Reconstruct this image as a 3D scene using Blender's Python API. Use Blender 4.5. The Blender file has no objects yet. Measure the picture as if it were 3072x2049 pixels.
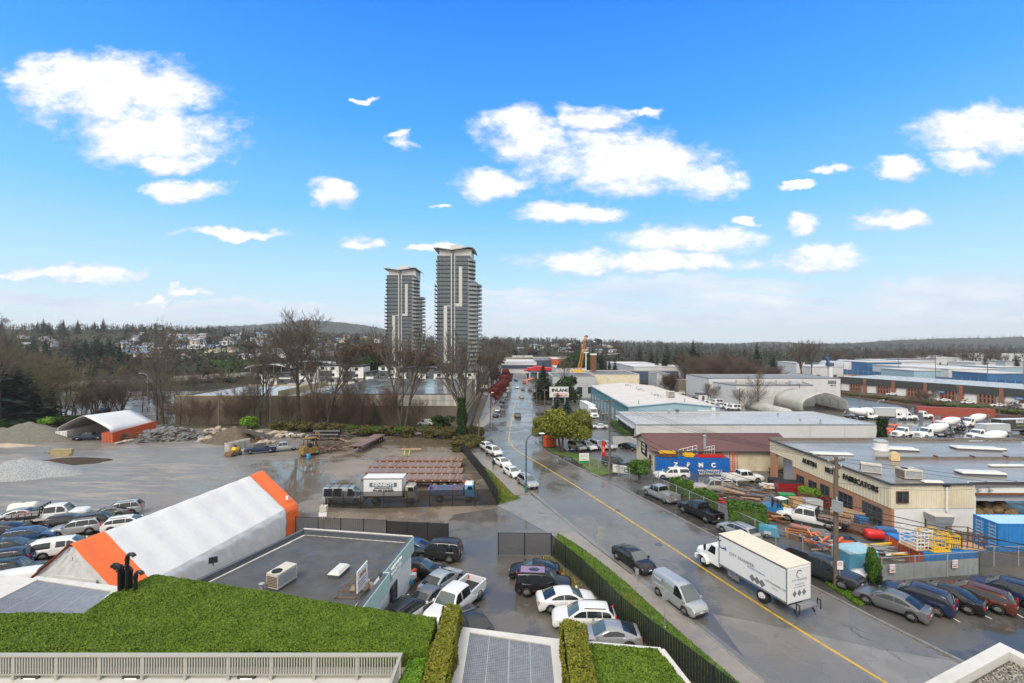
import bpy,bmesh,math,random
import numpy as np
from mathutils import Vector,Matrix
random.seed(7);rng=np.random.default_rng(7)
R=math.radians
ru,rr_,rch,V3,cos,sin,pi=random.uniform,random.random,random.choice,Vector,math.cos,math.sin,math.pi
S=bpy.context.scene
COL=S.collection
#camera, sky, sun, exposure
FPX,CX,HZ,CAMH=1365.0,1536.0,1024.5,21.0
cam=bpy.data.cameras.new('camera');camo=bpy.data.objects.new('camera',cam);COL.objects.link(camo)
camo.location=(0,0,CAMH);camo.rotation_euler=(R(90),0,0)
cam.sensor_width=36;cam.lens=36*FPX/3072;cam.clip_start=.5;cam.clip_end=30000
S.camera=camo
S.view_settings.view_transform='Standard';S.view_settings.look='None'
S.view_settings.exposure=0.16;S.view_settings.gamma=1
S.cycles.use_denoising=True
S.cycles.max_bounces=6;S.cycles.diffuse_bounces=3;S.cycles.glossy_bounces=3;S.cycles.transparent_max_bounces=16
S.cycles.volume_bounces=1;S.cycles.sample_clamp_indirect=6;S.cycles.caustics_reflective=False;S.cycles.caustics_refractive=False
SUN_EL,SUN_AZ=46,205
sl=bpy.data.lights.new('sun','SUN');so=bpy.data.objects.new('sun',sl);COL.objects.link(so)
sl.energy=2.5;sl.angle=R(25);sl.color=(1,.91,.78)
sd=V3((sin(R(SUN_AZ))*cos(R(SUN_EL)),cos(R(SUN_AZ))*cos(R(SUN_EL)),sin(R(SUN_EL))))
so.rotation_euler=sd.to_track_quat('Z','Y').to_euler();so.location=(0,0,60)
W=bpy.data.worlds.new('World');S.world=W;W.use_nodes=True
def lin(c):
 """sRGB 0..255 triple to linear"""
 f=lambda v:v/12.92 if v<=.04045 else((v+.055)/1.055)**2.4
 return tuple(f(x/255)for x in c)
class NT:
 """tiny node builder"""
 def __init__(s,tree):s.t=tree
 def n(s,typ,ins=None,**kw):
  nd=s.t.nodes.new(typ)
  for k,v in kw.items():setattr(nd,k,v)
  for k,v in(ins or{}).items():
   if hasattr(v,'is_output'):s.t.links.new(v,nd.inputs[k])
   else:nd.inputs[k].default_value=v
  return nd
 def m(s,op,a,b=0.0,c=0.0,clamp=False):
  return s.n('ShaderNodeMath',{0:a,1:b,2:c},operation=op,use_clamp=clamp).outputs[0]
 def v(s,op,a,b=(0,0,0)):
  nd=s.n('ShaderNodeVectorMath',{0:a,1:b},operation=op)
  return nd.outputs['Value' if op in('DOT_PRODUCT','LENGTH')else 'Vector']
 def mix(s,f,a,b):
  nd=s.n('ShaderNodeMix',data_type='RGBA')
  for k,v in((0,f),(6,a),(7,b)):
   if hasattr(v,'is_output'):s.t.links.new(v,nd.inputs[k])
   else:nd.inputs[k].default_value=v if k==0 else(tuple(v)+(1,)if len(v)==3 else v)
  return nd.outputs[2]
 def ramp(s,f,pts,interp='LINEAR'):
  nd=s.n('ShaderNodeValToRGB',{0:f});cr=nd.color_ramp;cr.interpolation=interp
  while len(cr.elements)<len(pts):cr.elements.new(.5)
  for e,(p,c)in zip(cr.elements,pts):
   e.position=p;e.color=tuple(c)+(1,)if len(c)==3 else c
  return nd.outputs[0]
 def rng(s,f,a,b,c=0.0,d=1.0,smooth=False):
  return s.n('ShaderNodeMapRange',{0:f,1:a,2:b,3:c,4:d},interpolation_type='SMOOTHSTEP' if smooth else 'LINEAR').outputs[0]
 def noise(s,vec,scale,detail=4,rough=.55,dist=0,out='Fac'):
  return s.n('ShaderNodeTexNoise',{'Vector':vec,'Scale':scale,'Detail':detail,'Roughness':rough,'Distortion':dist}).outputs[out]
def build_world():
 t=W.node_tree;t.nodes.clear();q=NT(t)
 d=q.n('ShaderNodeTexCoord').outputs['Generated']
 sx=q.n('ShaderNodeSeparateXYZ',{0:d});X,Y,Z=sx.outputs
 sky=q.n('ShaderNodeTexSky',sky_type='NISHITA',sun_disc=False,sun_elevation=R(SUN_EL),sun_rotation=R(SUN_AZ),air_density=1.2,dust_density=1).outputs[0]
 base=q.ramp(q.m('MAXIMUM',Z,0),[(0,lin((226,238,245))),(.05,lin((214,236,248))),(.13,lin((182,228,252))),(.26,lin((122,201,255))),(.42,lin((70,168,252))),(.60,lin((36,136,246))),(1,lin((24,108,220)))])
 nis=q.v('SCALE',sky);nis.node.inputs['Scale'].default_value=.1
 base=q.mix(.06,base,nis)
 Yp=q.m('MAXIMUM',Y,.08)
 gx,gz=q.m('DIVIDE',X,Yp),q.m('DIVIDE',Z,Yp)
 p=q.n('ShaderNodeCombineXYZ',{0:gx,1:gz,2:0.0}).outputs[0]
 ps=q.v('MULTIPLY',p,(1,1.7,1))
 w1=q.v('SUBTRACT',q.noise(ps,3.2,3,.55,out='Color'),(.5,.5,.5))
 w2=q.v('SUBTRACT',q.noise(ps,15,6,.6,out='Color'),(.5,.5,.5))
 pw=q.v('ADD',p,q.v('ADD',q.v('MULTIPLY',w1,(.17,.07,0)),q.v('MULTIPLY',w2,(.10,.055,0))))
 T=lambda u,v:((u-CX)/FPX,(HZ-v)/FPX)
 cum=[(330,270,330,120),(450,400,260,105),(520,480,130,40),(170,250,190,70),(590,575,120,42),(990,580,75,55),(1212,430,42,36),(700,707,170,16),(1070,740,72,24),(200,815,260,26),(1560,400,150,100),(1780,350,110,45),(1850,480,330,110),(2080,530,160,70),(1480,560,130,45),(1720,635,180,34),(2960,400,230,95),(2690,510,90,42),(2900,490,100,50),(1930,790,400,42),(2070,725,260,50),(2440,775,150,52),(2440,670,72,32),(2680,665,100,38),(2240,660,45,15),(1290,752,80,20),(560,868,80,18),(455,893,60,14),(2500,500,85,14),(2395,540,60,9),(1205,395,30,14),(1940,330,70,16),(1100,300,30,10),(80,245,90,30),(1310,620,40,10)]
 strat=[(2050,862,440,30),(1650,910,420,24),(130,895,240,24),(2900,880,380,55),(2500,945,620,26),(2250,905,330,18),(1560,872,330,16),(600,920,500,20),(1000,960,700,22),(1850,945,700,20),(2950,930,300,28)]
 def field(lst,pv):
  out=None
  for u,v,ru,rv in lst:
   cx,cz=T(u,v)
   e=q.v('MULTIPLY',q.v('SUBTRACT',pv,(cx,cz,0)),(FPX/ru,FPX/rv,0))
   e=q.v('DOT_PRODUCT',e,e)
   out=e if out is None else q.m('MINIMUM',out,e)
  return q.m('SUBTRACT',1,out)
 nz=q.noise(ps,11,10,.66)
 front=q.rng(Y,.1,.3,smooth=True)
 E=q.m('ADD',field(cum,pw),q.m('MULTIPLY',q.m('SUBTRACT',nz,.50),3.2))
 a1=q.m('MULTIPLY',q.rng(E,-.32,.95,smooth=True),front)
 pst=q.v('MULTIPLY',p,(1,4,1))
 ns=q.noise(pst,4,6,.6)
 E2=q.m('ADD',field(strat,pw),q.m('MULTIPLY',q.m('SUBTRACT',ns,.5),2.2))
 a2=q.m('MULTIPLY',q.m('MULTIPLY',q.rng(E2,-.4,.75,smooth=True),.80),front)
 Zp=q.m('MAXIMUM',Z,.06)
 pl=q.n('ShaderNodeCombineXYZ',{0:q.m('DIVIDE',X,Zp),1:q.m('DIVIDE',Y,Zp),2:0.0}).outputs[0]
 nc=q.noise(pl,.9,6,.6)
 zone=q.m('MAXIMUM',q.rng(Z,.60,.72,smooth=True),q.rng(Y,.22,-.1,smooth=True))
 a3=q.m('MULTIPLY',q.rng(nc,.26,.44,smooth=True),zone)
 shade=q.noise(q.v('ADD',ps,(.0,.045,0)),7,5,.6)
 cumc=q.ramp(q.m('ADD',q.m('MULTIPLY',E,.42),q.m('MULTIPLY',shade,.75)),[(.22,lin((200,213,240))),(.5,lin((232,237,250))),(.72,(1.0,1.0,1.0))])
 stc=q.mix(q.rng(ns,.3,.7),lin((196,214,240)),lin((242,245,250)))
 c=q.mix(a2,base,stc)
 lift=q.m('SUBTRACT',field(cum,q.v('ADD',pw,(0,.022,0))),field(cum,pw))
 cumc=q.mix(q.m('MULTIPLY',q.rng(lift,.02,.75,smooth=True),.62),cumc,lin((196,207,234)))
 c=q.mix(a1,c,cumc)
 c=q.mix(a3,c,q.mix(q.rng(nc,.45,.75),(1.15,1.13,1.10),(.80,.81,.83)))
 c=q.mix(q.rng(Z,0,-.05),c,(.25,.25,.24))
 bg=q.n('ShaderNodeBackground',{0:c,1:1.0});o=q.n('ShaderNodeOutputWorld',{0:bg.outputs[0]})
build_world()
#terrain and pixel helpers
def sm(a,b,t):
 t=max(0.,min(1.,(t-a)/(b-a)));return t*t*(3-2*t)
def lerp(a,b,t):return a+(b-a)*t
def interp(x,xs,ys):
 if x<=xs[0]:return ys[0]
 for i in range(1,len(xs)):
  if x<=xs[i]:return lerp(ys[i-1],ys[i],(x-xs[i-1])/(xs[i]-xs[i-1]))
 return ys[-1]
YK=[-400,-100,-30,0,20,36]+[36+6*i for i in range(1,25)]
def base_z(y):
 """street grade: level near the viewer, falling 5.5 m by y = 180 (linear between knots)"""
 return interp(y,YK,[-5.5*sm(36,180,k)for k in YK])
def terr(x,y):
 z=base_z(y)
 if y>230:z+=52*interp(x/y,[-1.2,-.75,-.35,-.1,.1,.3,.5],[1,1,.65,.5,.42,.2,0])*sm(interp(x/y,[-.4,-.12],[230,440]),1000,y)
 return z
CROP={'c1':(0,900,.34028),'c2':(750,900,.34028),'c3':(1450,900,.34028),'c4':(2200,900,.37091),'c5':(0,1350,.44568),'c6':(750,1350,.44568),'c7':(1450,1350,.44568),'c8':(2200,1350,.44581),'d1':(1900,1300,.25521),'d2':(2400,1450,.28584),'d3':(2500,1160,.2433),'d4':(0,1460,.21683),'d5':(300,1230,.31901),'d6':(940,1330,.25521),'z4':(1800,960,.29775),'f':(0,0,3072/2351),'s':(0,0,1)}
def P(c,x,y):
 a=CROP[c];return a[0]+x*a[2],a[1]+y*a[2]
def at(c,x,y,h=0.0):
 """photo point -> where its sight line meets the ground (or a level h above it)"""
 u,v=P(c,x,y);dx=(u-CX)/FPX;dz=-(v-HZ)/FPX
 f=lambda t:CAMH+dz*t-terr(dx*t,t)-h
 t=4.;t0=t
 while f(t)>0 and t<6000:t0=t;t*=1.02
 a,b=t0,t
 for _ in range(30):
  m=(a+b)/2
  if f(m)>0:a=m
  else:b=m
 return V3((dx*b,b,terr(dx*b,b)))
def ad(c,x,y,d):
 """photo point -> world point at distance d"""
 u,v=P(c,x,y);return V3(((u-CX)/FPX*d,d,CAMH-(v-HZ)/FPX*d))
def az(c,x,y,z):
 """photo point -> world point at absolute height z"""
 u,v=P(c,x,y);d=(CAMH-z)*FPX/(v-HZ);return V3(((u-CX)/FPX*d,d,z))
#materials
MATS={}
def mat(name,col=(.5,.5,.5),rough=.6,metal=0.,var=.0,vs=3.,coat=0.,bump=0.,bs=20.,spec=.5,alpha=1.,emit=None,transl=0.,dirt=None,ds=.6,damt=.5,trans=0.,rvar=0.,stretch=None,obj=True,sss=False):
 """procedural principled material: base colour with noise variation, stains, roughness variation and fine relief"""
 if name in MATS:return MATS[name]
 m=bpy.data.materials.new(name);m.use_nodes=True;t=m.node_tree;q=NT(t)
 b=t.nodes['Principled BSDF'];I=b.inputs
 tc=q.n('ShaderNodeTexCoord').outputs['Object']
 if stretch:tc=q.v('MULTIPLY',tc,stretch)
 I['Base Color'].default_value=tuple(col)+(1,);I['Roughness'].default_value=rough;I['Metallic'].default_value=metal
 I['Specular IOR Level'].default_value=spec;I['Coat Weight'].default_value=coat;I['Coat Roughness'].default_value=.06
 if alpha<1:I['Alpha'].default_value=alpha
 if trans:I['Transmission Weight'].default_value=trans
 c=None
 if var:
  n=q.noise(tc,vs,5,.6)
  c=q.mix(q.rng(n,.3,.7),tuple(max(0,x*(1-var))for x in col),tuple(min(1,x*(1+var))for x in col))
 if dirt:
  n2=q.noise(tc,ds,7,.65,.3)
  c=q.mix(q.m('MULTIPLY',q.rng(n2,.48,.7,smooth=True),damt),c if c is not None else col,dirt)
 if c is not None:t.links.new(c,I['Base Color'])
 if rvar:
  t.links.new(q.rng(q.noise(tc,vs*.7+.2,4,.6),.35,.65,max(.03,rough-rvar),min(1,rough+rvar)),I['Roughness'])
 if bump:
  bn=q.n('ShaderNodeBump',{'Strength':bump,'Distance':.05,'Height':q.noise(tc,bs,4,.6)})
  t.links.new(bn.outputs[0],I['Normal'])
 if emit:I['Emission Color'].default_value=tuple(emit[:3])+(1,);I['Emission Strength'].default_value=emit[3]
 if transl:
  o=t.nodes['Material Output'];tr=q.n('ShaderNodeBsdfTranslucent',{0:tuple(col)+(1,)});mx=q.n('ShaderNodeMixShader',{0:transl,1:b.outputs[0],2:tr.outputs[0]});t.links.new(mx.outputs[0],o.inputs[0])
 MATS[name]=m;return m
def wet(name,dry,dark,rdry=.45,rwet=.06,scale=.12,cover=.5,silt=None,fine=3.0,bump=.15,aniso=(1,1,1),tracks=0,grit=.3,west=None,cracks=False):
 """wet ground: damp film of varying gloss with puddles, seen in world coordinates"""
 if name in MATS:return MATS[name]
 m=bpy.data.materials.new(name);m.use_nodes=True;t=m.node_tree;q=NT(t)
 b=t.nodes['Principled BSDF'];I=b.inputs
 tc=q.v('MULTIPLY',q.n('ShaderNodeNewGeometry').outputs['Position'],aniso)
 big=q.noise(tc,scale,6,.6,.6);mid=q.noise(tc,scale*6,5,.6,.3);fi=q.noise(tc,fine*4,3,.7)
 pud=q.rng(q.m('ADD',big,q.m('MULTIPLY',q.m('SUBTRACT',mid,.5),.35)),cover-.05,cover+.07,smooth=True)
 c=q.mix(q.rng(mid,.3,.7),tuple(x*.82 for x in dry),tuple(x*1.18 for x in dry))
 if silt:c=q.mix(q.rng(q.noise(tc,scale*1.7,5,.6,1.0),.45,.62,smooth=True),c,silt)
 c=q.mix(q.m('MULTIPLY',q.rng(fi,.35,.75),grit),c,tuple(x*.45 for x in dry))
 if cracks:
  cw=q.v('ADD',tc,q.v('MULTIPLY',q.noise(tc,.6,4,.6,out='Color'),(2,2,0)))
  for sc,th,am in((.09,.006,.75),(.30,.010,.4)):
   vo=q.n('ShaderNodeTexVoronoi',{'Vector':cw,'Scale':sc},feature='DISTANCE_TO_EDGE').outputs['Distance']
   c=q.mix(q.m('MULTIPLY',q.m('MULTIPLY',q.rng(vo,th,th*.3),q.rng(mid,.4,.6)),am),c,tuple(x*.3 for x in dry))
  sq=q.n('ShaderNodeTexVoronoi',{'Vector':q.v('MULTIPLY',tc,(.12,.05,.1)),'Scale':1.0,'Randomness':.9},distance='CHEBYCHEV').outputs['Color']
  c=q.mix(q.m('MULTIPLY',q.rng(q.v('DOT_PRODUCT',sq,(1,0,0)),.80,.82),.30),c,tuple(x*.55 for x in dry))
 if tracks:
  w=q.noise(q.v('MULTIPLY',tc,(.5,2.5,1)),.5,6,.7,1.5)
  c=q.mix(q.m('MULTIPLY',q.rng(w,.5,.62,smooth=True),tracks),c,tuple(x*.5 for x in dry))
 if west:
  sx=q.n('ShaderNodeSeparateXYZ',{0:tc}).outputs[0];wf=q.rng(q.m('ADD',sx,q.m('MULTIPLY',big,30)),-42,-26,1,0,smooth=True)
  str_=q.noise(q.v('MULTIPLY',tc,(.35,1.6,1)),.22,7,.7,1.2)
  gr=q.mix(q.rng(str_,.48,.60,smooth=True),q.mix(q.rng(fi,.3,.7),tuple(x*.6 for x in west[0]),tuple(x*1.25 for x in west[0])),west[1])
  gr=q.mix(q.m('MULTIPLY',q.rng(w if tracks else mid,.5,.6,smooth=True),.45),gr,tuple(x*.45 for x in west[0]))
  c=q.mix(wf,c,gr);pud=q.m('MULTIPLY',pud,q.m('SUBTRACT',1,q.m('MULTIPLY',wf,.8)))
 c=q.mix(pud,c,dark)
 t.links.new(c,I['Base Color']);I['Specular IOR Level'].default_value=.45
 t.links.new(q.mix(pud,(rdry,)*3,(rwet,)*3),I['Roughness'])
 h=q.m('MULTIPLY',q.m('ADD',fi,q.m('MULTIPLY',mid,.6)),q.m('SUBTRACT',1,q.m('MULTIPLY',pud,.93)))
 bn=q.n('ShaderNodeBump',{'Strength':bump,'Distance':.04,'Height':h});t.links.new(bn.outputs[0],I['Normal'])
 MATS[name]=m;return m
def leaf_mat(name,c1,c2,rough=.6,sc=1.5,rnd=.5):
 """foliage: colour differs leaf cluster by leaf cluster"""
 if name in MATS:return MATS[name]
 m=bpy.data.materials.new(name);m.use_nodes=True;t=m.node_tree;q=NT(t);b=t.nodes['Principled BSDF']
 g=q.n('ShaderNodeNewGeometry');tc=q.n('ShaderNodeTexCoord').outputs['Object']
 n=q.noise(tc,sc,4,.6)
 f=q.m('ADD',q.m('MULTIPLY',q.rng(n,.3,.7),1-rnd),q.m('MULTIPLY',g.outputs['Random Per Island'],rnd))
 t.links.new(q.mix(f,c1,c2),b.inputs['Base Color']);b.inputs['Roughness'].default_value=rough;b.inputs['Specular IOR Level'].default_value=.08
 MATS[name]=m;return m
#mesh building
class MB:
 def __init__(s):s.v=[];s.f=[];s.mi=[];s.cur=0
 def add(s,vs,fs):
  o=len(s.v);s.v+=[tuple(p)for p in vs]
  for f in fs:s.f.append([i+o for i in f]);s.mi.append(s.cur)
  return s
 def quad(s,a,b,c,d):return s.add([a,b,c,d],[(0,1,2,3)])
 def poly(s,pts):return s.add(pts,[tuple(range(len(pts)))])
 def tbox(s,x0,x1,y0,y1,z0,z1,a=0,b=0,c=0,d=None):
  """box whose top is inset by a (low x), b (high x), c (low y), d (high y)"""
  d=c if d is None else d
  return s.add([(x0,y0,z0),(x1,y0,z0),(x1,y1,z0),(x0,y1,z0),(x0+a,y0+c,z1),(x1-b,y0+c,z1),(x1-b,y1-d,z1),(x0+a,y1-d,z1)],[(3,2,1,0),(4,5,6,7),(0,1,5,4),(1,2,6,5),(2,3,7,6),(3,0,4,7)])
 def box(s,cx,cy,z0,sx,sy,sz,rot=0):
  h=s.tbox(-sx/2,sx/2,-sy/2,sy/2,z0,z0+sz)
  c,n=cos(rot),sin(rot)
  for i in range(len(s.v)-8,len(s.v)):
   x,y,z=s.v[i];s.v[i]=(cx+x*c-y*n,cy+x*n+y*c,z)
  return s
 def prism(s,pts,z0,z1):
  n=len(pts);A=[(p[0],p[1],(z0(p)if callable(z0)else z0))for p in pts];B=[(p[0],p[1],(z1(p)if callable(z1)else z1))for p in pts]
  return s.add(A+B,[tuple(range(n-1,-1,-1)),tuple(range(n,2*n))]+[(i,(i+1)%n,n+(i+1)%n,n+i)for i in range(n)])
 def beam(s,p,q,w,h=None,up=(0,0,1)):
  h=w if h is None else h;p,q=Vector(p),Vector(q);d=(q-p)
  if d.length<1e-6:return s
  d.normalize();u=Vector(up)
  if abs(d.dot(u))>.97:u=V3((1,0,0))
  r=d.cross(u).normalized()*(w/2);t=r.cross(d).normalized()*(h/2)
  return s.add([p-r-t,p+r-t,p+r+t,p-r+t,q-r-t,q+r-t,q+r+t,q-r+t],[(3,2,1,0),(4,5,6,7),(0,1,5,4),(1,2,6,5),(2,3,7,6),(3,0,4,7)])
 def tube(s,pts,rad,n=6,cap=True):
  pts=[Vector(p)for p in pts];L=len(pts);rad=rad if isinstance(rad,(list,tuple))else[rad]*L
  vs=[];ref=None
  for i,p in enumerate(pts):
   d=(pts[min(i+1,L-1)]-pts[max(i-1,0)])
   d=d.normalized()if d.length>1e-9 else V3((0,0,1))
   if ref is None:ref=V3((1,0,0))if abs(d.z)>.8 else V3((0,0,1))
   u=d.cross(ref)
   if u.length<1e-4:u=d.cross(V3((0,1,.1)))
   u.normalize();w=d.cross(u);ref=u.cross(d)*-1 if False else ref
   for k in range(n):
    a=2*pi*k/n;vs.append(p+(u*cos(a)+w*sin(a))*rad[i])
  fs=[(i*n+k,i*n+(k+1)%n,(i+1)*n+(k+1)%n,(i+1)*n+k)for i in range(L-1)for k in range(n)]
  if cap:fs+=[tuple(range(n-1,-1,-1)),tuple(range((L-1)*n,L*n))]
  return s.add(vs,fs)
 def cyl(s,p,q,r,n=12,r2=None):return s.tube([p,q],[r,r if r2 is None else r2],n)
 def loft(s,secs,cap=True,closed=True):
  n=len(secs[0]);vs=[p for q in secs for p in q];fs=[]
  for i in range(len(secs)-1):
   for k in range(n if closed else n-1):fs.append((i*n+k,i*n+(k+1)%n,(i+1)*n+(k+1)%n,(i+1)*n+k))
  if cap:fs+=[tuple(range(n-1,-1,-1)),tuple(range((len(secs)-1)*n,len(secs)*n))]
  return s.add(vs,fs)
 def lathe(s,prof,o,ax=(0,0,1),n=16,cap=True):
  """profile of (distance along axis, radius)"""
  o=Vector(o);ax=Vector(ax).normalized()
  return s.tube([o+ax*a for a,_ in prof],[max(r,1e-3)for _,r in prof],n,cap)
 def mesh(s,name,mats,smooth=None):
  me=bpy.data.meshes.new(name);me.from_pydata(s.v,[],s.f);me.validate()
  for m in(mats if isinstance(mats,(list,tuple))else[mats]):me.materials.append(m)
  if len(s.mi)==len(me.polygons)and max(s.mi,default=0):me.polygons.foreach_set('material_index',s.mi)
  bm=bmesh.new();bm.from_mesh(me);bmesh.ops.recalc_face_normals(bm,faces=bm.faces);bm.to_mesh(me);bm.free()
  if smooth:
   me.polygons.foreach_set('use_smooth',[True]*len(me.polygons));me.set_sharp_from_angle(angle=R(smooth))
  return me
 def put(s,name,mats,parent=None,smooth=None):
  return link(name,s.mesh(name,mats,smooth),parent)
KIDS={}
def kid(o,parent):
 if parent is not None:o.parent=parent;KIDS.setdefault(parent.session_uid,[]).append(o)
 return o
def TB(*a):return MB().tbox(*a)
def link(name,me,parent=None):
 o=bpy.data.objects.new(name,me);COL.objects.link(o);return kid(o,parent)
def np_mesh(name,V,F,m,parent=None):
 """fast mesh from arrays; every face has F.shape[1] corners"""
 me=bpy.data.meshes.new(name);V=np.asarray(V,np.float32);F=np.asarray(F,np.int32);k=F.shape[1]
 me.vertices.add(len(V));me.vertices.foreach_set('co',V.ravel());me.loops.add(F.size);me.loops.foreach_set('vertex_index',F.ravel())
 me.polygons.add(len(F));me.polygons.foreach_set('loop_start',np.arange(0,F.size,k,dtype=np.int32));me.polygons.foreach_set('loop_total',np.full(len(F),k,np.int32))
 me.update(calc_edges=True);me.materials.append(m)
 return me
def tag(o,label=None,cat=None,group=None,kind=None):
 for k,v in(('label',label),('category',cat),('group',group),('kind',kind)):
  if v:o[k]=v
 return o
def empty(name,loc=(0,0,0),rz=0.,label=None,cat=None,group=None):
 o=bpy.data.objects.new(name,None);COL.objects.link(o);o.location=loc;o.rotation_euler.z=rz;o.empty_display_size=.3
 return tag(o,label,cat,group)
def copy_tree(o,parent=None):
 c=o.copy();COL.objects.link(c);kid(c,parent)
 for ch in KIDS.get(o.session_uid,[]):copy_tree(ch,c)
 return c
def drop_tree(o):
 for ch in KIDS.get(o.session_uid,[]):drop_tree(ch)
 bpy.data.objects.remove(o)
def repaint(o,m,slot=0):
 o.material_slots[slot].link='OBJECT';o.material_slots[slot].material=m
def text(name,s,size,m,parent,loc,rot,depth=.02,align='CENTER',bold=0.0,sx=1.0):
 cu=bpy.data.curves.new(name,'FONT');cu.body=s;cu.size=size;cu.extrude=depth;cu.align_x=align;cu.align_y='CENTER';cu.offset=bold;cu.resolution_u=2
 tmp=bpy.data.objects.new('tmp',cu);COL.objects.link(tmp);dg=bpy.context.evaluated_depsgraph_get()
 me=bpy.data.meshes.new_from_object(tmp.evaluated_get(dg));bpy.data.objects.remove(tmp);bpy.data.curves.remove(cu)
 me.materials.clear();me.materials.append(m)
 o=link(name,me,parent);o.location=loc;o.rotation_euler=rot;o.scale.x=sx
 return o
#palette
class Palette:
 def __getitem__(s,k):return s.__dict__[k]
 def __setitem__(s,k,v):s.__dict__[k]=v
M=Palette()
M.asphalt=wet('asphalt',(.165,.157,.142),(.10,.095,.088),.34,.12,.10,.50,None,4,.10,(1,1,1),0,.3,cracks=True)
M.asphalt_light=wet('asphalt_light',(.215,.205,.19),(.15,.143,.133),.42,.25,.10,.56,None,4,.1,(1,1,1),0,.2,cracks=True)
M.lot=wet('lot',(.145,.132,.112),(.09,.081,.069),.36,.07,.07,.48,(.165,.148,.122),3,.1,cracks=True)
M.yard=wet('yard',(.235,.196,.150),(.135,.108,.080),.42,.05,.05,.48,(.30,.245,.18),2,.25,(1,1,1),.4,west=((.20,.19,.17),(.30,.25,.19)))
M.industrial=wet('industrial',(.108,.103,.094),(.06,.057,.053),.36,.09,.07,.50,(.125,.118,.106),3,.12,cracks=True)
M.walk=wet('walk',(.275,.245,.215),(.20,.178,.158),.5,.28,.15,.56,None,3,.08)
M.earth=wet('earth',(.085,.07,.05),(.05,.04,.03),.8,.4,.08,.6,(.07,.075,.03),2,.5)
M.hill_earth=mat('hill_earth',(.042,.042,.028),.95,var=.4,vs=.01,spec=.02)
M.kerb=mat('kerb_concrete',(.20,.195,.185),.6,var=.2,vs=2,dirt=(.12,.11,.1))
M.yellow=mat('road_paint_yellow',(.58,.35,.03),.5,var=.15,vs=2,dirt=(.2,.15,.06),ds=1.5,damt=.5)
M.white_line=mat('road_paint_white',(.7,.7,.68),.5,var=.1,dirt=(.3,.3,.3))
M.concrete=mat('concrete',(.42,.40,.36),.7,var=.12,vs=1.5,dirt=(.2,.19,.15),ds=.7,bump=.1)
M.white_conc=mat('white_concrete',(.58,.56,.52),.6,var=.06,vs=1,dirt=(.42,.40,.34),ds=.9,damt=.5)
M.rail=mat('rail_paint',(.36,.35,.315),.5,var=.05,dirt=(.32,.3,.26),ds=2)
M.grating=mat('galvanised_grating',(.27,.28,.30),.45,metal=.3,var=.15,vs=4)
M.dark=mat('dark',(.012,.012,.013),.7)
M.black_pipe=mat('black_pipe',(.012,.012,.014),.35,var=.2)
M.rubber=mat('rubber',(.018,.018,.019),.75)
M.glass=mat('car_glass',(.012,.016,.018),.04,spec=.8)
M.glass_pale=mat('windscreen_glass',(.07,.095,.095),.04,spec=1.0)
M.win=mat('window_glass',(.03,.038,.042),.06,spec=.8,var=.5,vs=.6)
M.chrome=mat('bright_metal',(.55,.56,.57),.25,metal=.9)
M.rim=mat('alloy_rim',(.42,.43,.44),.3,metal=.7)
M.lamp_red=mat('tail_lamp_red',(.42,.012,.015),.15,coat=.5)
M.lamp_white=mat('head_lamp',(.70,.71,.72),.1,coat=.6)
M.plate=mat('number_plate',(.65,.68,.72),.4)
M.steel=mat('steel',(.30,.31,.32),.4,metal=.6,var=.15,dirt=(.16,.1,.06),ds=3)
M.galv=mat('galvanised',(.38,.40,.41),.45,metal=.4,var=.15,vs=3)
M.rust=mat('rusty_steel',(.15,.065,.032),.75,var=.4,vs=3,dirt=(.08,.04,.025),ds=2)
M.timber=mat('weathered_timber',(.17,.12,.085),.7,var=.35,vs=5,stretch=(1,6,1))
M.pole_wood=mat('pole_wood',(.13,.095,.07),.8,var=.35,vs=6,stretch=(6,6,.6))
M.deck=mat('trailer_deck_wood',(.23,.155,.12),.35,var=.35,vs=3,rvar=.2)
M.plywood=mat('plywood',(.48,.30,.16),.6,var=.2)
M.brick=mat('brick_wall',(.42,.20,.105),.8,var=.18,vs=9,dirt=(.33,.25,.2),ds=.8)
M.cream=mat('cream_siding',(.66,.60,.45),.55,var=.05,vs=1,dirt=(.5,.4,.24),ds=.5,damt=.35)
M.cream_wall=mat('cream_wall',(.66,.59,.43),.6,var=.05,vs=1,dirt=(.35,.28,.17),ds=.5,damt=.5)
M.white_wall=mat('white_wall',(.72,.72,.71),.6,var=.04,dirt=(.5,.5,.48),ds=.4,damt=.4)
M.pale_wall=mat('pale_wall',(.56,.57,.58),.6,var=.05,dirt=(.42,.42,.41),ds=.25,damt=.5)
M.grey_wall=mat('grey_wall',(.42,.44,.46),.6,var=.06,dirt=(.3,.31,.31),ds=.3)
M.dark_wall=mat('dark_wall',(.075,.085,.10),.55,var=.15)
M.navy_wall=mat('navy_wall',(.05,.075,.13),.5,var=.1)
M.charcoal_fascia=mat('charcoal_fascia',(.045,.047,.048),.8,var=.25,vs=2)
M.redbrick=mat('red_brick_pier',(.26,.10,.06),.8,var=.2,vs=4)
M.block=mat('concrete_block',(.155,.13,.095),.85,var=.15,vs=2,dirt=(.10,.085,.06),ds=.25,damt=.7)
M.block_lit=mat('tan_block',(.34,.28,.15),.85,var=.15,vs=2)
M.teal=mat('teal_siding',(.10,.24,.30),.5,var=.06)
M.paleblue=mat('pale_blue_siding',(.30,.44,.52),.5,var=.05,dirt=(.25,.33,.38),ds=.4)
M.roof_white=mat('white_membrane_roof',(.56,.53,.50),.4,var=.05,vs=.2,dirt=(.5,.46,.42),ds=.12,damt=.6,rvar=.12)
M.roof_wet=mat('wet_grey_roof',(.37,.365,.36),.26,var=.10,vs=.15,dirt=(.34,.335,.33),ds=.08,damt=.7,rvar=.12,spec=.45)
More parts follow.
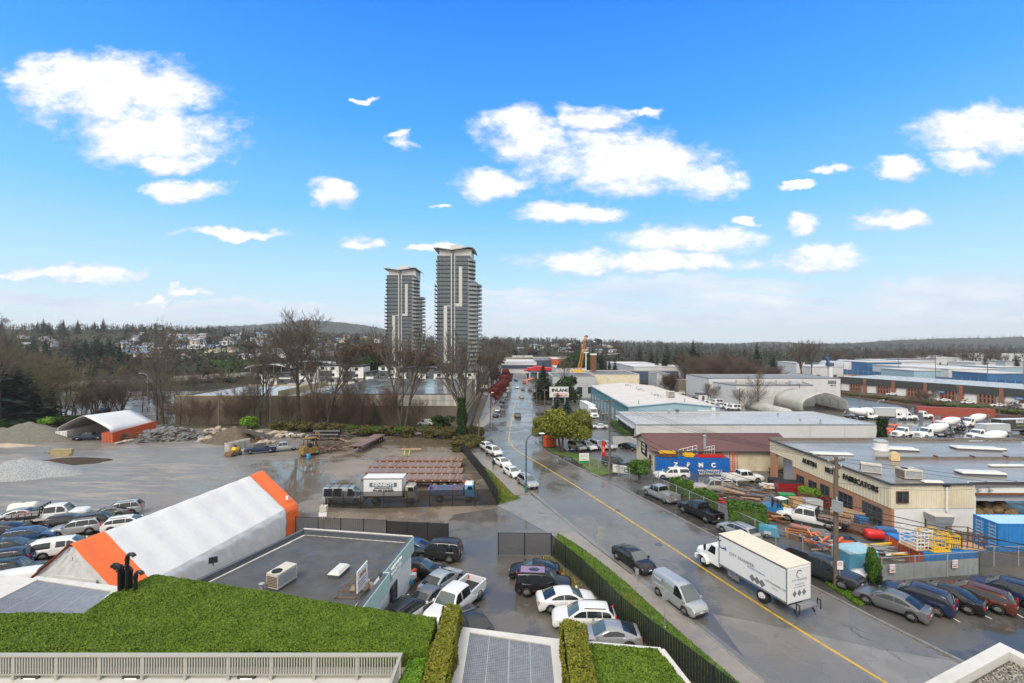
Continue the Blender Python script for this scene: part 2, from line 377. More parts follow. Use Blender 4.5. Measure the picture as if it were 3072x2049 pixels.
M.shop_roof=mat('wet_brown_grey_roof',(.20,.185,.178),.22,var=.12,vs=.2,dirt=(.31,.295,.285),ds=.12,damt=.7,rvar=.12,stretch=(.35,1,1))
M.roof_dark=mat('dark_bitumen_roof',(.088,.084,.077),.40,spec=.22,var=.2,vs=.8,dirt=(.13,.135,.14),ds=.5,damt=.5,rvar=.15)
M.roof_brown=mat('brown_gravel_roof',(.20,.19,.18),.5,var=.2,vs=.2)
M.maroon=mat('maroon_metal_roof',(.135,.062,.052),.35,var=.08,vs=1)
M.membrane_w=mat('white_tarpaulin',(.66,.66,.66),.5,bump=.5,bs=1.6,var=.03,dirt=(.54,.54,.52),ds=.4,damt=.5)
M.membrane_g=mat('mossy_tarpaulin',(.78,.77,.72),.5,var=.04,dirt=(.50,.50,.32),ds=.25,damt=.7,transl=.55)
M.orange_tarp=mat('orange_tarpaulin',(.80,.145,.025),.5,var=.06)
M.orange_red=mat('container_orange',(.52,.085,.025),.5,var=.1,dirt=(.3,.09,.05),ds=1)
M.cont_blue=mat('container_blue',(.02,.19,.50),.4,var=.08,dirt=(.02,.12,.3),ds=1.2)
M.zpmc_blue=mat('deep_blue_container',(.01,.125,.46),.4,var=.08,dirt=(.01,.06,.22),ds=1)
M.blue=mat('bright_blue',(.035,.13,.29),.45,var=.1)
M.cyan_blue=mat('light_blue_steel',(.05,.33,.50),.45,var=.1,dirt=(.12,.2,.22),ds=2)
M.red=mat('red_paint',(.55,.02,.02),.4,var=.1)
M.dumpster_red=mat('dark_red_paint',(.26,.012,.018),.4,var=.15)
M.yellow_paint=mat('yellow_paint',(.75,.45,.02),.4,var=.1)
M.dirty_yellow=mat('dirty_yellow_paint',(.24,.15,.035),.6,var=.3,vs=2,dirt=(.12,.07,.03),ds=1.5,damt=.8)
M.green=mat('green_paint',(.02,.25,.08),.4,var=.1)
M.white_paint=mat('white_paint',(.70,.70,.69),.35,var=.02)
M.box_white=mat('truck_box_white',(.70,.71,.72),.3,var=.02,dirt=(.62,.62,.6),ds=.5,damt=.3)
M.box_roof=mat('truck_box_roof',(.66,.60,.47),.5,var=.06,dirt=(.5,.44,.34),ds=.5)
M.orange=mat('safety_orange',(.85,.13,.02),.45)
M.black_letter=mat('black_letter',(.012,.012,.012),.5)
M.white_letter=mat('white_letter',(.8,.8,.8),.5)
M.navy_letter=mat('navy_letter',(.02,.035,.09),.5)
M.grey_letter=mat('grey_letter',(.16,.165,.18),.5)
M.blue_letter=mat('blue_letter',(.08,.2,.5),.5)
M.gravel_pile=mat('crushed_grey_stone',(.27,.28,.29),.85,var=.6,vs=7,bump=1.0,bs=9)
M.sand_pile=mat('olive_gravel',(.135,.13,.105),.9,var=.25,vs=2,bump=.6,bs=5)
M.soil_pile=mat('brown_soil',(.105,.08,.06),.95,var=.35,vs=1.5,bump=.8,bs=4)
M.rock_dark=mat('dark_broken_stone',(.14,.142,.145),.7,var=.3,vs=1.2,bump=.4,bs=4)
M.rock_tan=mat('tan_boulder',(.36,.30,.23),.8,var=.25,vs=1.0,bump=.4,bs=4)
M.bark=mat('bark',(.065,.052,.04),.9,var=.4,vs=2)
M.bark_red=mat('reddish_bark',(.075,.045,.033),.9,var=.35,vs=2)
M.twig=mat('twigs',(.10,.08,.062),.9,var=.3,vs=.6)
M.twig_red=mat('red_twigs',(.095,.058,.042),.9,var=.3,vs=.6)
M.twig_moss=mat('mossy_twigs',(.10,.088,.042),.9,var=.35,vs=.5)
M.conifer=leaf_mat('conifer_needles',(.018,.032,.018),(.045,.062,.034),.7,.3)
M.conifer_b=leaf_mat('blue_conifer_needles',(.015,.032,.026),(.035,.058,.045),.7,.3)
M.leaf_green=leaf_mat('laurel_leaves',(.025,.06,.012),(.10,.20,.03),.45,1.2)
M.leaf_olive=leaf_mat('olive_leaves',(.075,.095,.015),(.24,.25,.04),.55,.6)
M.leaf_hedge=leaf_mat('groundcover_leaves',(.042,.088,.010),(.165,.245,.03),.5,.9,.65)
M.leaf_hedge2=leaf_mat('yew_leaves',(.09,.105,.014),(.24,.235,.035),.5,1.2,.6)
M.leaf_bright=leaf_mat('bright_leaves',(.06,.16,.015),(.20,.34,.04),.5,1.2)
M.leaf_brown=leaf_mat('bramble_leaves',(.075,.05,.025),(.11,.12,.035),.7,.5)
M.leaf_ivy=leaf_mat('ivy_leaves',(.012,.028,.008),(.035,.065,.018),.45,1.0)
M.leaf_red=leaf_mat('dark_red_leaves',(.09,.018,.016),(.20,.05,.04),.6,.8)
M.leaf_rust=leaf_mat('rust_brown_leaves',(.045,.028,.02),(.105,.058,.038),.8,.4)
M.grass=leaf_mat('grass_blades',(.05,.12,.012),(.16,.30,.03),.6,.5,.6)
M.grass_dry=leaf_mat('dry_grass_blades',(.22,.16,.05),(.36,.26,.10),.7,.5,.6)
M.turf=mat('turf',(.07,.12,.02),.85,var=.5,vs=1.5,dirt=(.19,.12,.04),ds=.5,damt=.8)
M.black_mesh=mat('black_fence_mesh',(.008,.008,.009),.6,alpha=.72)
M.slat_grey=mat('fence_slat_grey',(.085,.085,.09),.6,var=.15,vs=5)
M.slat_black=mat('fence_slat_black',(.016,.016,.018),.55,var=.2,vs=5)
M.chain=mat('chain_link_wire',(.22,.23,.23),.5,metal=.3,alpha=.22)
M.mint=mat('mint_board',(.42,.58,.54),.45,var=.06)
M.hvac=mat('hvac_beige',(.55,.51,.43),.5,var=.06,dirt=(.3,.24,.17),ds=1.5)
M.skylight=mat('skylight_dome',(.62,.60,.55),.25,var=.05)
M.tower_panel=mat('tower_grey_panel',(.035,.045,.055),.4,var=.1)
M.tower_glass=mat('tower_glass',(.10,.135,.15),.08,spec=.9,var=.45,vs=.25)
M.tower_light=mat('tower_pale_concrete',(.53,.52,.50),.6,var=.05)
M.balcony_glass=mat('balcony_glass',(.27,.31,.32),.15,var=.15,vs=.3)
M.slab_edge=mat('slab_edge',(.40,.40,.39),.6)
M.lit=mat('lit_lamp',(.9,.8,.55),.4,emit=(1,.82,.5,2.2))
def paint(name,c,metal=0.0,rough=.28):
 return mat('paint_'+name,c,rough,metal=metal,coat=.25,spec=.4)
PAINT={'white':paint('white',(.66,.665,.66)),'silver':paint('silver',(.40,.42,.43),.45,.3),'grey':paint('grey',(.16,.165,.175),.4),'black':paint('black',(.010,.010,.012)),'navy':paint('navy',(.012,.02,.06)),'blue':paint('blue',(.03,.075,.19),.2),'green':paint('dark_green',(.008,.022,.022)),'brown':paint('brown',(.10,.03,.018),.3),'beige':paint('beige',(.42,.38,.32),.3),'charcoal':paint('charcoal',(.035,.037,.042),.3),'lime':paint('lime',(.10,.62,.03)),'red':paint('red',(.45,.02,.02)),'orange':paint('orange',(.78,.10,.01)),'truck_white':paint('truck_white',(.76,.77,.77)),'lightgrey':paint('lightgrey',(.30,.31,.33),.35),'skyblue':paint('skyblue',(.10,.28,.55))}
#ground
def build_ground():
 xs=[-6000,-3500,-2200]+list(range(-1500,-200,25))+list(range(-200,200,10))+list(range(200,1000,25))+[1500,2500,4000,6000]
 ys=YK+list(range(195,240,15))+list(range(240,1050,20))+[1200,1600,2400,3600,6000]
 V=np.array([(x,y,terr(x,y))for y in ys for x in xs]);nx=len(xs)
 F=np.array([(j*nx+i,j*nx+i+1,(j+1)*nx+i+1,(j+1)*nx+i)for j in range(len(ys)-1)for i in range(nx-1)])
 me=np_mesh('ground',V,F,M.earth);me.materials.append(M.hill_earth)
 cy=V[F[:,0],1];me.polygons.foreach_set('material_index',(cy>235).astype(np.int32))
 tag(link('ground',me),kind='structure')
build_ground()
def sheet(name,pts,m,off,kind='structure',drop=0.0,parent=None):
 """flat sheet on the graded ground; drop > 0 gives it a kerb-like edge"""
 bm=bmesh.new();vs=[bm.verts.new((p[0],p[1],0))for p in pts];f=bm.faces.new(vs)
 if f.normal.z<0:f.normal_flip()
 lo,hi=min(p[1]for p in pts),max(p[1]for p in pts)
 bmesh.ops.triangulate(bm,faces=bm.faces[:])
 for k in YK:
  if lo<k<hi:bmesh.ops.bisect_plane(bm,geom=bm.verts[:]+bm.edges[:]+bm.faces[:],plane_co=(0,k,0),plane_no=(0,1,0))
 if drop:
  r=bmesh.ops.extrude_edge_only(bm,edges=[e for e in bm.edges if e.is_boundary])
  low={v for v in r['geom']if isinstance(v,bmesh.types.BMVert)}
 else:low=set()
 for v in bm.verts:v.co.z=base_z(v.co.y)+off-(drop if v in low else 0)
 bmesh.ops.recalc_face_normals(bm,faces=bm.faces)
 up=sum(f.normal.z*f.calc_area()for f in bm.faces)
 if up<0:bmesh.ops.reverse_faces(bm,faces=bm.faces[:])
 me=bpy.data.meshes.new(name);bm.to_mesh(me);bm.free();me.materials.append(m)
 return tag(link(name,me,parent),kind=kind if parent is None else None)
def spline(pts,step=2.0):
 pts=[V3((p[0],p[1]))for p in pts];out=[]
 for i in range(len(pts)-1):
  p0,p1,p2,p3=pts[max(i-1,0)],pts[i],pts[i+1],pts[min(i+2,len(pts)-1)]
  n=max(1,int((p2-p1).length/step))
  for k in range(n):
   t=k/n
   out.append(.5*(2*p1+(p2-p0)*t+(2*p0-5*p1+4*p2-p3)*t*t+(3*p1-p0-3*p2+p3)*t**3))
 return out+[pts[-1]]
def offset(path,d):
 out=[]
 for i,p in enumerate(path):
  t=(path[min(i+1,len(path)-1)]-path[max(i-1,0)]).normalized();out.append(p+V3((t.y,-t.x))*d)
 return out
def ribbon(name,path,d0,d1,m,off,drop=0.0,kind='structure',parent=None):
 return sheet(name,offset(path,d0)+offset(path,d1)[::-1],m,off,kind,drop,parent)
def A2(c,*pts):return[at(c,x,y).xy for x,y in pts]
LK=spline([(22,10),(15.15,29.23),(11.89,38.06),(7.33,50.2),(2.87,64.04),(-1.2,78)]+A2('c2',(2030,1360),(1995,1250),(2030,1150),(2110,1085),(2165,1000))+[(-2.3,219.6),(-.5,268),(2,420)],3)
RK=spline([(38,10),(29.2,29.9),(25.76,38.39),(21.65,49.6),(15.2,69.78),(10.87,81.82),(7.55,93.63),(5.6,105),(5.83,118.5),(7.11,152.25),(8.79,199),(9.84,268),(12,420)],3)
FENCE_L=[(17,16.5),(10.52,29.1),(9.35,31.22),(8.14,33.85),(6.09,39.96),(3.9,44.72)]
WALK_L=spline([(20,12),(13.82,28.08),(11.68,33.85),(9.88,39.47),(7.2,46),(5.0,50)],2)
FENCE_FAR=[(-1.91,59.43),(-4.5,72),(-10.38,94.7),(-13.35,109.34),(-13.6,122)]
sheet('yard',[(-160,20),(14,20),(3.9,44.7),(4.5,51),(1.0,63)]+FENCE_FAR+[(-60,130),(-160,132)],M.yard,.02)
sheet('parking_lot',[(-11,20),(14,20),(8.2,33.9),(3.9,44.7),(5.0,50),(3.0,61),(-1.0,58.6),(-7,56),(-9,47.3),(-10,40)],M.lot,.035)
sheet('industrial_ground',[p for p in RK[:int(len(RK)*.72)]]+[(60,235),(150,235),(165,200),(215,120),(215,10)],M.industrial,.03)
sheet('road',LK+RK[::-1],M.asphalt,.045)
sheet('road_patch',A2('c7',(1540,1108),(1795,1155))+A2('c8',(400,1213),(700,1283),(1050,1358),(1480,1425))+[(31,24),(19,20),(15.4,29.2)],M.asphalt_light,.05)
sheet('driveway_apron',A2('c7',(300,285),(640,560),(480,585),(90,375)),M.asphalt_light,.05)
CL=spline([(24.6,24),(19.39,37.06),(12.65,58.1),(5.7,81),(.86,96.97),(-.3,106),(-.75,116.57),(.85,182),(3.3,234),(4.3,268)],2)
ribbon('centre_line',CL,-.11,.11,M.yellow,.058)
ribbon('gutter_left',LK[3:int(len(LK)*.3)],.05,.55,M.asphalt_light,.054)
ribbon('kerb_right',RK[4:int(len(RK)*.85)],0.0,.22,M.kerb,.15,.2)
ribbon('kerb_left',LK[3:11],-.18,0.0,M.kerb,.15,.2)
ribbon('kerb_far',LK[22:],-.18,0.0,M.kerb,.15,.2)
sheet('sidewalk_near',WALK_L+[p for p in offset(LK,-.19)if 15<p.y<50.5][::-1],M.walk,.14,drop=.15)
ribbon('sidewalk_far',[p for p in LK if 64<p.y<300],-2.6,-.2,M.walk,.13,.14)
sheet('parking_edge_line',offset(LK,2.55)[22:34]+offset(LK,2.67)[22:34][::-1],M.white_line,.057)
for a,b in(((1440,1112),(1525,1162)),((1640,1090),(1740,1142)),((1880,1090),(1950,1132))):
 p,q=at('c8',*a).xy,at('c8',*b).xy;d=(p-q)*.9;t=V3((-d.y,d.x)).normalized()*.06
 sheet('stall_line',[q+t,q-t,p+d-t,p+d+t],M.white_line,.045)
sheet('verge',list(map(Vector,FENCE_L))+[p for p in WALK_L if p.y>15][::-1],M.turf,.10)
VERGE_FAR=[V3((-1.7,59.6)),V3((-4.2,72)),V3((-10.1,94.7)),V3((-13.0,109.3)),V3((-12.2,118))]+[p for p in offset(LK,-2.7)if 62<p.y<112][::-1]+[V3((1.2,62.3))]
sheet('verge_far',VERGE_FAR,M.turf,.10)
PATCH_R=A2('c8',(620,905),(850,1060),(920,1030),(800,870),(700,860))
sheet('verge_right',PATCH_R,M.turf,.09)
PATCH_D=A2('c3',(500,1240),(520,1290),(620,1360),(780,1395),(870,1460),(990,1560),(1160,1530),(1060,1440),(860,1360),(760,1350),(700,1300))
sheet('verge_dealer',PATCH_D,M.turf,.09)
sheet('back_lot',A2('c1',(370,1040),(560,940),(1000,800),(1600,760),(1900,700),(2150,740),(2250,810),(1560,850),(1540,1090),(1400,1120)),M.lot,.05)
sheet('street_lane',A2('c2',(1960,1180),(2120,800),(2230,800),(2040,1090)),M.asphalt_light,.05)
def ridge(name,a0,a1,d,prof,depth=700,m=None):
 """wooded hill: its crest heights given in photo pixels above eye level at bearings a0..a1 (photo x)"""
 n=90;V=[];F=[]
 for i in range(n+1):
  u=lerp(a0,a1,i/n);x=(u-CX)/FPX*d;h=CAMH+interp(u,[p[0]for p in prof],[p[1]for p in prof])/FPX*d
  bump=(rr_()-.3)*d*.0016
  for dy,f in((-depth,0),(-depth*.45,.55),(-depth*.12,.93),(0,1),(depth,0)):
   V.append((x*(1+dy/d*.6),d+dy,lerp(-8,h,f)+(bump if 0<f else 0)))
 for i in range(n):
  for k in range(4):F.append((i*5+k,(i+1)*5+k,(i+1)*5+k+1,i*5+k+1))
 me=np_mesh(name,V,F,m or mat('forest_hill',(.03,.036,.026),.95,var=.4,vs=.02,spec=.02))
 tag(link(name,me),kind='structure')
ridge('hill_middle',380,1190,3300,[(380,-40),(500,20),(640,44),(760,48),(850,54),(920,64),(1010,58),(1100,48),(1190,30)],900)
ridge('hill_far_right',2180,2560,3600,[(2180,-10),(2270,-2),(2330,0),(2380,-4),(2440,-8),(2560,-14)],500)
ridge('hill_right',2440,3300,2700,[(2440,-10),(2560,-6),(2660,2),(2760,6),(2860,9),(2960,10),(3072,14),(3300,6)],700)
ridge('hill_centre',1420,2360,2300,[(1420,8),(1560,4),(1700,-2),(1900,-8),(2100,-10),(2360,-22)],600)
for x,y in((645,185),(455,225),(1180,640),(905,410),(430,130)):
 p=at('c7',x,y);o=tag(MB().cyl((0,0,0),(0,0,.012),.38,18).put('manhole_cover',M.dark_wall),'round iron manhole cover in the wet road','manhole cover','manhole covers in the road');o.location=(p.x,p.y,p.z+.05)
#leaf helpers
def leaf_cloud(name,pts,nrm,size,m,parent=None,flat=.5,seed=0,k=4):
 """many small leaf quads at the given points, roughly facing their normals"""
 g=np.random.default_rng(seed);n=len(pts);nr=nrm+g.normal(0,flat,(n,3));nr/=np.linalg.norm(nr,axis=1)[:,None]+1e-9
 a=g.normal(0,1,(n,3));t=np.cross(nr,a);t/=np.linalg.norm(t,axis=1)[:,None]+1e-9;b=np.cross(nr,t)
 s=size*g.uniform(.6,1.3,(n,1))
 if k==4:V=np.stack([pts-t*s,pts-b*s*.55,pts+t*s,pts+b*s*.55],1).reshape(-1,3)
 else:V=np.stack([pts-t*s*.8-b*s*.4,pts+t*s*.8-b*s*.4,pts+b*s],1).reshape(-1,3)
 return np_mesh(name,V,np.arange(n*k).reshape(n,k),m)
def vnoise(p,f,seed=0):
 """cheap smooth noise for numpy points"""
 g=np.random.default_rng(seed);o=np.zeros(len(p))
 for i in range(5):
  d=g.normal(0,1,3);o+=np.sin(p@(d*f*(1.5**i))+g.uniform(0,6))/1.4**i
 return o/2.5
def hedge_block(name,poly,z0,z1,m,label,cat,n_per=60,size=.11,bump=.1,seed=0,inner=None,group=None):
 """clipped hedge or ground cover: dark woody body and a skin of leaves over top and sides"""
 root=empty(name,(0,0,0),0,label,cat,group)
 zt=z1 if callable(z1)else(lambda p:z1)
 zb=z0 if callable(z0)else(lambda p:z0)
 MB().prism(poly,z0,(lambda p:zt(p)-size-bump*.9)).put('woody_core',inner or mat('hedge_core',(.06,.085,.015),.9,var=.4),root)
 g=np.random.default_rng(seed);P3=[];N3=[]
 xs=[p[0]for p in poly];ys=[p[1]for p in poly]
 from mathutils.geometry import intersect_point_tri_2d as ipt
 def inside(x,y):
  c=False;j=len(poly)-1
  for i in range(len(poly)):
   if(poly[i][1]>y)!=(poly[j][1]>y)and x<(poly[j][0]-poly[i][0])*(y-poly[i][1])/(poly[j][1]-poly[i][1])+poly[i][0]:c=not c
   j=i
  return c
 area=(max(xs)-min(xs))*(max(ys)-min(ys));n=int(area*n_per)
 X=g.uniform(min(xs),max(xs),n);Y=g.uniform(min(ys),max(ys),n)
 for x,y in zip(X,Y):
  if inside(x,y):P3.append((x,y,zt((x,y))));N3.append((0,0,1))
 for i in range(len(poly)):
  a,b=poly[i],poly[(i+1)%len(poly)];L=math.dist(a,b);nx,ny=(b[1]-a[1])/L,-(b[0]-a[0])/L
  h=zt(a)-zb(a);
  for _ in range(int(L*max(h,.05)*n_per)):
   t=g.uniform();x,y=lerp(a[0],b[0],t),lerp(a[1],b[1],t)
   P3.append((x,y,lerp(zb((x,y)),zt((x,y)),g.uniform())));N3.append((nx,ny,.3))
 cxm,cym=sum(xs)/len(xs),sum(ys)/len(ys)
 P3=np.array(P3);N3=np.array(N3,float)
 for i in range(len(N3)):
  if N3[i,2]<.9 and N3[i,0]*(P3[i,0]-cxm)+N3[i,1]*(P3[i,1]-cym)<0:N3[i,:2]*=-1
 b=vnoise(P3,.9,seed)*bump+vnoise(P3,3.2,seed+1)*bump*.5+g.normal(0,size*.3,len(P3))
 P3+=N3*b[:,None]
 o=link('leaves',leaf_cloud('leaves',P3,N3,size,m,seed=seed),root);tag(o,kind='stuff')
 return root
#the viewer's own building: podium roof with planting
ZP=7.25
def build_podium():
 r=empty('podium',(0,0,0),0,'concrete podium roof with planted beds below the viewer','building')
 MB().prism([(-40,14),(-3.6,14),(-3.6,21.75),(-14,24.2),(-20.6,25.75),(-21.3,25.3),(-27.2,26.5),(-40,29)],0,ZP-.12).put('wall',M.white_conc,r)
 MB().prism([(-3.58,14),(7.1,14),(7.1,18.1),(6.65,20.15),(3.3,20.65),(2.25,20.85),(-2.5,21.95),(-3.58,21.7)],0,ZP-.12).put('wall',M.white_conc,r)
 c=MB()
 pts=[(-20.4,25.95,ZP),(-14,24.5,ZP),(-3.6,21.98,ZP)]
 for a,b in zip(pts,pts[1:]):c.beam(a,b,.3,.24)
 c.put('coping',M.white_conc,r)
 c=MB()
 for a,b in(((2.2,20.75,ZP),(3.3,20.6,ZP)),((3.3,20.55,ZP+.01),(6.6,20.1,ZP+.01)),((6.6,20.15,ZP),(7.0,18.1,ZP)),((7.0,18.1,ZP+.01),(7.05,14,ZP+.01))):c.beam(a,b,.3,.26)
 c.put('coping',M.white_conc,r)
 w=TB(-40,-4.45,18.8,19.2,3.5,7.26);w.put('planter_wall',mat('planter_concrete',(.40,.385,.33),.7,var=.1,dirt=(.25,.24,.17),ds=1.2,damt=.7,stretch=(1,1,.4)),r)
 TB(-4.75,-4.45,14,18.79,3.5,7.26).put('planter_wall',MATS['planter_concrete'],r)
 TB(-40,-4.76,14,18.79,3.2,3.5).put('terrace_floor',M.concrete,r)
 for i,(x,y)in enumerate(((205,1540),(885,1552),(1660,1562))):
  u,v=P('c5',x,y);xx=(u-CX)/FPX*18.75
  f=TB(xx-.36,xx+.36,18.70,18.8,6.94,7.24).put('wall_lamp',mat('lamp_bronze',(.05,.04,.03),.5),r)
  TB(xx-.23,xx+.23,18.685,18.7,7.03,7.15).put('diffuser',M.lit,f)
 return r
build_podium()
def build_railing():
 r=empty('railing',(0,18.6,ZP),0,'beige metal railing with upright bars in front of the planted bed','railing')
 zt,zb=.9,.12;x1=-4.55
 TB(-31,x1+.06,-.09,.09,zt,zt+.07).put('top_rail',M.rail,r)
 TB(-31,x1,-.03,.03,zb,zb+.05).put('bottom_rail',M.rail,r)
 TB(x1-.06,x1+.06,-5,-.1,zt+.002,zt+.072).put('top_rail',M.rail,r)
 TB(x1-.03,x1+.03,-5,-.1,zb,zb+.05).put('bottom_rail',M.rail,r)
 p0=TB(-.055,.055,.01,.13,-.45,zt).mesh('post',M.rail)
 b0=TB(-.022,.022,-.03,.03,zb+.03,zt).mesh('baluster',M.rail)
 n=0
 for i in range(16):
  x=x1-.05-i*1.76;o=link('post',p0,r);o.location=(x,0,0)
  for k in range(1,16):
   if x-k*.11<-30:break
   o=link('baluster',b0,r);o.location=(x-k*.11,0,0);n+=1
 for k in range(10):
  o=link('baluster',b0,r);o.location=(x1,-.4-k*.16,0)
build_railing()
bed=hedge_block('groundcover_bed',[(-31,19.35),(-4.2,19.35),(-3.62,19.4),(-3.62,21.75),(-14,24.25),(-20.3,25.8),(-20.9,23.7),(-20.8,22.1),(-31,22.3)],6.9,lambda p:ZP+.55+(.0 if p[1]>19.5 else-.02),M.leaf_hedge,'wide clipped bed of green evergreen ground cover behind the railing','hedge',1700,.046,.09,1)
hedge_block('groundcover_strip',[(-4.35,15.2),(-3.62,15.2),(-3.62,19.3),(-4.35,19.3)],6.9,ZP+.35,M.leaf_bright,'bright green low planting between the railing end and the upright hedge','hedge',700,.06,.1,2)
hedge_block('upright_hedge',[(-3.45,15.2),(-2.5,15.2),(-2.45,21.7),(-3.15,21.8)],6.9,lambda p:8.35,M.leaf_hedge2,'tall narrow olive hedge along the left side of the square grating','hedge',800,.06,.16,3)
hedge_block('upright_hedge',[(2.12,15.2),(3.1,15.2),(3.25,20.5),(2.3,20.6)],6.9,lambda p:8.3,M.leaf_hedge2,'tall narrow olive hedge along the right side of the square grating','hedge',800,.06,.16,4)
hedge_block('groundcover_bed',[(3.2,15.2),(6.8,15.2),(6.75,18.1),(6.35,19.85),(3.3,20.3)],6.9,ZP+.35,M.leaf_hedge,'small green planted bed with white edge beside the sidewalk fence','hedge',1300,.055,.09,5)
hedge_block('upright_hedge',[(-2.3,15.6),(2.05,15.6),(2.05,16.75),(-2.3,16.75)],6.9,7.75,M.leaf_hedge2,'low olive hedge across the near end of the square grating','hedge',800,.06,.14,6)
def build_vent(name,poly,z,label,bars_dir,n_bars,cross,seed):
 """concrete-rimmed air shaft with a steel grating"""
 r=empty(name,(0,0,0),0,label,'vent')
 cx=sum(p[0]for p in poly)/4;cy=sum(p[1]for p in poly)/4
 inn=[(cx+(p[0]-cx)*(1-.45/abs(p[0]-cx)),cy+(p[1]-cy)*(1-.40/abs(p[1]-cy)))for p in poly]
 names=[]
 for i in range(4):
  j=(i+1)%4
  MB().prism([poly[i],poly[j],inn[j],inn[i]],z-.5,z+.12+.003*(i%2)).put('rim',M.white_conc,r)
 MB().prism(inn,z-1.2,z-1.1).put('shaft_floor',M.dark,r)
 q=lambda s,t:V3((lerp(lerp(inn[0][0],inn[1][0],s),lerp(inn[3][0],inn[2][0],s),t),lerp(lerp(inn[0][1],inn[1][1],s),lerp(inn[3][1],inn[2][1],s),t),z+.05))
 b=MB()
 for i in range(n_bars):
  t=(i+.5)/n_bars;b.beam(q(0,t),q(1,t),.045,.05)
 for i in range(cross):
  t=(i+.5)/cross;b.beam(q(t,0)+V3((0,0,.003)),q(t,1)+V3((0,0,.003)),.03,.044)
 tag(b.put('bar',M.grating,r),kind='stuff')
 e=MB()
 for t in(.25,.5,.75):e.beam(q(t,0)+V3((0,0,.012)),q(t,1)+V3((0,0,.012)),.05,.05)
 e.put('support',M.galv,r)
build_vent('air_shaft',[(-27.6,26.45),(-21.4,25.25),(-20.85,22.2),(-27.6,22.2)],ZP,'large blue-grey steel grating with concrete rim beside the black vent pipes',0,42,60,0)
build_vent('air_shaft',[(-2.42,21.75),(2.18,20.85),(2.12,16.8),(-2.45,16.8)],ZP,'square steel grating with concrete rim between two upright hedges',0,40,46,1)
def build_pipes():
 for i,(x,top,bend,dx)in enumerate(((805,770,-1,-.42),(830,800,1,.0),(856,700,1,.42),(880,780,1,-.9),(912,820,1,.42))):
  b=az('c5',x,985,ZP+.1);d=24.1+(i%2)*.25
  base=V3(((P('c5',x,0)[0]-CX)/FPX*d,d,ZP-.1));zt=CAMH-(P('c5',0,top)[1]-HZ)/FPX*d
  r=.095;h=zt-base.z
  o=empty('vent_pipe',base,0,['black vent pipe with its hook turned left, first in the row','second black vent pipe, its bend joining the next','tallest black vent pipe with its hook turned over the tent','black vent pipe fourth in the row with an arched top','shortest black vent pipe at the right end of the row'][i],'pipe','black vent pipes by the grating')
  MB().cyl((0,0,0),(0,0,h-.25),r,12).put('shaft',M.black_pipe,o,40)
  s=1 if dx>0 else-1;w=abs(dx)if dx else.3
  arc=[(s*w/2*(1-cos(a)),0,h-.25+.25*sin(a))for a in np.linspace(0,pi*.85,9)]
  MB().tube(arc,r*1.05,12).put('bend',M.black_pipe,o,40)
  MB().cyl((0,0,h-.35),(0,0,h-.22),r*1.2,12).put('collar',M.black_pipe,o,40)
build_pipes()
def build_gravel_roof():
 r=empty('gravel_roof',(0,0,0),0,'pebble covered flat roof with pale parapet at the lower right','roof')
 out=[(22.3,20.8),(14,17.2),(14,12),(24,12),(22.75,19.2)];inn=[(22.02,20.15),(14.4,16.9),(14.4,12.1),(23.2,12.1),(22.4,18.6)]
 for i in range(5):
  j=(i+1)%5;MB().prism([out[i],out[j],inn[j],inn[i]],0,ZP+.002*(i%2)).put('parapet',M.white_conc,r)
 MB().prism(inn,6.6,6.85).put('membrane',M.roof_dark,r)
 V=[];F=[];ph=[(0,0,1),(1,0,0),(0,1,0),(-1,0,0),(0,-1,0),(0,0,-1)];pf=[(0,1,2),(0,2,3),(0,3,4),(0,4,1),(5,2,1),(5,3,2),(5,4,3),(5,1,4)]
 for _ in range(9000):
  x,y=ru(17,22.7),ru(17,20.3)
  if y>16.9+(x-14.4)*.426-.1 or x>22.3:continue
  s=ru(.035,.075);a=ru(0,6.3);c,n=cos(a),sin(a);o=len(V);st=ru(.6,1.4)
  for p in ph:V.append((x+(p[0]*c*st-p[1]*n)*s,y+(p[0]*n*st+p[1]*c)*s,6.87+p[2]*s*.6+ru(0,.03)))
  F+=[tuple(k+o for k in f)for f in pf]
 m=bpy.data.materials.new('pebbles');m.use_nodes=True;q=NT(m.node_tree);g=q.n('ShaderNodeNewGeometry')
 c=q.ramp(g.outputs['Random Per Island'],[(0,(.05,.05,.048)),(.35,(.16,.14,.115)),(.6,(.25,.22,.17)),(.85,(.30,.28,.25)),(1,(.45,.43,.4))])
 m.node_tree.links.new(c,m.node_tree.nodes['Principled BSDF'].inputs['Base Color']);m.node_tree.nodes['Principled BSDF'].inputs['Roughness'].default_value=.5
 tag(link('pebble',np_mesh('pebble',V,F,m),r),kind='stuff')
build_gravel_roof()
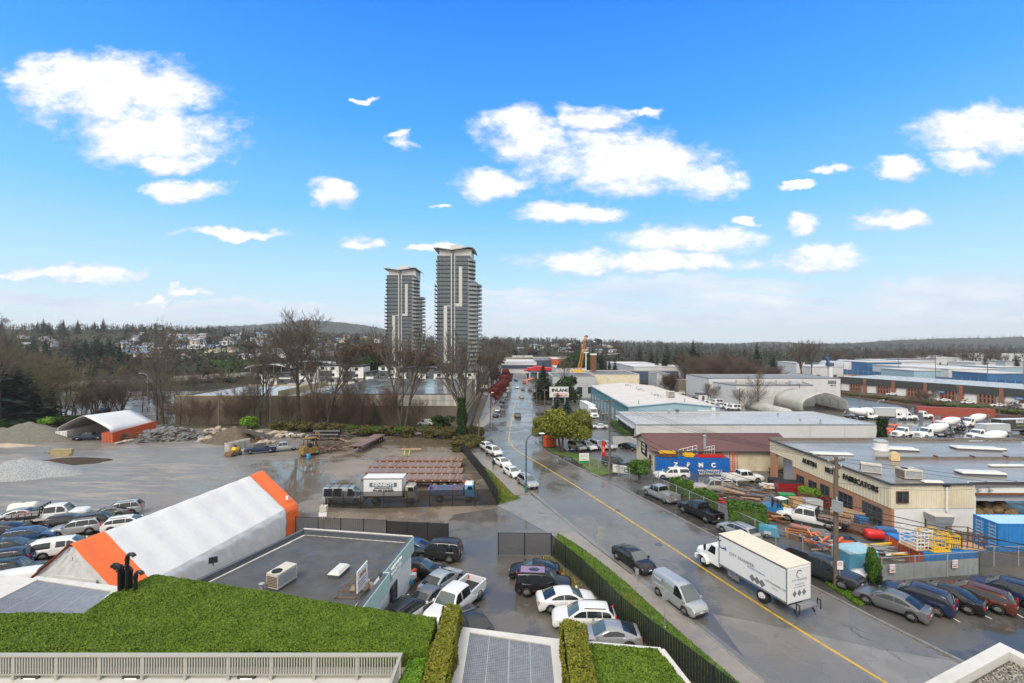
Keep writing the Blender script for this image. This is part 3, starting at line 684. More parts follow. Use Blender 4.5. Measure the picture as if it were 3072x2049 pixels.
#flat-roofed industrial building (left of the lot)
def build_northern():
 r=empty('workshop_building',(0,0,0),0,'low flat-roofed building with dark membrane roof and mint fascia','building')
 zt=4.2;FL,FR,NR,NL=(-18.65,40.7),(-8.66,39.06),(-10.3,27),(-24.2,27)
 MB().prism([FL,FR,(-9.75,32),(-10.1,32),NR,NL],-.1,zt-.42).put('wall',M.white_wall,r)
 n=22
 dirv=V3((3.3,12.5)).normalized()
 def clip(poly,a,b,c):
  out=[]
  for i in range(len(poly)):
   p,q=poly[i],poly[(i+1)%len(poly)];dp,dq=a*p[0]+b*p[1]-c,a*q[0]+b*q[1]-c
   if dp>=0:out.append(p)
   if dp*dq<0:t=dp/(dp-dq);out.append((lerp(p[0],q[0],t),lerp(p[1],q[1],t)))
  return out
 nx,ny=dirv.y,-dirv.x;base=[(-18.3,40.3),(-9.1,38.75),(-10.6,27),(-23.8,27)]
 lo=min(nx*p[0]+ny*p[1]for p in base);hi=max(nx*p[0]+ny*p[1]for p in base);w=(hi-lo)/n
 for i in range(n):
  c=lo+i*w;pl=clip(clip(base,nx,ny,c),-nx,-ny,-(c+w+.06))
  if len(pl)>2:MB().prism(pl,zt-.42,lambda p,c=c:zt-.36-.022*min(1,max(0,(nx*p[0]+ny*p[1]-c)/w))+.012).put('roofing_sheet',M.roof_dark,r)
 k=MB()
 for a,b in((FL,FR),(NL,FL)):k.beam((a[0],a[1],zt-.2),(b[0],b[1],zt-.2),.3,.4)
 k.put('parapet',M.dark_wall,r)
 k=MB()
 k.beam((FL[0],FL[1]+.1,zt+.03),(FR[0]+.12,FR[1]+.1,zt+.03),.16,.06);k.put('cap_flashing',M.white_conc,r)
 for(a,b,n0)in(((-8.5,39.2),(-9.35,33.0),7),((-8.95,33.0),(-9.75,26.5),7)):
  L=Vector(b)-Vector(a);t=V3((-L.y,L.x)).normalized()
  if t.x<0:t=-t
  MB().prism([a,b,(b[0]-t.x*.3,b[1]-t.y*.3),(a[0]-t.x*.3,a[1]-t.y*.3)],zt-1.28,zt+.02).put('fascia_backing',M.dark_wall,r)
  for i in range(n0):
   z0=zt-1.28+i*.185
   MB().prism([(a[0]+t.x*.002,a[1]),(b[0]+t.x*.002,b[1]),(b[0]+t.x*.06,b[1]+t.y*.06),(a[0]+t.x*.06,a[1]+t.y*.06)],z0,z0+.165).put('fascia_board',M.mint,r)
  ang=math.atan2(L.y,L.x)
  m_=(Vector(a)+Vector(b))/2+t*.09
  if a[0]>-8.6:
   for i,s in enumerate(('NORTHERN','INDUSTRIAL','CARBIDE')):text('lettering',s,.36,M.white_letter,r,(m_.x+.0,m_.y-1.2,zt-.25-i*.39),(R(90),0,ang+pi),.03,bold=.012)
  else:text('lettering','5489',.5,M.white_letter,r,(m_.x+.02,m_.y-1.2,zt-.75),(R(90),0,ang+pi),.03,bold=.012)
 MB().prism([(-9.36,33.1),(-8.9,33.1),(-8.9,32.95),(-9.36,32.95)],zt-1.28,zt+.03).put('fascia_backing',M.mint,r)
 f=TB(-9.2,-9.05,34.6,36.0,.8,2.2).put('window',M.win,r);TB(-9.06,-9.02,34.5,36.1,.72,.8).put('sill',M.white_wall,f)
 TB(-9.62,-9.5,36.6,37.6,0,2.1).put('door',M.white_wall,r)
 return r
build_northern()
def roof_unit(c,x,y,z,name='rooftop_unit',label='',sx=1.6,sy=1.0,sz=1.1,rot=0.,m=None,fan=True):
 p=az(c,x,y,z);r=empty(name,p,rot,label,'air conditioner')
 TB(-sx/2,sx/2,-sy/2,sy/2,.16,sz).put('casing',m or M.hvac,r)
 TB(-sx/2+.05,sx/2-.05,-sy/2+.05,sy/2-.05,0,.16).put('curb',M.dark_wall,r)
 g=MB()
 for k in range(7):g.tbox(-sx/2-.02,-sx/2,-sy/2+.06,sy/2-.06,.26+k*(sz-.4)/7,.26+(k+.6)*(sz-.4)/7)
 g.put('louvre',mat('coil_brown',(.12,.075,.05),.7),r)
 for s in(-1,):TB(-sx/2+.1,sx/2-.1,s*sy/2-.012*(s<0),s*sy/2+.012*(s>0),.3,sz-.15).put('access_panel',M.galv,r)
 if fan:MB().lathe([(0,.34),(.05,.34),(.06,.28),(.03,.05),(.07,.02)],(-sx*.25,0,sz),n=16).put('fan',M.dark,r)
 return r
roof_unit('c6',215,905,3.85,label='beige rooftop air conditioner with rusty coil on the dark membrane roof',sx=1.75,sy=1.0,sz=1.15,rot=R(72),m=M.hvac)
def skylight_box(c,x,y,z,sx,sy,label,rot=0,h=.25,name='skylight'):
 r=empty(name,az(c,x,y,z),rot,label,'skylight')
 TB(-sx/2,sx/2,-sy/2,sy/2,0,h).put('curb',M.dark_wall,r)
 TB(-sx/2-.04,sx/2+.04,-sy/2-.04,sy/2+.04,h,h+.18,.15,.15,.15).put('dome',M.skylight,r)
skylight_box('c6',600,830,3.85,1.5,.85,'small flat white skylight on the dark membrane roof',R(80))
def vent_stack(c,x,y,z,h,label,r_=.1):
 o=empty('roof_vent',az(c,x,y,z),0,label,'roof vent')
 MB().cyl((0,0,0),(0,0,h),r_,10).put('flue',M.galv,o,40);MB().lathe([(0,r_*1.7),(.03,r_*1.8),(.12,r_*.4)],(0,0,h),n=10).put('cap',M.galv,o,40)
 MB().lathe([(0,r_*2),(.06,r_*1.2)],(0,0,0),n=10).put('flashing',M.dark_wall,o)
vent_stack('c6',80,950,3.85,.5,'small metal roof vent left of the rooftop air conditioner',.12)
def roof_sign():
 p=az('c6',755,960,3.85);r=empty('roof_sign',p,R(84),'white sign board on a timber frame standing on the roof edge','sign')
 TB(-.8,.8,-.04,.04,.35,1.8).put('board',M.white_paint,r)
 f=MB()
 for s in(-.8,0,.8):f.beam((s,.1,0),(s,.1,1.8),.08);f.beam((s,.1,1.5),(s,1.5,0),.08);f.beam((s,.05,.05),(s,1.6,.05),.08)
 f.put('frame',M.timber,r)
 text('lettering','SIGNS',.36,mat('sign_brown',(.35,.16,.05),.5),r,(0,-.05,1.35),(R(90),0,0),.01,bold=.01)
 for i in range(3):TB(-.7+i*.05,.6-i*.1,-.048,-.042,.95-i*.18,1.01-i*.18).put('printed_line',M.grey_letter,r)
 for i in range(5):
  b=empty('sandbag',p+V3((ru(-.6,1.0),ru(.3,1.3),.02)),ru(0,3),'sandbag on the roof behind the white sign board','sandbag','sandbags behind the roof sign')
  TB(-.35,.35,-.2,.2,0,.22,.08,.08,.08).put('sack',M.rock_tan,b,60);TB(.35,.45,-.06,.06,.08,.16).put('knot',M.timber,b)
roof_sign()
#white and orange storage tent
def build_tent():
 A,B=V3((-31.4,32.6)),V3((-27.95,50.6));ax=(B-A).normalized();L=(B-A).length
 r=empty('storage_tent',(A.x,A.y,0),math.atan2(ax.y,ax.x)-pi/2,'long white fabric storage tent with orange ends','tent')
 hw=4.55
 prof=[(-hw*.97,0),(-hw,1.5),(-hw*.995,2.75),(-hw*.95,3.25),(-hw*.68,4.22),(-hw*.34,5.4),(-.25,6.45),(0,6.55)]
 prof=prof+[(-x,z)for x,z in prof[-2::-1]]
 pr=[]
 for(a,b)in zip(prof,prof[1:]):
  for k in range(4):pr.append((lerp(a[0],b[0],k/4),lerp(a[1],b[1],k/4)))
 pr.append(prof[-1])
 def skin(y0,y1,n,up=0.0):
  secs=[]
  for i in range(n+1):
   y=lerp(y0,y1,i/n);bay=(y/L*8)%1;sag=.085*sin(pi*bay)**2
   row=[]
   for k,(x,z)in enumerate(pr):
    s=abs(k/(len(pr)-1)-.5)*2;pur=abs(sin(s*pi*3.0))
    d=sag*(.35+.65*pur)*(1 if z>.4 else.2);wr=.045*sin(z*5+5.3*y+3*sin(y*1.3))*(1 if s>.62 else.2)*(.4+.6*sin(1.7*y+s*5)**2)
    n2=V3((x,z-2.5)).normalized();q=V3((x,z))-n2*(d+wr-up)
    row.append((q.x,y,max(0.02,q.y)))
   secs.append(row)
  return MB().loft(secs,cap=False,closed=False)
 skin(0,L,120).put('cover',M.membrane_w,r,24)
 skin(-.25,2.0,16,.05).put('end_band',M.orange_tarp,r,80);skin(L-1.7,L+.2,14,.05).put('end_band',M.orange_tarp,r,80)
 g=MB();rows=[]
 for i in range(22):
  t=i/21;zz=t*6.3;half=interp(zz,[p[1]for p in prof[:8]],[-p[0]for p in prof[:8]]);row=[]
  for k in range(30):
   s=k/29*2-1;row.append((s*half*.99,.0+.06*sin(s*14+zz*2.4)*sin(zz*1.3)+.04*sin(s*23-zz*5),zz))
  rows.append(row)
 g.loft(rows,cap=False,closed=False).put('gable_wall',M.membrane_w,r,80)
 MB().poly([(x,L-.05,z)for x,z in prof]).put('gable_wall',M.membrane_w,r)
 TB(-1.6,2.1,-.10,-.04,3.2,4.15).put('roll_door',mat('tent_panel',(.62,.62,.60),.6),r)
 f=MB()
 for x in(-.35,.1):f.tbox(x,x+.3,-.07,-.05,5.35,5.6)
 f.put('vent_flap',MATS['tent_panel'],r)
build_tent()
#vehicles
def wheel_parts(root,xs,half,r,w=.22,dual=(),m_rim=None,x_off=0):
 """wheels as parts, each with its rim as a sub-part"""
 t=MB();t.lathe([(-w/2,r*.62),(-w/2,r*.9),(-w/2+.03,r),(w/2-.03,r),(w/2,r*.9),(w/2,r*.62)],(0,0,0),(0,1,0),20,False)
 tm=t.mesh('tyre',M.rubber,40)
 g=MB();g.lathe([(w/2-.07,r*.63),(w/2+.005,r*.63),(w/2-.01,r*.5),(w/2-.04,r*.42),(w/2+.0,r*.16),(w/2+.01,.02)],(0,0,0),(0,1,0),14)
 for k in range(5):
  a=k*2*pi/5;g.beam((cos(a)*r*.1,w/2-.005,sin(a)*r*.1),(cos(a)*r*.6,w/2-.005,sin(a)*r*.6),r*.16,.03,up=(0,1,0))
 gm=g.mesh('rim',m_rim or M.rim,40)
 for x in xs:
  for s in(1,-1):
   o=link('wheel',tm,root);o.location=(x,s*(half-w/2+.01),r);o.rotation_euler.z=0 if s>0 else pi
   link('rim',gm,o)
def car(kind,L,Wd,Ht,wb,r,top,cab,wins,belt_t=(.10,.90),rear='trunk',clear=.2,bed=None,fo=.0,rails=False,name=None):
 """a passenger vehicle. x forward. top = [(x, height of the lower body)], cab = (rear base x, rear roof x, front roof x, front base x)"""
 root=empty(name or kind);hw=Wd/2;xf,xr=wb/2+fo,-wb/2+fo
 tx,tz=[p[0]for p in top],[p[1]for p in top]
 zt=lambda x:interp(x,tx,tz)
 st={-L/2,-L/2+.05,-L/2+.16,L/2-.2,L/2-.07,L/2}|{p[0]for p in top}
 R2=r+.075
 for c in(xf,xr):
  for k in range(-4,5):st.add(c+R2*sin(k/4*pi/2)*.999)
 if bed:st|={bed[0]-.001,bed[0]+.001,bed[1]}
 secs=[]
 for x in sorted(st):
  if not-L/2<=x<=L/2:continue
  e=max(0,(abs(x)-(L/2-.75))/.75);w=hw*(1-.16*e**2.2);h=zt(x)
  if bed and bed[0]<x<bed[1]:h=bed[2]
  zb=clear
  for c in(xf,xr):
   if abs(x-c)<R2:zb=max(zb,r+math.sqrt(max(0,R2*R2-(x-c)**2))*.96)
  if abs(x)>L/2-.01:zb=max(zb,clear+.14);h-=.10
  elif abs(x)>L/2-.09:zb=max(zb,clear+.04);h-=.03
  zb=min(zb,h-.12)
  m1=lerp(zb,h,.35);
  half=[(w*.93,zb),(w*.99,zb+(h-zb)*.12),(w,m1),(w*.985,lerp(zb,h,.72)),(w*.94,h-.045),(w*.84,h),(w*.45,h+.018),(0,h+.024)]
  secs.append([(x,y,z)for y,z in half]+[(x,-y,z)for y,z in half[-2::-1]])
 MB().loft(secs).put('body',PAINT['white'],root,38)
 TB(xr-.5,xf+.45,-hw*.72,hw*.72,clear-.02,.62).put('underbody',M.dark,root)
 bR,rR,rF,bF=cab;zb0=min(zt(bF),zt((bR+bF)/2))-.03;wb_,wr=hw*.93,hw*.70;zR=(zt(bR)if rear!='bed' else zt((bR+bF)/2))-.03;ze=Ht-.05
 def zr(x):
  if x>=rF:t=(bF-x)/(bF-rF);return lerp(zb0,ze,t*(1.18-.18*t))
  if x<=rR:t=(x-bR)/(rR-bR);return lerp(zR,ze,t*(1.18-.18*t))
  m=(x-(rR+rF)/2)/((rF-rR)/2);return ze+.055*(1-m*m)
 zl=lambda x:lerp(zR,zb0,(x-bR)/(bF-bR))
 wz=lambda z:lerp(wb_,wr,max(0,(z-zb0)/(Ht-zb0))**1.3)
 xsn=[lerp(bR,rR,t)for t in(0,.35,.7)]+[lerp(rR,rF,t)for t in(0,.2,.4,.6,.8)]+[lerp(rF,bF,t)for t in(0,.3,.65,1)]
 secs=[]
 for x in xsn:
  z=zr(x);zb_=min(zl(x),z)-.03;zs=max(zb_+.005,z-.085);zm=(zb_+zs)/2
  half=[(wz(zb_),zb_),(wz(zm),zm),(wz(zs),zs),(wz(z)*.90,z-.02),(wz(z)*.5,z+.012),(0,z+.022)];secs.append([(x,-y,q)for y,q in half]+[(x,y,q)for y,q in half[-2::-1]])
 MB().loft(secs).put('cab',PAINT['white'],root,40)
 for sgn in(1,-1):
  for(s0,s1)in wins:
   f=MB();rows=[]
   for k in range(6):
    x=lerp(lerp(bR,bF,s0),lerp(bR,bF,s1),k/5);lo=zl(x)+.07;hi=zr(x)-.115
    if hi>lo+.04:rows.append([(x,sgn*(wz(z)+.012),z)for z in(lo,(lo+hi)/2,hi)])
   if len(rows)>1:f.loft(rows,cap=False,closed=False).put('side_window',M.glass,root)
 def endq(front,t0,t1):
  rows=[]
  for k in range(5):
   t=lerp(t0,t1,k/4);x=lerp(bF,rF,t)if front else lerp(bR,rR,t);z=zr(x);o=.02 if front else-.02
   rows.append([(x+o*(1-abs(y))+o*.6,y*wz(z),z+(.035 if abs(y)<.6 else.0)+.004)for y in(-.88,-.5,0,.5,.88)])
  return MB().loft(rows,cap=False,closed=False)
 endq(True,.05,.93).put('windscreen',M.glass_pale,root,40);endq(False,.1 if rear=='trunk' else.22,.9).put('rear_window',M.glass,root,40)
 zf,zrr=zt(L/2-.2),zt(-L/2+.16)
 for s in(1,-1):
  TB(L/2-.34,L/2-.045,s*hw*.60-.17,s*hw*.60+.17,zf-.24,zf-.09,0,.07,.03).put('headlight',M.lamp_white,root)
  zz=(zrr-.32,zrr-.1);k=.12
  if rear=='tall':zz=(zrr-.26,zrr+.10);k=.08
  if rear=='bed':zz=(bed[3]-.42,bed[3]-.06);k=.07
  TB(-L/2-.005,-L/2+(.24 if k>.1 else.12),s*hw*.72-k,s*hw*.72+k,zz[0],zz[1],.03,0,.01).put('taillight',M.lamp_red,root)
  TB(bF-.28,bF-.12,s*(hw+.02)-.09,s*(hw+.02)+.09,zb0+.05,zb0+.20,.02,.02,.02).put('wing_mirror',PAINT['white'],root)
 TB(L/2-.12,L/2-.035,-hw*.42,hw*.42,zf-.34,zf-.12,0,.03).put('grille',M.dark,root)
 TB(L/2-.06,L/2+.004,-hw*.7,hw*.7,clear+.08,clear+.22).put('lower_grille',M.rubber,root)
 TB(L/2,L/2+.014,-.16,.16,clear+.25,clear+.36).put('number_plate',M.plate,root)
 TB(-L/2-.014,-L/2,-.16,.16,zrr-.42,zrr-.30).put('number_plate',M.plate,root)
 if bed:
  x0,x1,zfl,zto=bed
  for s in(1,-1):TB(x0+.08,x1,s*hw*.9-.07,s*hw*.9+.07,zfl-.05,zto,0,0,.01).put('bed_side',PAINT['white'],root)
  TB(x0,x0+.08,-hw*.9,hw*.9,zfl-.3,zto).put('tailgate',PAINT['white'],root)
  TB(x0+.09,x1-.02,-hw*.80,hw*.80,zfl+.02,zfl+.05).put('bed_liner',M.rubber,root)
  TB(x0-.12,x0+.03,-hw*.85,hw*.85,.45,.62).put('rear_bumper',M.chrome,root)
  TB(L/2-.05,L/2+.08,-hw*.9,hw*.9,.42,.62).put('front_bumper',M.chrome,root)
 if rails:
  for s in(1,-1):MB().beam((rR+.2,s*wr*.92,Ht+.02),(rF-.3,s*wr*.92,Ht+.02),.04).put('roof_rail',M.rubber,root)
 wheel_parts(root,(xf,xr),hw,r)
 return root
PROTO={}
def protos():
 p=PROTO
 p['sedan']=car('sedan',4.72,1.84,1.45,2.82,.345,[(-2.36,.92),(-2.2,1.02),(-1.6,1.04),(.7,.95),(1.05,.95),(1.7,.87),(2.1,.76),(2.36,.60)],(-1.95,-.85,.30,1.22),[(.13,.50),(.515,.93)])
 p['wagon']=car('estate_car',4.65,1.84,1.52,2.75,.345,[(-2.32,.95),(-2.2,1.02),(.7,.96),(1.05,.95),(1.75,.88),(2.1,.78),(2.32,.62)],(-2.24,-1.72,.30,1.2),[(.05,.28),(.295,.60),(.615,.94)],rear='tall',rails=True)
 p['suv']=car('suv',4.62,1.90,1.70,2.68,.37,[(-2.31,1.0),(-2.2,1.1),(.8,1.06),(1.05,1.06),(1.75,.99),(2.1,.90),(2.31,.74)],(-2.25,-1.75,.25,1.15),[(.05,.29),(.305,.60),(.615,.93)],rear='tall',clear=.26,rails=True)
 p['boxy_suv']=car('boxy_suv',4.7,1.9,1.86,2.75,.39,[(-2.35,1.05),(-2.2,1.14),(1.0,1.12),(1.25,1.12),(1.95,1.06),(2.2,1.0),(2.35,.86)],(-2.30,-2.08,.5,1.2),[(.03,.27),(.29,.60),(.615,.95)],rear='tall',clear=.3,rails=True)
 p['coupe']=car('coupe',4.5,1.84,1.38,2.65,.345,[(-2.25,.88),(-2.1,.98),(-1.5,1.0),(.6,.92),(.95,.92),(1.6,.84),(2.0,.72),(2.25,.56)],(-2.0,-.85,.1,1.05),[(.16,.95)])
 p['pickup']=car('pickup_truck',5.85,2.0,1.92,3.65,.40,[(-2.92,1.12),(-.65,1.16),(1.35,1.15),(1.6,1.15),(2.5,1.12),(2.92,1.0)],(-.70,-.60,.75,1.42),[(.05,.48),(.52,.93)],rear='bed',clear=.38,bed=(-2.9,-.72,.72,1.24))
 p['long_pickup']=car('pickup_truck',6.3,2.03,1.98,4.0,.42,[(-3.15,1.14),(-.75,1.2),(1.55,1.2),(1.8,1.2),(2.75,1.16),(3.15,1.05)],(-.80,-.68,.95,1.62),[(.05,.48),(.52,.93)],rear='bed',clear=.42,bed=(-3.12,-.82,.75,1.30))
 p['canopy_pickup']=car('pickup_truck',5.5,1.9,1.75,3.3,.38,[(-2.75,1.08),(.9,1.08),(1.2,1.07),(2.2,1.02),(2.6,.95),(2.75,.85)],(-2.7,-2.55,.3,1.2),[(.03,.40),(.50,.68),(.70,.95)],rear='tall',clear=.34)
 p['van']=car('cargo_van',4.75,1.76,1.88,2.92,.32,[(-2.37,1.0),(-2.2,1.08),(.9,1.02),(1.5,1.0),(2.1,.92),(2.37,.74)],(-2.32,-2.22,.65,1.62),[(.66,.88)],rear='tall',clear=.22)
 p['big_van']=car('cargo_van',5.6,2.0,2.15,3.5,.36,[(-2.8,1.05),(1.4,1.1),(1.9,1.1),(2.5,1.02),(2.8,.8)],(-2.76,-2.68,1.15,2.0),[(.05,.28),(.31,.54),(.70,.90)],rear='tall',clear=.28)
 p['minivan']=car('minivan',5.0,1.95,1.78,3.0,.34,[(-2.5,1.0),(1.2,1.0),(1.6,.98),(2.2,.88),(2.5,.72)],(-2.42,-2.2,.6,1.62),[(.04,.28),(.31,.56),(.60,.88)],rear='tall')
protos()
PAINTED=('body','cab','wing_mirror','bed_side','tailgate')
def place(kind,pos,head,color,label,group=None,cat='car',name=None,cabcolor=None,scale=1.0,strip=()):
 """put one vehicle on the ground; the first of its kind is the model itself"""
 o=copy_tree(PROTO[kind])
 if name:o.name=name
 sl_=(base_z(pos.y+3)-base_z(pos.y-3))/6
 o.location=(pos.x,pos.y,terr(pos.x,pos.y)+(.05));o.rotation_euler=(0,0,R(head))
 th=R(head);o.rotation_euler=(math.atan(sl_)*cos(th),-math.atan(sl_)*sin(th),th)
 if scale!=1:o.scale=(scale,)*3
 tag(o,label,cat,group)
 for c in KIDS[o.session_uid]:
  n=c.name.split('.')[0]
  if n in PAINTED:repaint(c,PAINT[cabcolor if(cabcolor and n=='cab')else color])
 return o
def V(kind,c,x,y,head,color,label,**k):return place(kind,at(c,x,y),head,color,label,**k)
V('coupe','c7',345,855,176,'black','black coupe beside the slatted gate, first in its row along the fence')
o=V('boxy_suv','c7',405,960,-4,'black','black boxy off-roader with a violet roof panel in the fenced lot',cat='suv')
TB(-1.9,.1,-.55,.55,1.868,1.876).put('roof_panel',mat('violet_panel',(.20,.12,.22),.2,coat=.5),o)
V('sedan','c7',560,1060,6,'white','white saloon with its tail to the lot, next to the black boxy off-roader')
V('wagon','c7',675,1180,177,'white','white estate car facing into the lot behind the upright hedge')
V('coupe','c7',835,1305,178,'lightgrey','grey coupe at the near end of the row along the black fence')
V('boxy_suv','c6',1265,735,172,'charcoal','dark grey off-roader with roof rack by the fence end',cat='suv')
V('sedan','c6',1085,700,165,'blue','bright blue car nose just showing beside the dark off-roader')
V('coupe','c6',1150,845,-10,'black','black convertible with soft top by the mint fascia',cabcolor='charcoal')
V('sedan','c6',1290,930,62,'silver','silver saloon half hidden between the grey saloon and the white pickup')
V('sedan','c6',1215,1040,62,'grey','grey saloon with glass roof seen from behind beside the white pickup')
V('long_pickup','c6',1385,1085,243,'white','large white crew-cab pickup facing the viewer in the lot',cat='pickup')
V('suv','c6',1070,1150,60,'white','white small off-roader with dark striped roof by the hedge',cat='suv',cabcolor='charcoal')
V('coupe','c6',1490,1215,120,'charcoal','dark car roof peeping out above the square grating')
V('sedan','c7',1010,775,-66,'black','black saloon driving towards the viewer past the sidewalk signs')
o=V('van','c7',1315,1035,-67,'silver','silver small delivery van parked at the sidewalk kerb',cat='van')
for s in(1,-1):
 TB(-2.0,-.95,s*.835-.012,s*.835+.012,1.25,1.68).put('side_sign',mat('van_decal',(.22,.28,.33),.4),o)
 text('lettering','ROBUR',.26,M.white_letter,o,(-1.47,s*.85,1.48),(R(90),0,R(180)if s>0 else 0),.004)
V('pickup','d1',318,775,112,'lightgrey','grey pickup with bed cover parked beyond the road, first in the row',cat='pickup')
V('pickup','d1',780,985,112,'black','black crew-cab pickup parked by the chain-link fence',cat='pickup')
V('wagon','d1',1235,1215,112,'silver','silver estate car with roof rails behind the white box truck')
PARK=[('sedan',1065,1075,125,'grey','metallic grey saloon, first of the five cars parked by the grey fence','car'),('suv',1235,1045,127,'navy','navy blue crossover between the metallic grey and black cars','suv'),('sedan',1425,1030,127,'black','black saloon between the navy crossover and the brown one','car'),('wagon',1625,1030,127,'brown','metallic brown crossover parked by the grey fence','suv'),('suv',1835,1005,127,'navy','navy blue car cut by the frame, last of the row by the fence','suv')]
for k,x,y,h,c,l,ct in PARK:V(k,'c8',x,y,h,c,l,cat=ct)
V('canopy_pickup','d1',445,535,181,'white','white pickup with canopy in front of the blue container',cat='pickup')
V('long_pickup','d1',1285,575,2,'white','white crew-cab pickup with open bed by the maroon-roofed shed',cat='pickup',scale=.95)
o=V('pickup','d1',960,695,176,'beige','beige pickup with ladder rack and bull bar',cat='pickup')
f=MB()
for s in(-.85,.85):f.beam((-2.8,s,1.9),(.5,s,1.9),.06);[f.beam((x,s,1.2),(x,s,1.9),.06)for x in(-2.7,-.8)]
for x in(-2.7,-.8):f.beam((x,-.85,1.9),(x,.85,1.9),.06)
for k in range(7):f.beam((2.95+.12,-.95+k*.31,.5),(2.95+.12,-.95+k*.31,1.3),.06)
f.beam((3.07,-.95,1.3),(3.07,.95,1.3),.07);f.put('ladder_rack',M.white_paint,o)
def flatbed(c,x,y,head,color,label,scale=1.0,rust=True):
 o=V('long_pickup',c,x,y,head,color,label,cat='flatbed truck',scale=scale,name='flatbed_truck')
 for ch in list(KIDS[o.session_uid]):
  if ch.name.split('.')[0]in('bed_side','tailgate','bed_liner','rear_bumper'):KIDS[o.session_uid].remove(ch);bpy.data.objects.remove(ch)
 d=TB(-3.9,-.95,-1.15,1.15,1.0,1.12);d.put('deck',M.deck,o)
 f=MB()
 for s in(1,-1):f.tbox(-3.9,-.95,s*1.17-.03,s*1.17+.03,.95,1.18);f.beam((-3.85,s*1.17,1.45),(-1.0,s*1.17,1.45),.05);[f.beam((lerp(-3.85,-1.0,k/5),s*1.17,1.1),(lerp(-3.85,-1.0,k/5),s*1.17,1.45),.05)for k in range(6)]
 f.put('side_rail',M.rubber,o)
 h=MB();[h.beam((-.92,y_,1.1),(-.92,y_,2.05),.09)for y_ in(-1.1,-.55,0,.55,1.1)];[h.beam((-.92,-1.1,z),(-.92,1.1,z),.1)for z in(1.35,1.7,2.05)]
 h.put('headboard',M.rubber,o)
 return o
flatbed('d1',2060,1070,140,'white','white flatbed truck with wooden deck in the metal shop yard')
V('long_pickup','d2',215,990,-58,'charcoal','charcoal work pickup behind the wooden utility pole',cat='pickup')
LL=[('boxy_suv',150,1300,22,'green','dark green off-roader with its round headlamp towards the tent','suv'),('suv',20,1130,200,'navy','dark blue hatchback with red tail lamp behind the white saloon','car'),('sedan',150,930,22,'green','very dark green saloon behind the white saloon with open seams','car'),('sedan',480,990,204,'white','white saloon with dark sunroof facing left in the storage lot','car'),('canopy_pickup',960,940,25,'white','white pickup with white canopy next to the tent gable','pickup'),('wagon',420,760,24,'blue','steel blue estate car with silver roof bars','car'),('sedan',-20,700,200,'charcoal','charcoal car with red tail lamp at the left edge of the frame','car'),('wagon',960,575,27,'black','black estate car next to the flatbed with steel headboard','car'),('suv',1060,660,205,'silver','silver crossover facing left among the stored cars','suv'),('boxy_suv',1370,600,27,'lightgrey','grey boxy off-roader with black roof in the storage lot','suv'),('suv',1650,400,207,'silver','silver crossover at the far corner of the storage lot','suv'),('wagon',1780,590,27,'white','white estate car half behind the long tent','car'),('sedan',330,470,25,'silver','pale silver car behind the flatbed truck deck','car'),('van',60,1500,205,'white','pale car with green-tinted windscreen beside the tent gable','car'),('coupe',1480,440,207,'grey','grey car with bonnet visible behind the grey off-roader','car')]
for k,x,y,h,c,l,ct in LL:V(k,'d4',x,y,h,c,l,cat=ct,cabcolor='black' if 'black roof' in l else None)
flatbed('d4',760,480,22,'white','white flatbed truck with steel headboard in the storage lot')
V('pickup','d5',1510,405,205,'navy','dark blue pickup parked by the pale boulders',cat='pickup');V('pickup','d5',1725,385,212,'silver','silver pickup parked between the dark pickup and the old forklift',cat='pickup')
V('long_pickup','c1',790,1235,200,'navy','dark blue pickup under the white carport roof',cat='pickup');V('van','c2',1550,1105,170,'white','white van behind the brambles at the tan block wall',cat='van')
V('sedan','c1',885,990,180,'charcoal','dark car on the back road behind the carport')
K1=[('suv','c7',300,245,-68,'silver','silver crossover at the green lamp post, nearest of the kerbside row'),('sedan','c7',196,175,-66,'white','white saloon with dark roof second in the kerbside row'),('sedan','c7',128,108,-64,'white','small white saloon beside the walking person'),('boxy_suv','c3',95,1370,-62,'white','white large off-roader ahead of the walking person'),('suv','c3',38,1325,-62,'white','white crossover tucked behind the white large off-roader'),('suv','c3',25,1275,-66,'charcoal','charcoal crossover at the head of the near kerbside group')]
for k,c,x,y,h,p,l in K1:V(k,c,x,y,h,p,l,cat='suv' if 'suv' in k else 'car')
KR=[(108,1030,'black'),(127,985,'silver'),(147,944,'charcoal'),(163,908,'navy'),(177,880,'grey'),(189,856,'silver'),(199,836,'charcoal')]
KL=['black car nearest in the far kerbside row by the orange cone','pale silver car second in the far kerbside row','charcoal car third in the far kerbside row','navy car fourth in the far kerbside row','grey car fifth in the far kerbside row','silver car sixth in the far kerbside row','charcoal car just before the white van at the far kerb']
for i,(x,y,p)in enumerate(KR):V('suv' if i%2 else 'sedan','c3',x,y,-92,p,KL[i],group='cars parked along the far kerb')
V('big_van','c3',210,815,-93,'white','white high van at the end of the far kerbside row',cat='van')
V('suv','c3',303,1035,95,'grey','dark grey crossover driving away down the middle of the street',cat='suv');V('sedan','c3',338,865,92,'silver','silver car driving away in the middle distance of the street')
V('sedan','c3',350,795,92,'grey','grey car driving away beyond the silver car');V('sedan','c3',300,778,-90,'white','white car with headlamps coming up the far street')
V('boxy_suv','c3',410,805,-92,'charcoal','charcoal off-roader parked at the right kerb of the far street',cat='suv');V('sedan','c3',290,714,-80,'black','black car far down the street near the red-leaved trees')
V('suv','c3',360,738,92,'red','dark red car far down the street by the orange barriers',cat='suv');V('sedan','c2',2078,845,-80,'grey','grey car parked on the side lane by the block building')
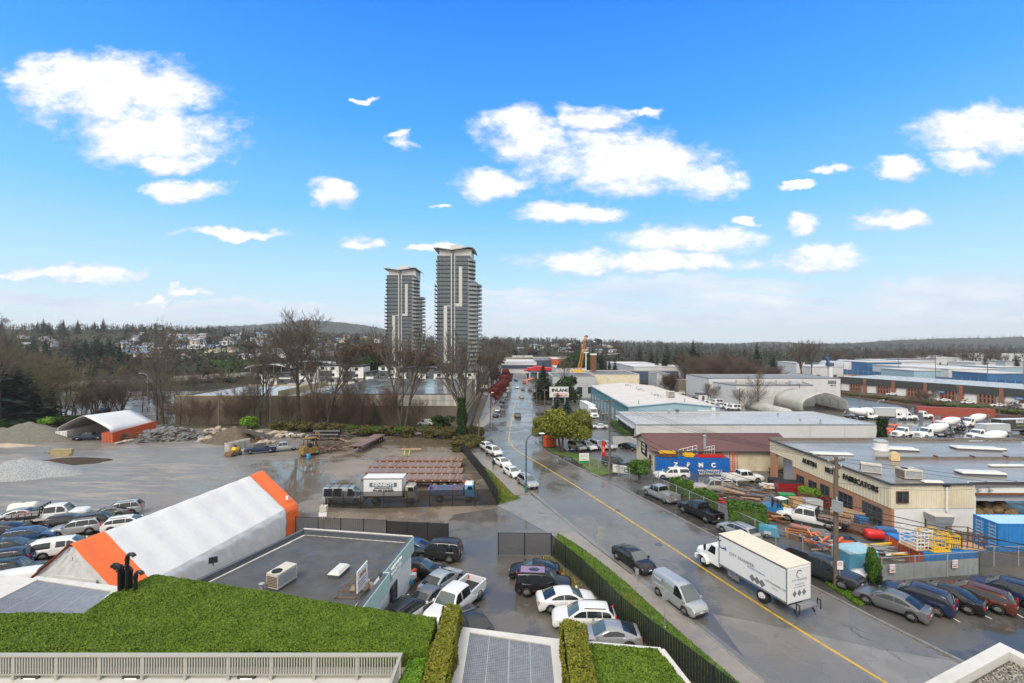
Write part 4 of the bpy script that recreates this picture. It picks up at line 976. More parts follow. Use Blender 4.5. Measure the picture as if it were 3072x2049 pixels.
for i,(x,p,k)in enumerate(((825,'silver','boxy_suv'),(922,'white','suv'),(1015,'silver','boxy_suv'),(1100,'silver','suv'))):
 V(k,'c3',x,1325-i*4,-62,p,['silver off-roader under the yellow-green tree, first of the used cars','white crossover second among the used cars facing the road','silver off-roader with black grille third among the used cars','silver crossover beside the wooden utility pole among the used cars'][i],cat='suv',group='used cars facing the road')
V('sedan','c3',1287,1320,-50,'black','black car on the wet lot left of the maroon-roofed shed');V('boxy_suv','c3',1165,1475,-40,'charcoal','charcoal off-roader behind the white banner',cat='suv')
V('sedan','c3',1025,1136,178,'white','white saloon crossing the yard in front of the white truck')
BK=[('big_van',730,72,5,'white','white passenger van parked before the brick units','van'),('sedan',640,68,5,'white','white car left of the white passenger van','car'),('sedan',575,60,5,'navy','navy car parked by the brick units left of the white car','car'),('suv',520,50,5,'grey','grey crossover near the white tarp heap','suv'),('pickup',985,112,178,'white','white pickup in front of the brick units','pickup'),('big_van',1220,118,178,'white','white cargo van beneath the blue shop sign','van'),('suv',1325,148,5,'lightgrey','grey crossover left of the lime green car','suv'),('coupe',1460,164,178,'lime','lime green sports car in front of the brick units','car'),('pickup',1680,190,178,'beige','pale beige old pickup near the tall wooden pole','pickup'),('suv',1620,160,178,'grey','grey car behind the pale beige pickup','suv'),('sedan',1660,212,178,'white','white car low behind the bank by the pole','car'),('suv',2130,222,5,'navy','dark navy crossover below the white garage door','suv'),('big_van',2260,250,178,'white','white van at the right end of the brick units','van'),('big_van',2330,280,178,'white','white van cut by the right frame edge at the bank','van'),('sedan',2030,248,178,'white','white car before the navy crossover at the brick units','car'),('sedan',720,108,178,'white','white car on the bank side opposite the passenger van','car'),('sedan',1360,185,178,'white','white car on the bank side below the lime green one','car')]
for k,x,y,h,p,l,ct in BK:V(k,'d3',x,y,h-22,p,l,cat=ct)
WH=[('suv',1995,905,'white'),('big_van',2050,918,'white'),('sedan',2085,935,'silver'),('big_van',2150,955,'white'),('suv',1905,880,'black'),('sedan',1870,868,'grey'),('big_van',2200,968,'white'),('suv',1735,832,'white')]
WL=['white crossover beside the little shed at the big warehouse','white van second by the little shed at the big warehouse','silver car behind the blue-sided building end','white van parked in the gap behind the wet white roof','black crossover parked left of the little shed','grey car left of the black crossover by the shed','white van at the end of the white roof edge','white crossover beneath the blue tarp heap']
for(k,x,y,p),l in zip(WH,WL):V(k,'c3',x,y,170,p,l,cat='van' if 'van' in k else 'car')
#lorries
def truck_cab(root,x0,color,w=2.3,hood=1.7,cabl=1.7,zt=2.75,sleeper=0.,cabover=False):
 """conventional lorry cab whose front bumper is at x0"""
 hw=w/2;p=PAINT[color];zh=1.75
 if not cabover:
  MB().loft([[(x0-0.05,y,z)for y,z in((-hw*.8,.75),(-hw*.85,1.3),(-hw*.6,zh-.28),(hw*.6,zh-.28),(hw*.85,1.3),(hw*.8,.75))],[(x0-.5,y,z)for y,z in((-hw*.9,.75),(-hw*.92,1.35),(-hw*.68,zh-.12),(hw*.68,zh-.12),(hw*.92,1.35),(hw*.9,.75))],[(x0-hood,y,z)for y,z in((-hw*.92,.75),(-hw*.94,1.45),(-hw*.8,zh+.05),(hw*.8,zh+.05),(hw*.94,1.45),(hw*.92,.75))]]).put('hood',p,root,35)
  TB(x0-.05,x0+.02,-hw*.5,hw*.5,.8,zh-.38).put('grille',M.chrome,root)
 xc=x0-(hood if not cabover else.1);bR,bF=xc-cabl-sleeper,xc
 rF=bF-(.55 if not cabover else.25)
 ring=lambda a,b,ww,z,bu:[(a,-ww,z),(b,-ww,z),(b+bu,0,z),(b,ww,z),(a,ww,z)]
 MB().loft([ring(bR,bF,hw,.75,.05),ring(bR,bF,hw,1.62,.1),ring(bR+.02,rF,hw*.93,zt-.12,.12),ring(bR+.1,rF-.2,hw*.82,zt,.1)]).put('cab',p,root,35)
 f=MB();e=.025
 for y0,y1 in((-.9,0),(0,.9)):
  a=lambda y,t:V3((lerp(bF,rF,t)+lerp(.1,.12,t)*(1-abs(y))+e,y*lerp(hw,hw*.93,t),lerp(1.62,zt-.12,t)+.01))
  f.quad(a(y0,.06),a(y1,.06),a(y1,.88),a(y0,.88))
 f.put('windscreen',M.glass_pale,root)
 for s in(1,-1):
  g=lambda x,t:V3((x,s*(lerp(hw,hw*.93,t)+.012),lerp(1.62,zt-.12,t)))
  MB().quad(g(bF-cabl*.72,.05),g(bF-.22,.05),g(rF-.18+.1,.85),g(bF-cabl*.72,.85)).put('side_window',M.glass,root)
  TB(x0-.45,x0-.03,s*hw*.74-.2,s*hw*.74+.2,1.0,1.25,0,.1).put('headlight',M.lamp_white,root)
  TB(bF-.15,bF-.02,s*(hw+.22)-.09,s*(hw+.22)+.09,1.75,2.25).put('wing_mirror',M.dark,root)
  if not cabover:
   xw=x0-1.0
   ar=[(xw+.68*cos(a),s*hw,.52+.62*sin(a))for a in np.linspace(0,pi,9)];b=MB()
   for q0,q1 in zip(ar,ar[1:]):b.beam(q0,q1,.06,.5,up=(0,1,0))
   b.put('fender',p,root)
 TB(x0-.1,x0+.1,-hw,hw,.42,.78).put('front_bumper',p,root)
 TB(x0-.02,x0+.115,-.18,.18,.52,.64).put('number_plate',M.plate,root)
 return bR
def chassis(root,x0,x1,w=.9,z=.75):
 f=MB()
 for s in(1,-1):f.tbox(x0,x1,s*w/2-.06,s*w/2+.06,z,z+.28)
 for k in range(5):x=lerp(x0+.2,x1-.2,k/4);f.tbox(x-.06,x+.06,-w/2,w/2,z+.02,z+.2)
 f.put('chassis',M.dark,root)
def put(root,pos,head):
 sl_=(base_z(pos.y+4)-base_z(pos.y-4))/8;th=R(head)
 root.location=(pos.x,pos.y,terr(pos.x,pos.y)+.05);root.rotation_euler=(math.atan(sl_)*cos(th),-math.atan(sl_)*sin(th),th);return root
def cargo_box(root,x0,x1,w,z0,z1,m_side=None,m_roof=None):
 b=TB(x0,x1,-w/2,w/2,z0,z1-.04).put('cargo_box',m_side or M.box_white,root)
 TB(x0-.02,x1+.02,-w/2-.02,w/2+.02,z1-.04,z1).put('roof_panel',m_roof or M.box_roof,root)
 f=MB()
 for s in(1,-1):
  f.tbox(x0,x1,s*(w/2+.012)-.012,s*(w/2+.012)+.012,z1-.16,z1-.05);f.tbox(x0,x1,s*(w/2+.012)-.012,s*(w/2+.012)+.012,z0,z0+.14)
  f.tbox(x0-.02,x0+.06,s*(w/2+.012)-.014,s*(w/2+.012)+.014,z0,z1-.05);f.tbox(x1-.06,x1+.02,s*(w/2+.012)-.014,s*(w/2+.012)+.014,z0,z1-.05)
 f.put('edge_trim',M.chrome,root);return b
def city_truck():
 r=empty('box_truck',label='white box truck with logo lettering driving up the street',cat='truck')
 truck_cab(r,5.4,'truck_white',2.25,1.35,1.55,2.6);chassis(r,-4.2,5.0)
 cargo_box(r,-4.3,2.35,2.5,1.1,3.85)
 for s,rz in((1,pi),(-1,0)):
  y=s*1.277;T=lambda st,size,x,z,m=M.grey_letter,**k:text('lettering',st,size,m,r,(x,y,z),(R(90),0,rz),.004,**k)
  sx=1 if s<0 else-1;X=lambda x:x if s<0 else x
  T('CITY TRANSFER',.36,-.1,2.62);T('TRANSFER',.0001,.75,2.6)if False else None
  ar=MB();pts=[(1.95+.36*cos(a),y+(.005 if s>0 else-.005),3.05+.36*sin(a))for a in np.linspace(-2.6,1.3,14)]if s>0 else[(1.95+.36*cos(a),y-.005,3.05+.36*sin(a))for a in np.linspace(1.9,5.6,14)]
  ar.tube(pts,.035,4);ar.put('logo_ring',M.navy_letter,r)
  tri=MB()
  for k,h in enumerate((.22,.34)):x=1.78-k*.22*(1 if s>0 else-1);tri.prism([(x,0),(x+.16,0),(x+.02,0)],0,0)if False else tri.add([(x-.14,y+.006*s,2.7),(x+.16,y+.006*s,2.7),(x+.05,y+.006*s,2.7+h)],[(0,1,2)])
  tri.put('logo_peak',M.blue_letter,r)
  T('STOREDOOR SERVICE',.17,-1.55,2.35,M.blue_letter);T('CITYTRANSFER.COM',.20,-3.35,2.05)
  for k in range(3):T('604 525 8131',.10,-3.3,1.75-k*.12)if k==0 else None
  dm=MB()
  for k in range(3):x=-1.2-k*.46;z=1.62;dm.add([(x-.3,y+.004*s,z),(x,y+.004*s,z-.3),(x+.3,y+.004*s,z),(x,y+.004*s,z+.3)],[(0,1,2,3)])
  dm.put('diamond_mark',M.grey_letter,r)
 TB(-4.33,-4.3,-1.15,1.15,1.15,3.65).put('rear_door',M.box_white,r)
 tr=lambda st,size,z,m=M.grey_letter:text('lettering',st,size,m,r,(-4.335,0,z),(R(90),0,R(-90)),.004)
 tr('CITY TRANSFER',.22,2.75);tr('STOREDOOR',.16,2.42,M.blue_letter);tr('CITYTRANSFER.COM',.13,2.22)
 ring_=MB();ring_.tube([(-4.34,.28*cos(a),3.2+.28*sin(a))for a in np.linspace(-1.2,2.6,12)],.03,4);ring_.put('logo_ring',M.navy_letter,r)
 dm=MB()
 for k in(-1,0,1):dm.add([(-4.336,k*.5-.22,1.75),(-4.336,k*.5,1.48),(-4.336,k*.5+.22,1.75),(-4.336,k*.5,2.02)],[(0,1,2,3)])
 dm.put('diamond_mark',M.grey_letter,r)
 g=TB(-5.05,-4.36,-1.1,1.1,.95,1.05);g.put('tail_lift',M.steel,r)
 g=MB()
 for s in(1,-1):g.beam((-4.4,s*.9,1.0),(-4.9,s*.9,.45),.1);g.beam((-4.95,s*1.1,.95),(-4.95,s*1.1,1.5),.06);g.beam((-4.95,s*1.1,1.45),(-5.2,s*1.1,1.45),.06);g.beam((-5.2,s*1.1,1.45),(-5.2,s*1.1,.8),.06)
 g.put('lift_arm',M.dark,r)
 TB(.3,1.5,.75,1.1,.5,.95).put('fuel_tank',M.chrome,r)
 wheel_parts(r,(4.35,),1.12,.50,.30,m_rim=M.white_paint);wheel_parts(r,(-2.0,),1.18,.50,.50,m_rim=M.white_paint)
 a,b=at('c8',195,1030),at('d1',790,1545)
 d=(b-a);h=math.degrees(math.atan2(d.y,d.x));ctr=a+d.normalized()*2.0
 n=V3((d.y,-d.x,0)).normalized()*1.1
 put(r,ctr+n,h)
city_truck()
def kennedys():
 r=empty('moving_truck',label='cab-over moving truck with white box behind the mesh fence',cat='truck')
 truck_cab(r,3.5,'beige',2.0,0,1.35,2.35,cabover=True);chassis(r,-3.3,3.2)
 cargo_box(r,-3.4,1.75,2.3,1.0,3.45,M.box_white,M.white_paint)
 TB(-2.55,1.0,-1.205,-1.185,2.35,2.85).put('name_panel',mat('name_panel',(.10,.16,.20),.5),r)
 T=lambda s,size,x,z,m:text('lettering',s,size,m,r,(x,-1.212,z),(R(90),0,0),.006,bold=.012)
 T('KENNEDYS',.56,-.75,2.6,M.white_letter);T('MOBILE MOVING SERVICES',.2,-.75,2.17,M.navy_letter);T('PH: 604 328-9030',.36,-.75,1.85,M.black_letter)
 wheel_parts(r,(2.55,),.95,.40,.26);wheel_parts(r,(-1.9,),1.02,.40,.45)
 p=at('d6',895,715);put(r,p+V3((0,.8,0)),1)
kennedys()
def blue_dumper():
 r=empty('dump_truck',label='small blue and white tipper truck behind the mesh fence',cat='truck')
 truck_cab(r,3.0,'skyblue',1.95,0,1.3,2.3,cabover=True);chassis(r,-3.2,2.7)
 TB(1.55,2.65,-.85,.85,2.3,2.42,.1,.1,.1).put('cab_roof',M.white_paint,r)
 t=MB();t.tbox(-3.3,1.4,-1.1,1.1,1.0,1.15)
 for s in(1,-1):t.tbox(-3.3,1.4,s*1.06-.04,s*1.06+.04,1.16,1.75)
 t.tbox(-3.3,-3.2,-1.0,1.0,1.16,1.75);t.tbox(1.3,1.4,-1.0,1.0,1.16,2.0);t.put('tipper_body',mat('tipper_rust',(.10,.15,.28),.5,var=.3,dirt=(.34,.17,.07),ds=1.2,damt=.95),r)
 wheel_parts(r,(2.05,),.95,.40,.26);wheel_parts(r,(-1.8,),1.0,.40,.42)
 p=at('d6',1640,690);put(r,p+V3((0,.6,0)),1)
blue_dumper()
o=V('big_van','d6',375,700,0,'silver','silver van with ladder rack behind the end of the mesh fence',cat='van')
f=MB()
for x in(-1.8,-.6,.6):f.beam((x,-.85,2.28),(x,.85,2.28),.05);[f.beam((x,s,2.1),(x,s,2.3),.05)for s in(-.8,.8)]
for s in(-.8,.8):f.beam((-2.3,s,2.3),(1.0,s,2.3),.05)
f.put('roof_rack',M.dark,o)
def mixer_proto():
 r=empty('concrete_mixer');bR=truck_cab(r,5.0,'truck_white',2.3,1.7,1.5,2.75);chassis(r,-4.6,4.6)
 ax=V3((-1,0,.2)).normalized();o=V3((1.55,0,2.15))
 MB().lathe([(0,.5),(.12,.85),(.9,1.12),(1.7,1.22),(2.5,1.18),(3.6,.98),(4.7,.62),(5.0,.52)],o,ax,22).put('drum',M.white_paint,r,40)
 f=MB();f.tbox(1.35,1.8,-.5,.5,1.0,2.1,.1,.1);e=o+ax*4.4
 for s in(1,-1):f.beam((-3.9,s*.5,1.0),(e.x,s*.6,e.z-.5),.12);f.beam((-2.6,s*.5,1.0),(e.x+.3,s*.6,e.z-.55),.1)
 f.put('drum_stand',M.steel,r)
 h=MB();h.tbox(-4.35,-3.55,-.45,.45,2.95,3.5,-.2,-.1,-.15);h.put('hopper',M.steel,r)
 c=MB();c.tube([(-4.2,0,2.7),(-4.6,0,2.0),(-4.9,.3,1.3)],.22,8);c.put('chute',M.steel,r)
 MB().cyl((-.9,1.05,1.0),(.6,1.05,1.0),.3,12).put('water_tank',M.chrome,r,40);MB().cyl((-.9,-1.05,1.0),(.6,-1.05,1.0),.3,12).put('fuel_tank',M.chrome,r,40)
 l=MB()
 for s in(.35,.75):l.beam((-3.95,s,1.0),(-4.2,s,3.0),.05)
 for k in range(7):l.beam((-3.95-k*.035,.35,1.15+k*.28),(-3.95-k*.035,.75,1.15+k*.28),.04)
 l.put('ladder',M.chrome,r)
 for s in(1,-1):MB().cyl((bR+.1,s*.95,1.0),(bR+.1,s*.95,3.1),.07,8).put('exhaust_stack',M.chrome,r)
 wheel_parts(r,(3.9,),1.15,.52,.3,m_rim=M.chrome);wheel_parts(r,(2.75,),1.12,.52,.3,m_rim=M.chrome);wheel_parts(r,(-2.2,-3.4),1.2,.52,.52,m_rim=M.chrome)
 return r
MX=[('d3',330,405,-12,'white concrete mixer at the open end of the fabric shelter'),('d3',480,400,-12,'white concrete mixer second from the fabric shelter'),('d3',1260,640,186,'white concrete mixer in front with its ladder and drum facing the dark roof'),('d3',1420,545,186,'white concrete mixer half hidden behind the front one'),('d3',1760,495,190,'white concrete mixer by the red skips at the railway bank'),('d3',1960,760,186,'white concrete mixer with only its drum above the parapet')]
mx=mixer_proto()
for i,(c,x,y,h,l)in enumerate(MX):
 o=mx if i==0 else copy_tree(mx);put(o,at(c,x,y),h);tag(o,l,'concrete mixer','concrete mixers in the truck yard')
def lorry(name,pos,head,color,label,body='none',cat='truck',mbox=None,L=9.0):
 r=empty(name,label=label,cat=cat);bR=truck_cab(r,L/2,color,2.3,1.6,1.5,2.65);chassis(r,-L/2,L/2-.4)
 x1=bR-.15;x0=-L/2
 if body=='box':cargo_box(r,x0,x1,2.45,1.15,3.9,mbox or M.box_white,M.white_paint)
 if body=='flat':
  TB(x0,x1,-1.2,1.2,1.05,1.2).put('deck',M.steel,r);f=MB()
  for s in(1,-1):f.beam((x0,s*1.2,1.35),(x1,s*1.2,1.35),.06);f.beam((x0,s*1.2,1.1),(x0,s*1.2,1.4),.06)
  f.put('side_rail',M.chrome,r);TB(x1-.1,x1,-1.1,1.1,1.2,2.0).put('headboard',M.steel,r)
 if body=='reefer':
  cargo_box(r,x0,x1,2.45,1.15,3.9,M.box_white,M.white_paint);TB(x1+.01,x1+.7,-.9,.9,2.75,3.8,0,.15,.1).put('cooling_unit',M.white_paint,r)
 if body=='service':
  TB(x0,x1,-1.15,1.15,.95,1.7).put('tool_body',PAINT[color],r);TB(x0,x1,-1.0,1.0,1.71,1.75).put('deck',M.steel,r)
 wheel_parts(r,(L/2-1.0,),1.15,.50,.3,m_rim=M.chrome);wheel_parts(r,(x0+1.6,)+((x0+2.8,)if L>10 else()),1.2,.50,.5,m_rim=M.chrome)
 put(r,pos,head);return r
lorry('dump_truck',at('d3',690,410),-14,'truck_white','white lorry with dark-topped body beside the mixers','box',mbox=M.grey_wall,L=9)
lorry('refrigerated_truck',at('d3',800,410),-16,'truck_white','white refrigerated lorry with cooling unit over the cab','reefer',L=10)
lorry('tow_truck',at('d3',1030,395),-12,'truck_white','white flatbed tow truck at the end of the lorry row','flat',L=8.5)
lorry('tractor_unit',at('d3',770,590),195,'orange','bright orange lorry with amber beacon beside the tall cypress','service',L=7)
lorry('service_truck',at('d3',910,628),190,'truck_white','white lorry with chrome grille right of the orange one','service',L=7.5)
r_=lorry('semi_truck',at('d3',2190,580),187,'truck_white','white semi truck with black curtain-sided trailer at the right','box',mbox=mat('curtain_black',(.03,.032,.034),.45),L=15)
text('lettering','EDGE',.95,M.white_letter,r_,(-1.2,1.24,3.2),(R(90),0,pi),.01,bold=.02);text('lettering','logistics group',.4,mat('lime_letter',(.45,.55,.03),.5),r_,(-1.4,1.24,2.3),(R(90),0,pi),.01)
lorry('box_truck',at('d3',1900,660),187,'truck_white','white box truck with grey side doors between mixer and dark roof','box',mbox=M.grey_wall,L=10)
def white_semi():
 r=empty('semi_truck',label='white long-haul truck with long white trailer by the teal building',cat='truck')
 truck_cab(r,9.5,'truck_white',2.45,1.3,1.6,3.3,sleeper=1.4);chassis(r,-9.5,9.2);cargo_box(r,-9.6,4.9,2.55,1.2,4.1,M.box_white,M.white_paint)
 wheel_parts(r,(8.4,),1.2,.5,.3,m_rim=M.chrome);wheel_parts(r,(5.0,3.8,-7.2,-8.4),1.22,.5,.52,m_rim=M.chrome)
 a=at('c3',985,1045);b=at('c3',800,925);d=(a-b).normalized();put(r,a-d*9.5,math.degrees(math.atan2(d.y,d.x)))
white_semi()
#flatbed trailers in the yard
def flat_trailer(p,q,z,label,wheels,end_legs=False,w=2.6):
 """p, q: the two ends on the ground"""
 d=q-p;L=d.length;r=empty('flatbed_trailer',p,math.atan2(d.y,d.x),label,'trailer','flatbed trailers in the wet yard');r.location.z=terr(p.x,p.y)+.03
 tz=terr(q.x,q.y)-terr(p.x,p.y);r.rotation_euler.y=-math.atan2(tz,L)
 n=9;pl=TB(0,L,-w/n/2+.012,w/n/2-.012,z-.05,z).mesh('plank',M.deck)
 for k in range(n):
  o=link('plank',pl,r);o.location=(0,-w/2+(k+.5)*w/n,ru(-.006,.006))
 f=MB()
 for s in(1,-1):f.tbox(.05,L-.05,s*w/2-.05,s*w/2+.05,z-.32,z-.055);f.tbox(.3,L-.2,s*.5-.06,s*.5+.06,z-.75,z-.33)
 for k in range(14):x=lerp(.4,L-.4,k/13);f.tbox(x-.05,x+.05,-w/2+.06,w/2-.06,z-.3,z-.06)
 f.put('frame',M.rust,r)
 k_=TB(-.1,.1,-.02,.02,-.04,.06).mesh('side_marker',M.white_paint)
 for k in range(12):
  o=link('side_marker',k_,r);o.location=(lerp(.6,L-.6,k/11),-w/2-.06,z-.2)
 l=MB();xl=.25*L if not end_legs else.12*L
 for s in(.6,-.6):l.beam((xl,s,0),(xl,s,z-.3),.12)
 l.put('landing_leg',M.steel,r)
 wheel_parts(r,[L*t for t in wheels],w/2-.05,.5,.5,m_rim=mat('rusty_rim',(.36,.27,.18),.6,var=.3))
TR=[((745,212),(1425,213),'nearest brown flatbed trailer with three exposed wheels'),((775,165),(1425,167),'brown flatbed trailer second from the parked box truck'),((797,125),(1415,123),'brown flatbed trailer third from the parked box truck'),((845,86),(1428,78),'farthest of the side by side trailers carrying a yellow sawhorse')]
for i,(a,b,l)in enumerate(TR):
 z=1.45;p,q=at('c6',a[0],a[1],z-.35),at('c6',b[0],b[1],z-.35)
 q.y=p.y=(p.y+q.y)/2;p.y+=1.3;q.y+=1.3
 flat_trailer(p,q,z,l,(.73,.83,.93))
p_,q_=at('c2',945,1345),at('c2',1150,1235)
d_=(q_-p_).normalized();flat_trailer(p_-d_*1.2,p_+d_*15.5,1.5,'lone flatbed trailer slanting towards the scrap wood pile',(.75,.84,.93),True)
for o in PROTO.values():drop_tree(o)
#buildings
def flat_building(name,label,poly,z0,z1,wall,roof,par=.25,cap=None,recess=.12,cat='building'):
 """flat-roofed block: one wall part per side, roof sheet, parapet cap"""
 r=empty(name,(0,0,0),0,label,cat);n=len(poly)
 c=V3((sum(p[0]for p in poly)/n,sum(p[1]for p in poly)/n))
 for i in range(n):
  a,b=Vector(poly[i]),Vector(poly[(i+1)%n]);d=(b-a).normalized();t=V3((-d.y,d.x))*.25
  if(c-a).dot(t)<0:t=-t
  e=.0 if i%2 else.251
  MB().prism([a+d*e,b-d*e,b-d*e+t,a+d*e+t],z0,z1).put('wall',wall,r)
 inn=[(c+(Vector(p)-c)*(1-.2/max(1,(Vector(p)-c).length)))for p in poly]
 MB().prism(inn,z1-recess-.2,z1-recess).put('roof',roof,r)
 k=MB()
 for i in range(n):
  a,b=poly[i],poly[(i+1)%n];k.beam((a[0],a[1],z1+.04),(b[0],b[1],z1+.04+.001*i),par+.1,.10)
 k.put('parapet_cap',cap or M.white_conc,r)
 return r
def wall_window(r,a,b,z0,z1,frame=None,out=None,cols=2,rows=1,fr=.07,glass=None,name='window'):
 """window set in the wall line a-b (plan points), proud by a few cm on the side of out"""
 a,b=Vector(a),Vector(b);d=(b-a).normalized();t=V3((d.y,-d.x))
 if out is not None and t.dot(Vector(out))<0:t=-t
 P3=lambda s,z,o:(a.x+d.x*s+t.x*o,a.y+d.y*s+t.y*o,z);L=(b-a).length
 g=MB().add([P3(0,z0,.03),P3(L,z0,.03),P3(L,z1,.03),P3(0,z1,.03),P3(0,z0,-.06),P3(L,z0,-.06),P3(L,z1,-.06),P3(0,z1,-.06)],[(0,1,2,3),(7,6,5,4),(0,4,5,1),(1,5,6,2),(2,6,7,3),(3,7,4,0)]).put(name,glass or M.win,r)
 f=MB()
 for k in range(cols+1):s=L*k/cols;f.beam(P3(s,z0-fr/2,.05),P3(s,z1+fr/2,.05),fr,.1)
 for k in range(rows+1):z=lerp(z0,z1,k/rows);f.beam(P3(0,z,.052),P3(L,z,.052),.1,fr)
 f.put('frame',frame or M.dark,g);return g
def ribs(r,a,b,z0,z1,out,m,step=.45,w=.12,depth=.05,name='siding_rib'):
 """vertical ribs of profiled metal siding along a wall"""
 a,b=Vector(a),Vector(b);d=(b-a);L=d.length;d.normalize();t=V3((d.y,-d.x))
 if t.dot(Vector(out))<0:t=-t
 f=MB();n=int(L/step);z1f=z1 if callable(z1)else(lambda s:z1)
 for k in range(n):
  s=(k+.5)*step;p=a+d*s+t*depth/2;f.beam((p.x,p.y,z0),(p.x,p.y,z1f(s)),depth,w,up=(t.x,t.y,0))if False else f.box(p.x,p.y,z0,w,depth,z1f(s)-z0,math.atan2(d.y,d.x))
 return tag(f.put(name,m,r),kind='stuff')
def build_shop():
 """brick and cream metal fabrication shop"""
 A,B,Cc,D=(42.05,50.4),(41.6,73.3),(82,73.3),(82,50.9)
 z0,z1,zb=-1.2,5.2,2.5
 r=empty('fabrication_shop',(0,0,0),0,'brick and cream-sided metal workshop with big wet flat roof','building')
 dv=(Vector(B)-Vector(A)).normalized();on=lambda s,o=0.:(A[0]+dv.x*s-o*dv.y*-1*-1,A[1]+dv.y*s)
 W=lambda s0,s1,za,zb_,m,o=0.0:MB().prism([(A[0]+dv.x*s0-o,A[1]+dv.y*s0),(A[0]+dv.x*s1-o,A[1]+dv.y*s1),(A[0]+dv.x*s1+.3,A[1]+dv.y*s1),(A[0]+dv.x*s0+.3,A[1]+dv.y*s0)],za,zb_).put('wall',m,r)
 W(0,17.2,z0,zb,M.brick);W(21.4,22.9,z0,zb,M.brick)
 W(0,17.2,zb,z1,M.cream,.06);W(17.2,22.9,3.3,z1,M.cream,.061);W(21.4,22.9,zb,3.3,M.brick)
 W(17.2,17.5,zb,3.3,M.brick)
 MB().prism([(A[0]+.9,A[1]+17.3),(A[0]+.9,A[1]+21.6),(A[0]+1.0,A[1]+21.6),(A[0]+1.0,A[1]+17.3)],z0,3.3).put('loading_door',M.grey_wall,r)
 pa=lambda s,o=.06:(A[0]+dv.x*s-o,A[1]+dv.y*s)
 ribs(r,pa(0),pa(17.2),zb,z1-.1,(-1,0),M.cream,.5);ribs(r,pa(17.3),pa(22.8),3.3,z1-.1,(-1,0),M.cream,.5)
 for s0,s1,za,zc,c,rw in((1.2,4.0,-.1,2.0,4,3),(5.6,8.6,.2,1.9,4,2),(9.6,11.2,.5,1.8,2,1),(12.0,13.6,-.3,1.6,2,1),(14.6,16.2,-.2,1.6,3,1)):
  wall_window(r,pa(s0,0),pa(s1,0),za,zc,M.dark_wall,(-1,0),c,rw,.06)
 MB().prism([(42.35,50.4),(51.4,50.52),(51.4,50.82),(42.35,50.7)],zb,z1).put('wall',M.cream,r)
 MB().prism([(42.35,50.46),(51.4,50.58),(51.4,50.82),(42.35,50.7)],z0,zb).put('wall',M.white_wall,r)
 ribs(r,(42.2,50.4),(51.3,50.52),zb,z1-.1,(0,-1),M.cream,.28,.08,.04)
 MB().prism([(51.42,51.1),(52.1,51.1),(52.1,51.4),(51.42,51.4)],z0,z1).put('wall',M.white_wall,r)
 MB().prism([(52.1,51.1),(58.4,51.12),(58.4,51.4),(52.1,51.4)],3.75,z1).put('wall',M.white_wall,r)
 MB().prism([(58.4,51.1),(82,51.2),(82,51.5),(58.4,51.4)],z0,z1).put('wall',M.white_wall,r)
 TB(52.0,58.5,50.95,51.09,3.75,4.0).put('door_lintel',M.rust,r)
 d=TB(52.1,58.4,51.42,51.5,3.0,3.75).put('roller_door',M.grey_wall,r)
 for s in(52.1,58.2):TB(s,s+.2,51.3,51.42,z0,3.0).put('door_frame',M.steel,r)
 TB(52,58.5,56,56.1,z0,3.8).put('interior_wall',M.dark,r)
 for i in range(9):MB().lathe([(0,.2),(.3,.55),(.9,.55),(1.2,.2)],(ru(52.5,58),ru(52,53.5),ru(.9,2.2)),(1,ru(-.4,.4),0),8).put('hessian_bundle',mat('hessian',(.18,.12,.06),.9,var=.4),r)
 fr=mat('window_brown',(.12,.05,.03),.6)
 u=lambda x:(P('c8',x,0)[0]-CX)/FPX*50.45
 wall_window(r,(u(1093),50.35),(u(1170),50.36),3.15,4.4,fr,(0,-1),2,1,.08);wall_window(r,(u(1292),50.47),(u(1350),50.47),.55,1.35,fr,(0,-1),4,3,.08)
 MB().cyl((u(1430),50.33,2.2),(u(1430),50.33,z1),.11,8).put('downpipe',M.white_wall,r);TB(u(1412),u(1448),50.2,50.5,z1-.25,z1).put('rain_head',M.dark,r)
 MB().prism([(42.3,50.7),(42.0,73),(81.8,73),(81.8,51.4),(51.4,50.9)],z1-.5,z1-.18).put('roof',M.shop_roof,r)
 k=MB();k.beam((41.95,50.25,z1),(41.5,73.4,z1),.35,.16);k.beam((41.9,50.3,z1+.003),(51.3,50.42,z1+.003),.3,.15);k.beam((51.3,50.9,z1),(82,51.1,z1),.3,.14)
 k.put('parapet_cap',M.charcoal_fascia,r)
 k=MB();k.beam((41.5,73.4,z1+.05),(82,73.4,z1+.05),.4,.4);k.put('back_parapet',mat('parapet_brown',(.17,.15,.13),.5,var=.2),r)
 k=MB();k.beam((49.5,61.8,z1-.02),(82,61.8,z1-.02),.35,.34)
 k.put('roof_divider',MATS['parapet_brown'],r)
 s0=TB(-.12,.12,-.3,.3,0,.16).mesh('scupper_cap',M.rust)
 for x in(52,57.5,62.5,67,72,77):o=link('scupper_cap',s0,r);o.location=(x,61.75,z1+.16)
 words=[('AUSTIN',13.3),('METAL',8.9),('FABRICATORS',4.3)]
 for w,s in words:text('lettering',w,.92,M.black_letter,r,(A[0]+dv.x*s-.17,A[1]+dv.y*s,4.0),(R(90),0,math.atan2(-dv.y,-dv.x)),.05,bold=.02,sx=.92)
 for i,(x,l)in enumerate(((1680,''),(1760,''))):
  p=V3((u(x),51.0,4.55));MB().lathe([(0,.05),(.15,.12),(.3,.24)],p,(0,-.5,-.9),10).put('flood_lamp',M.galv,r)
 return r
build_shop()
ZR=5.02
roof_unit('c8',925,155,ZR,label='beige rooftop unit with slanted hood on the metal shop roof',sx=2.0,sy=1.0,sz=1.2,rot=R(-30),fan=False)
roof_unit('c8',1180,190,ZR,label='square beige rooftop unit with fan nearest on the metal shop roof',sx=1.9,sy=1.6,sz=1.15,rot=R(-6))
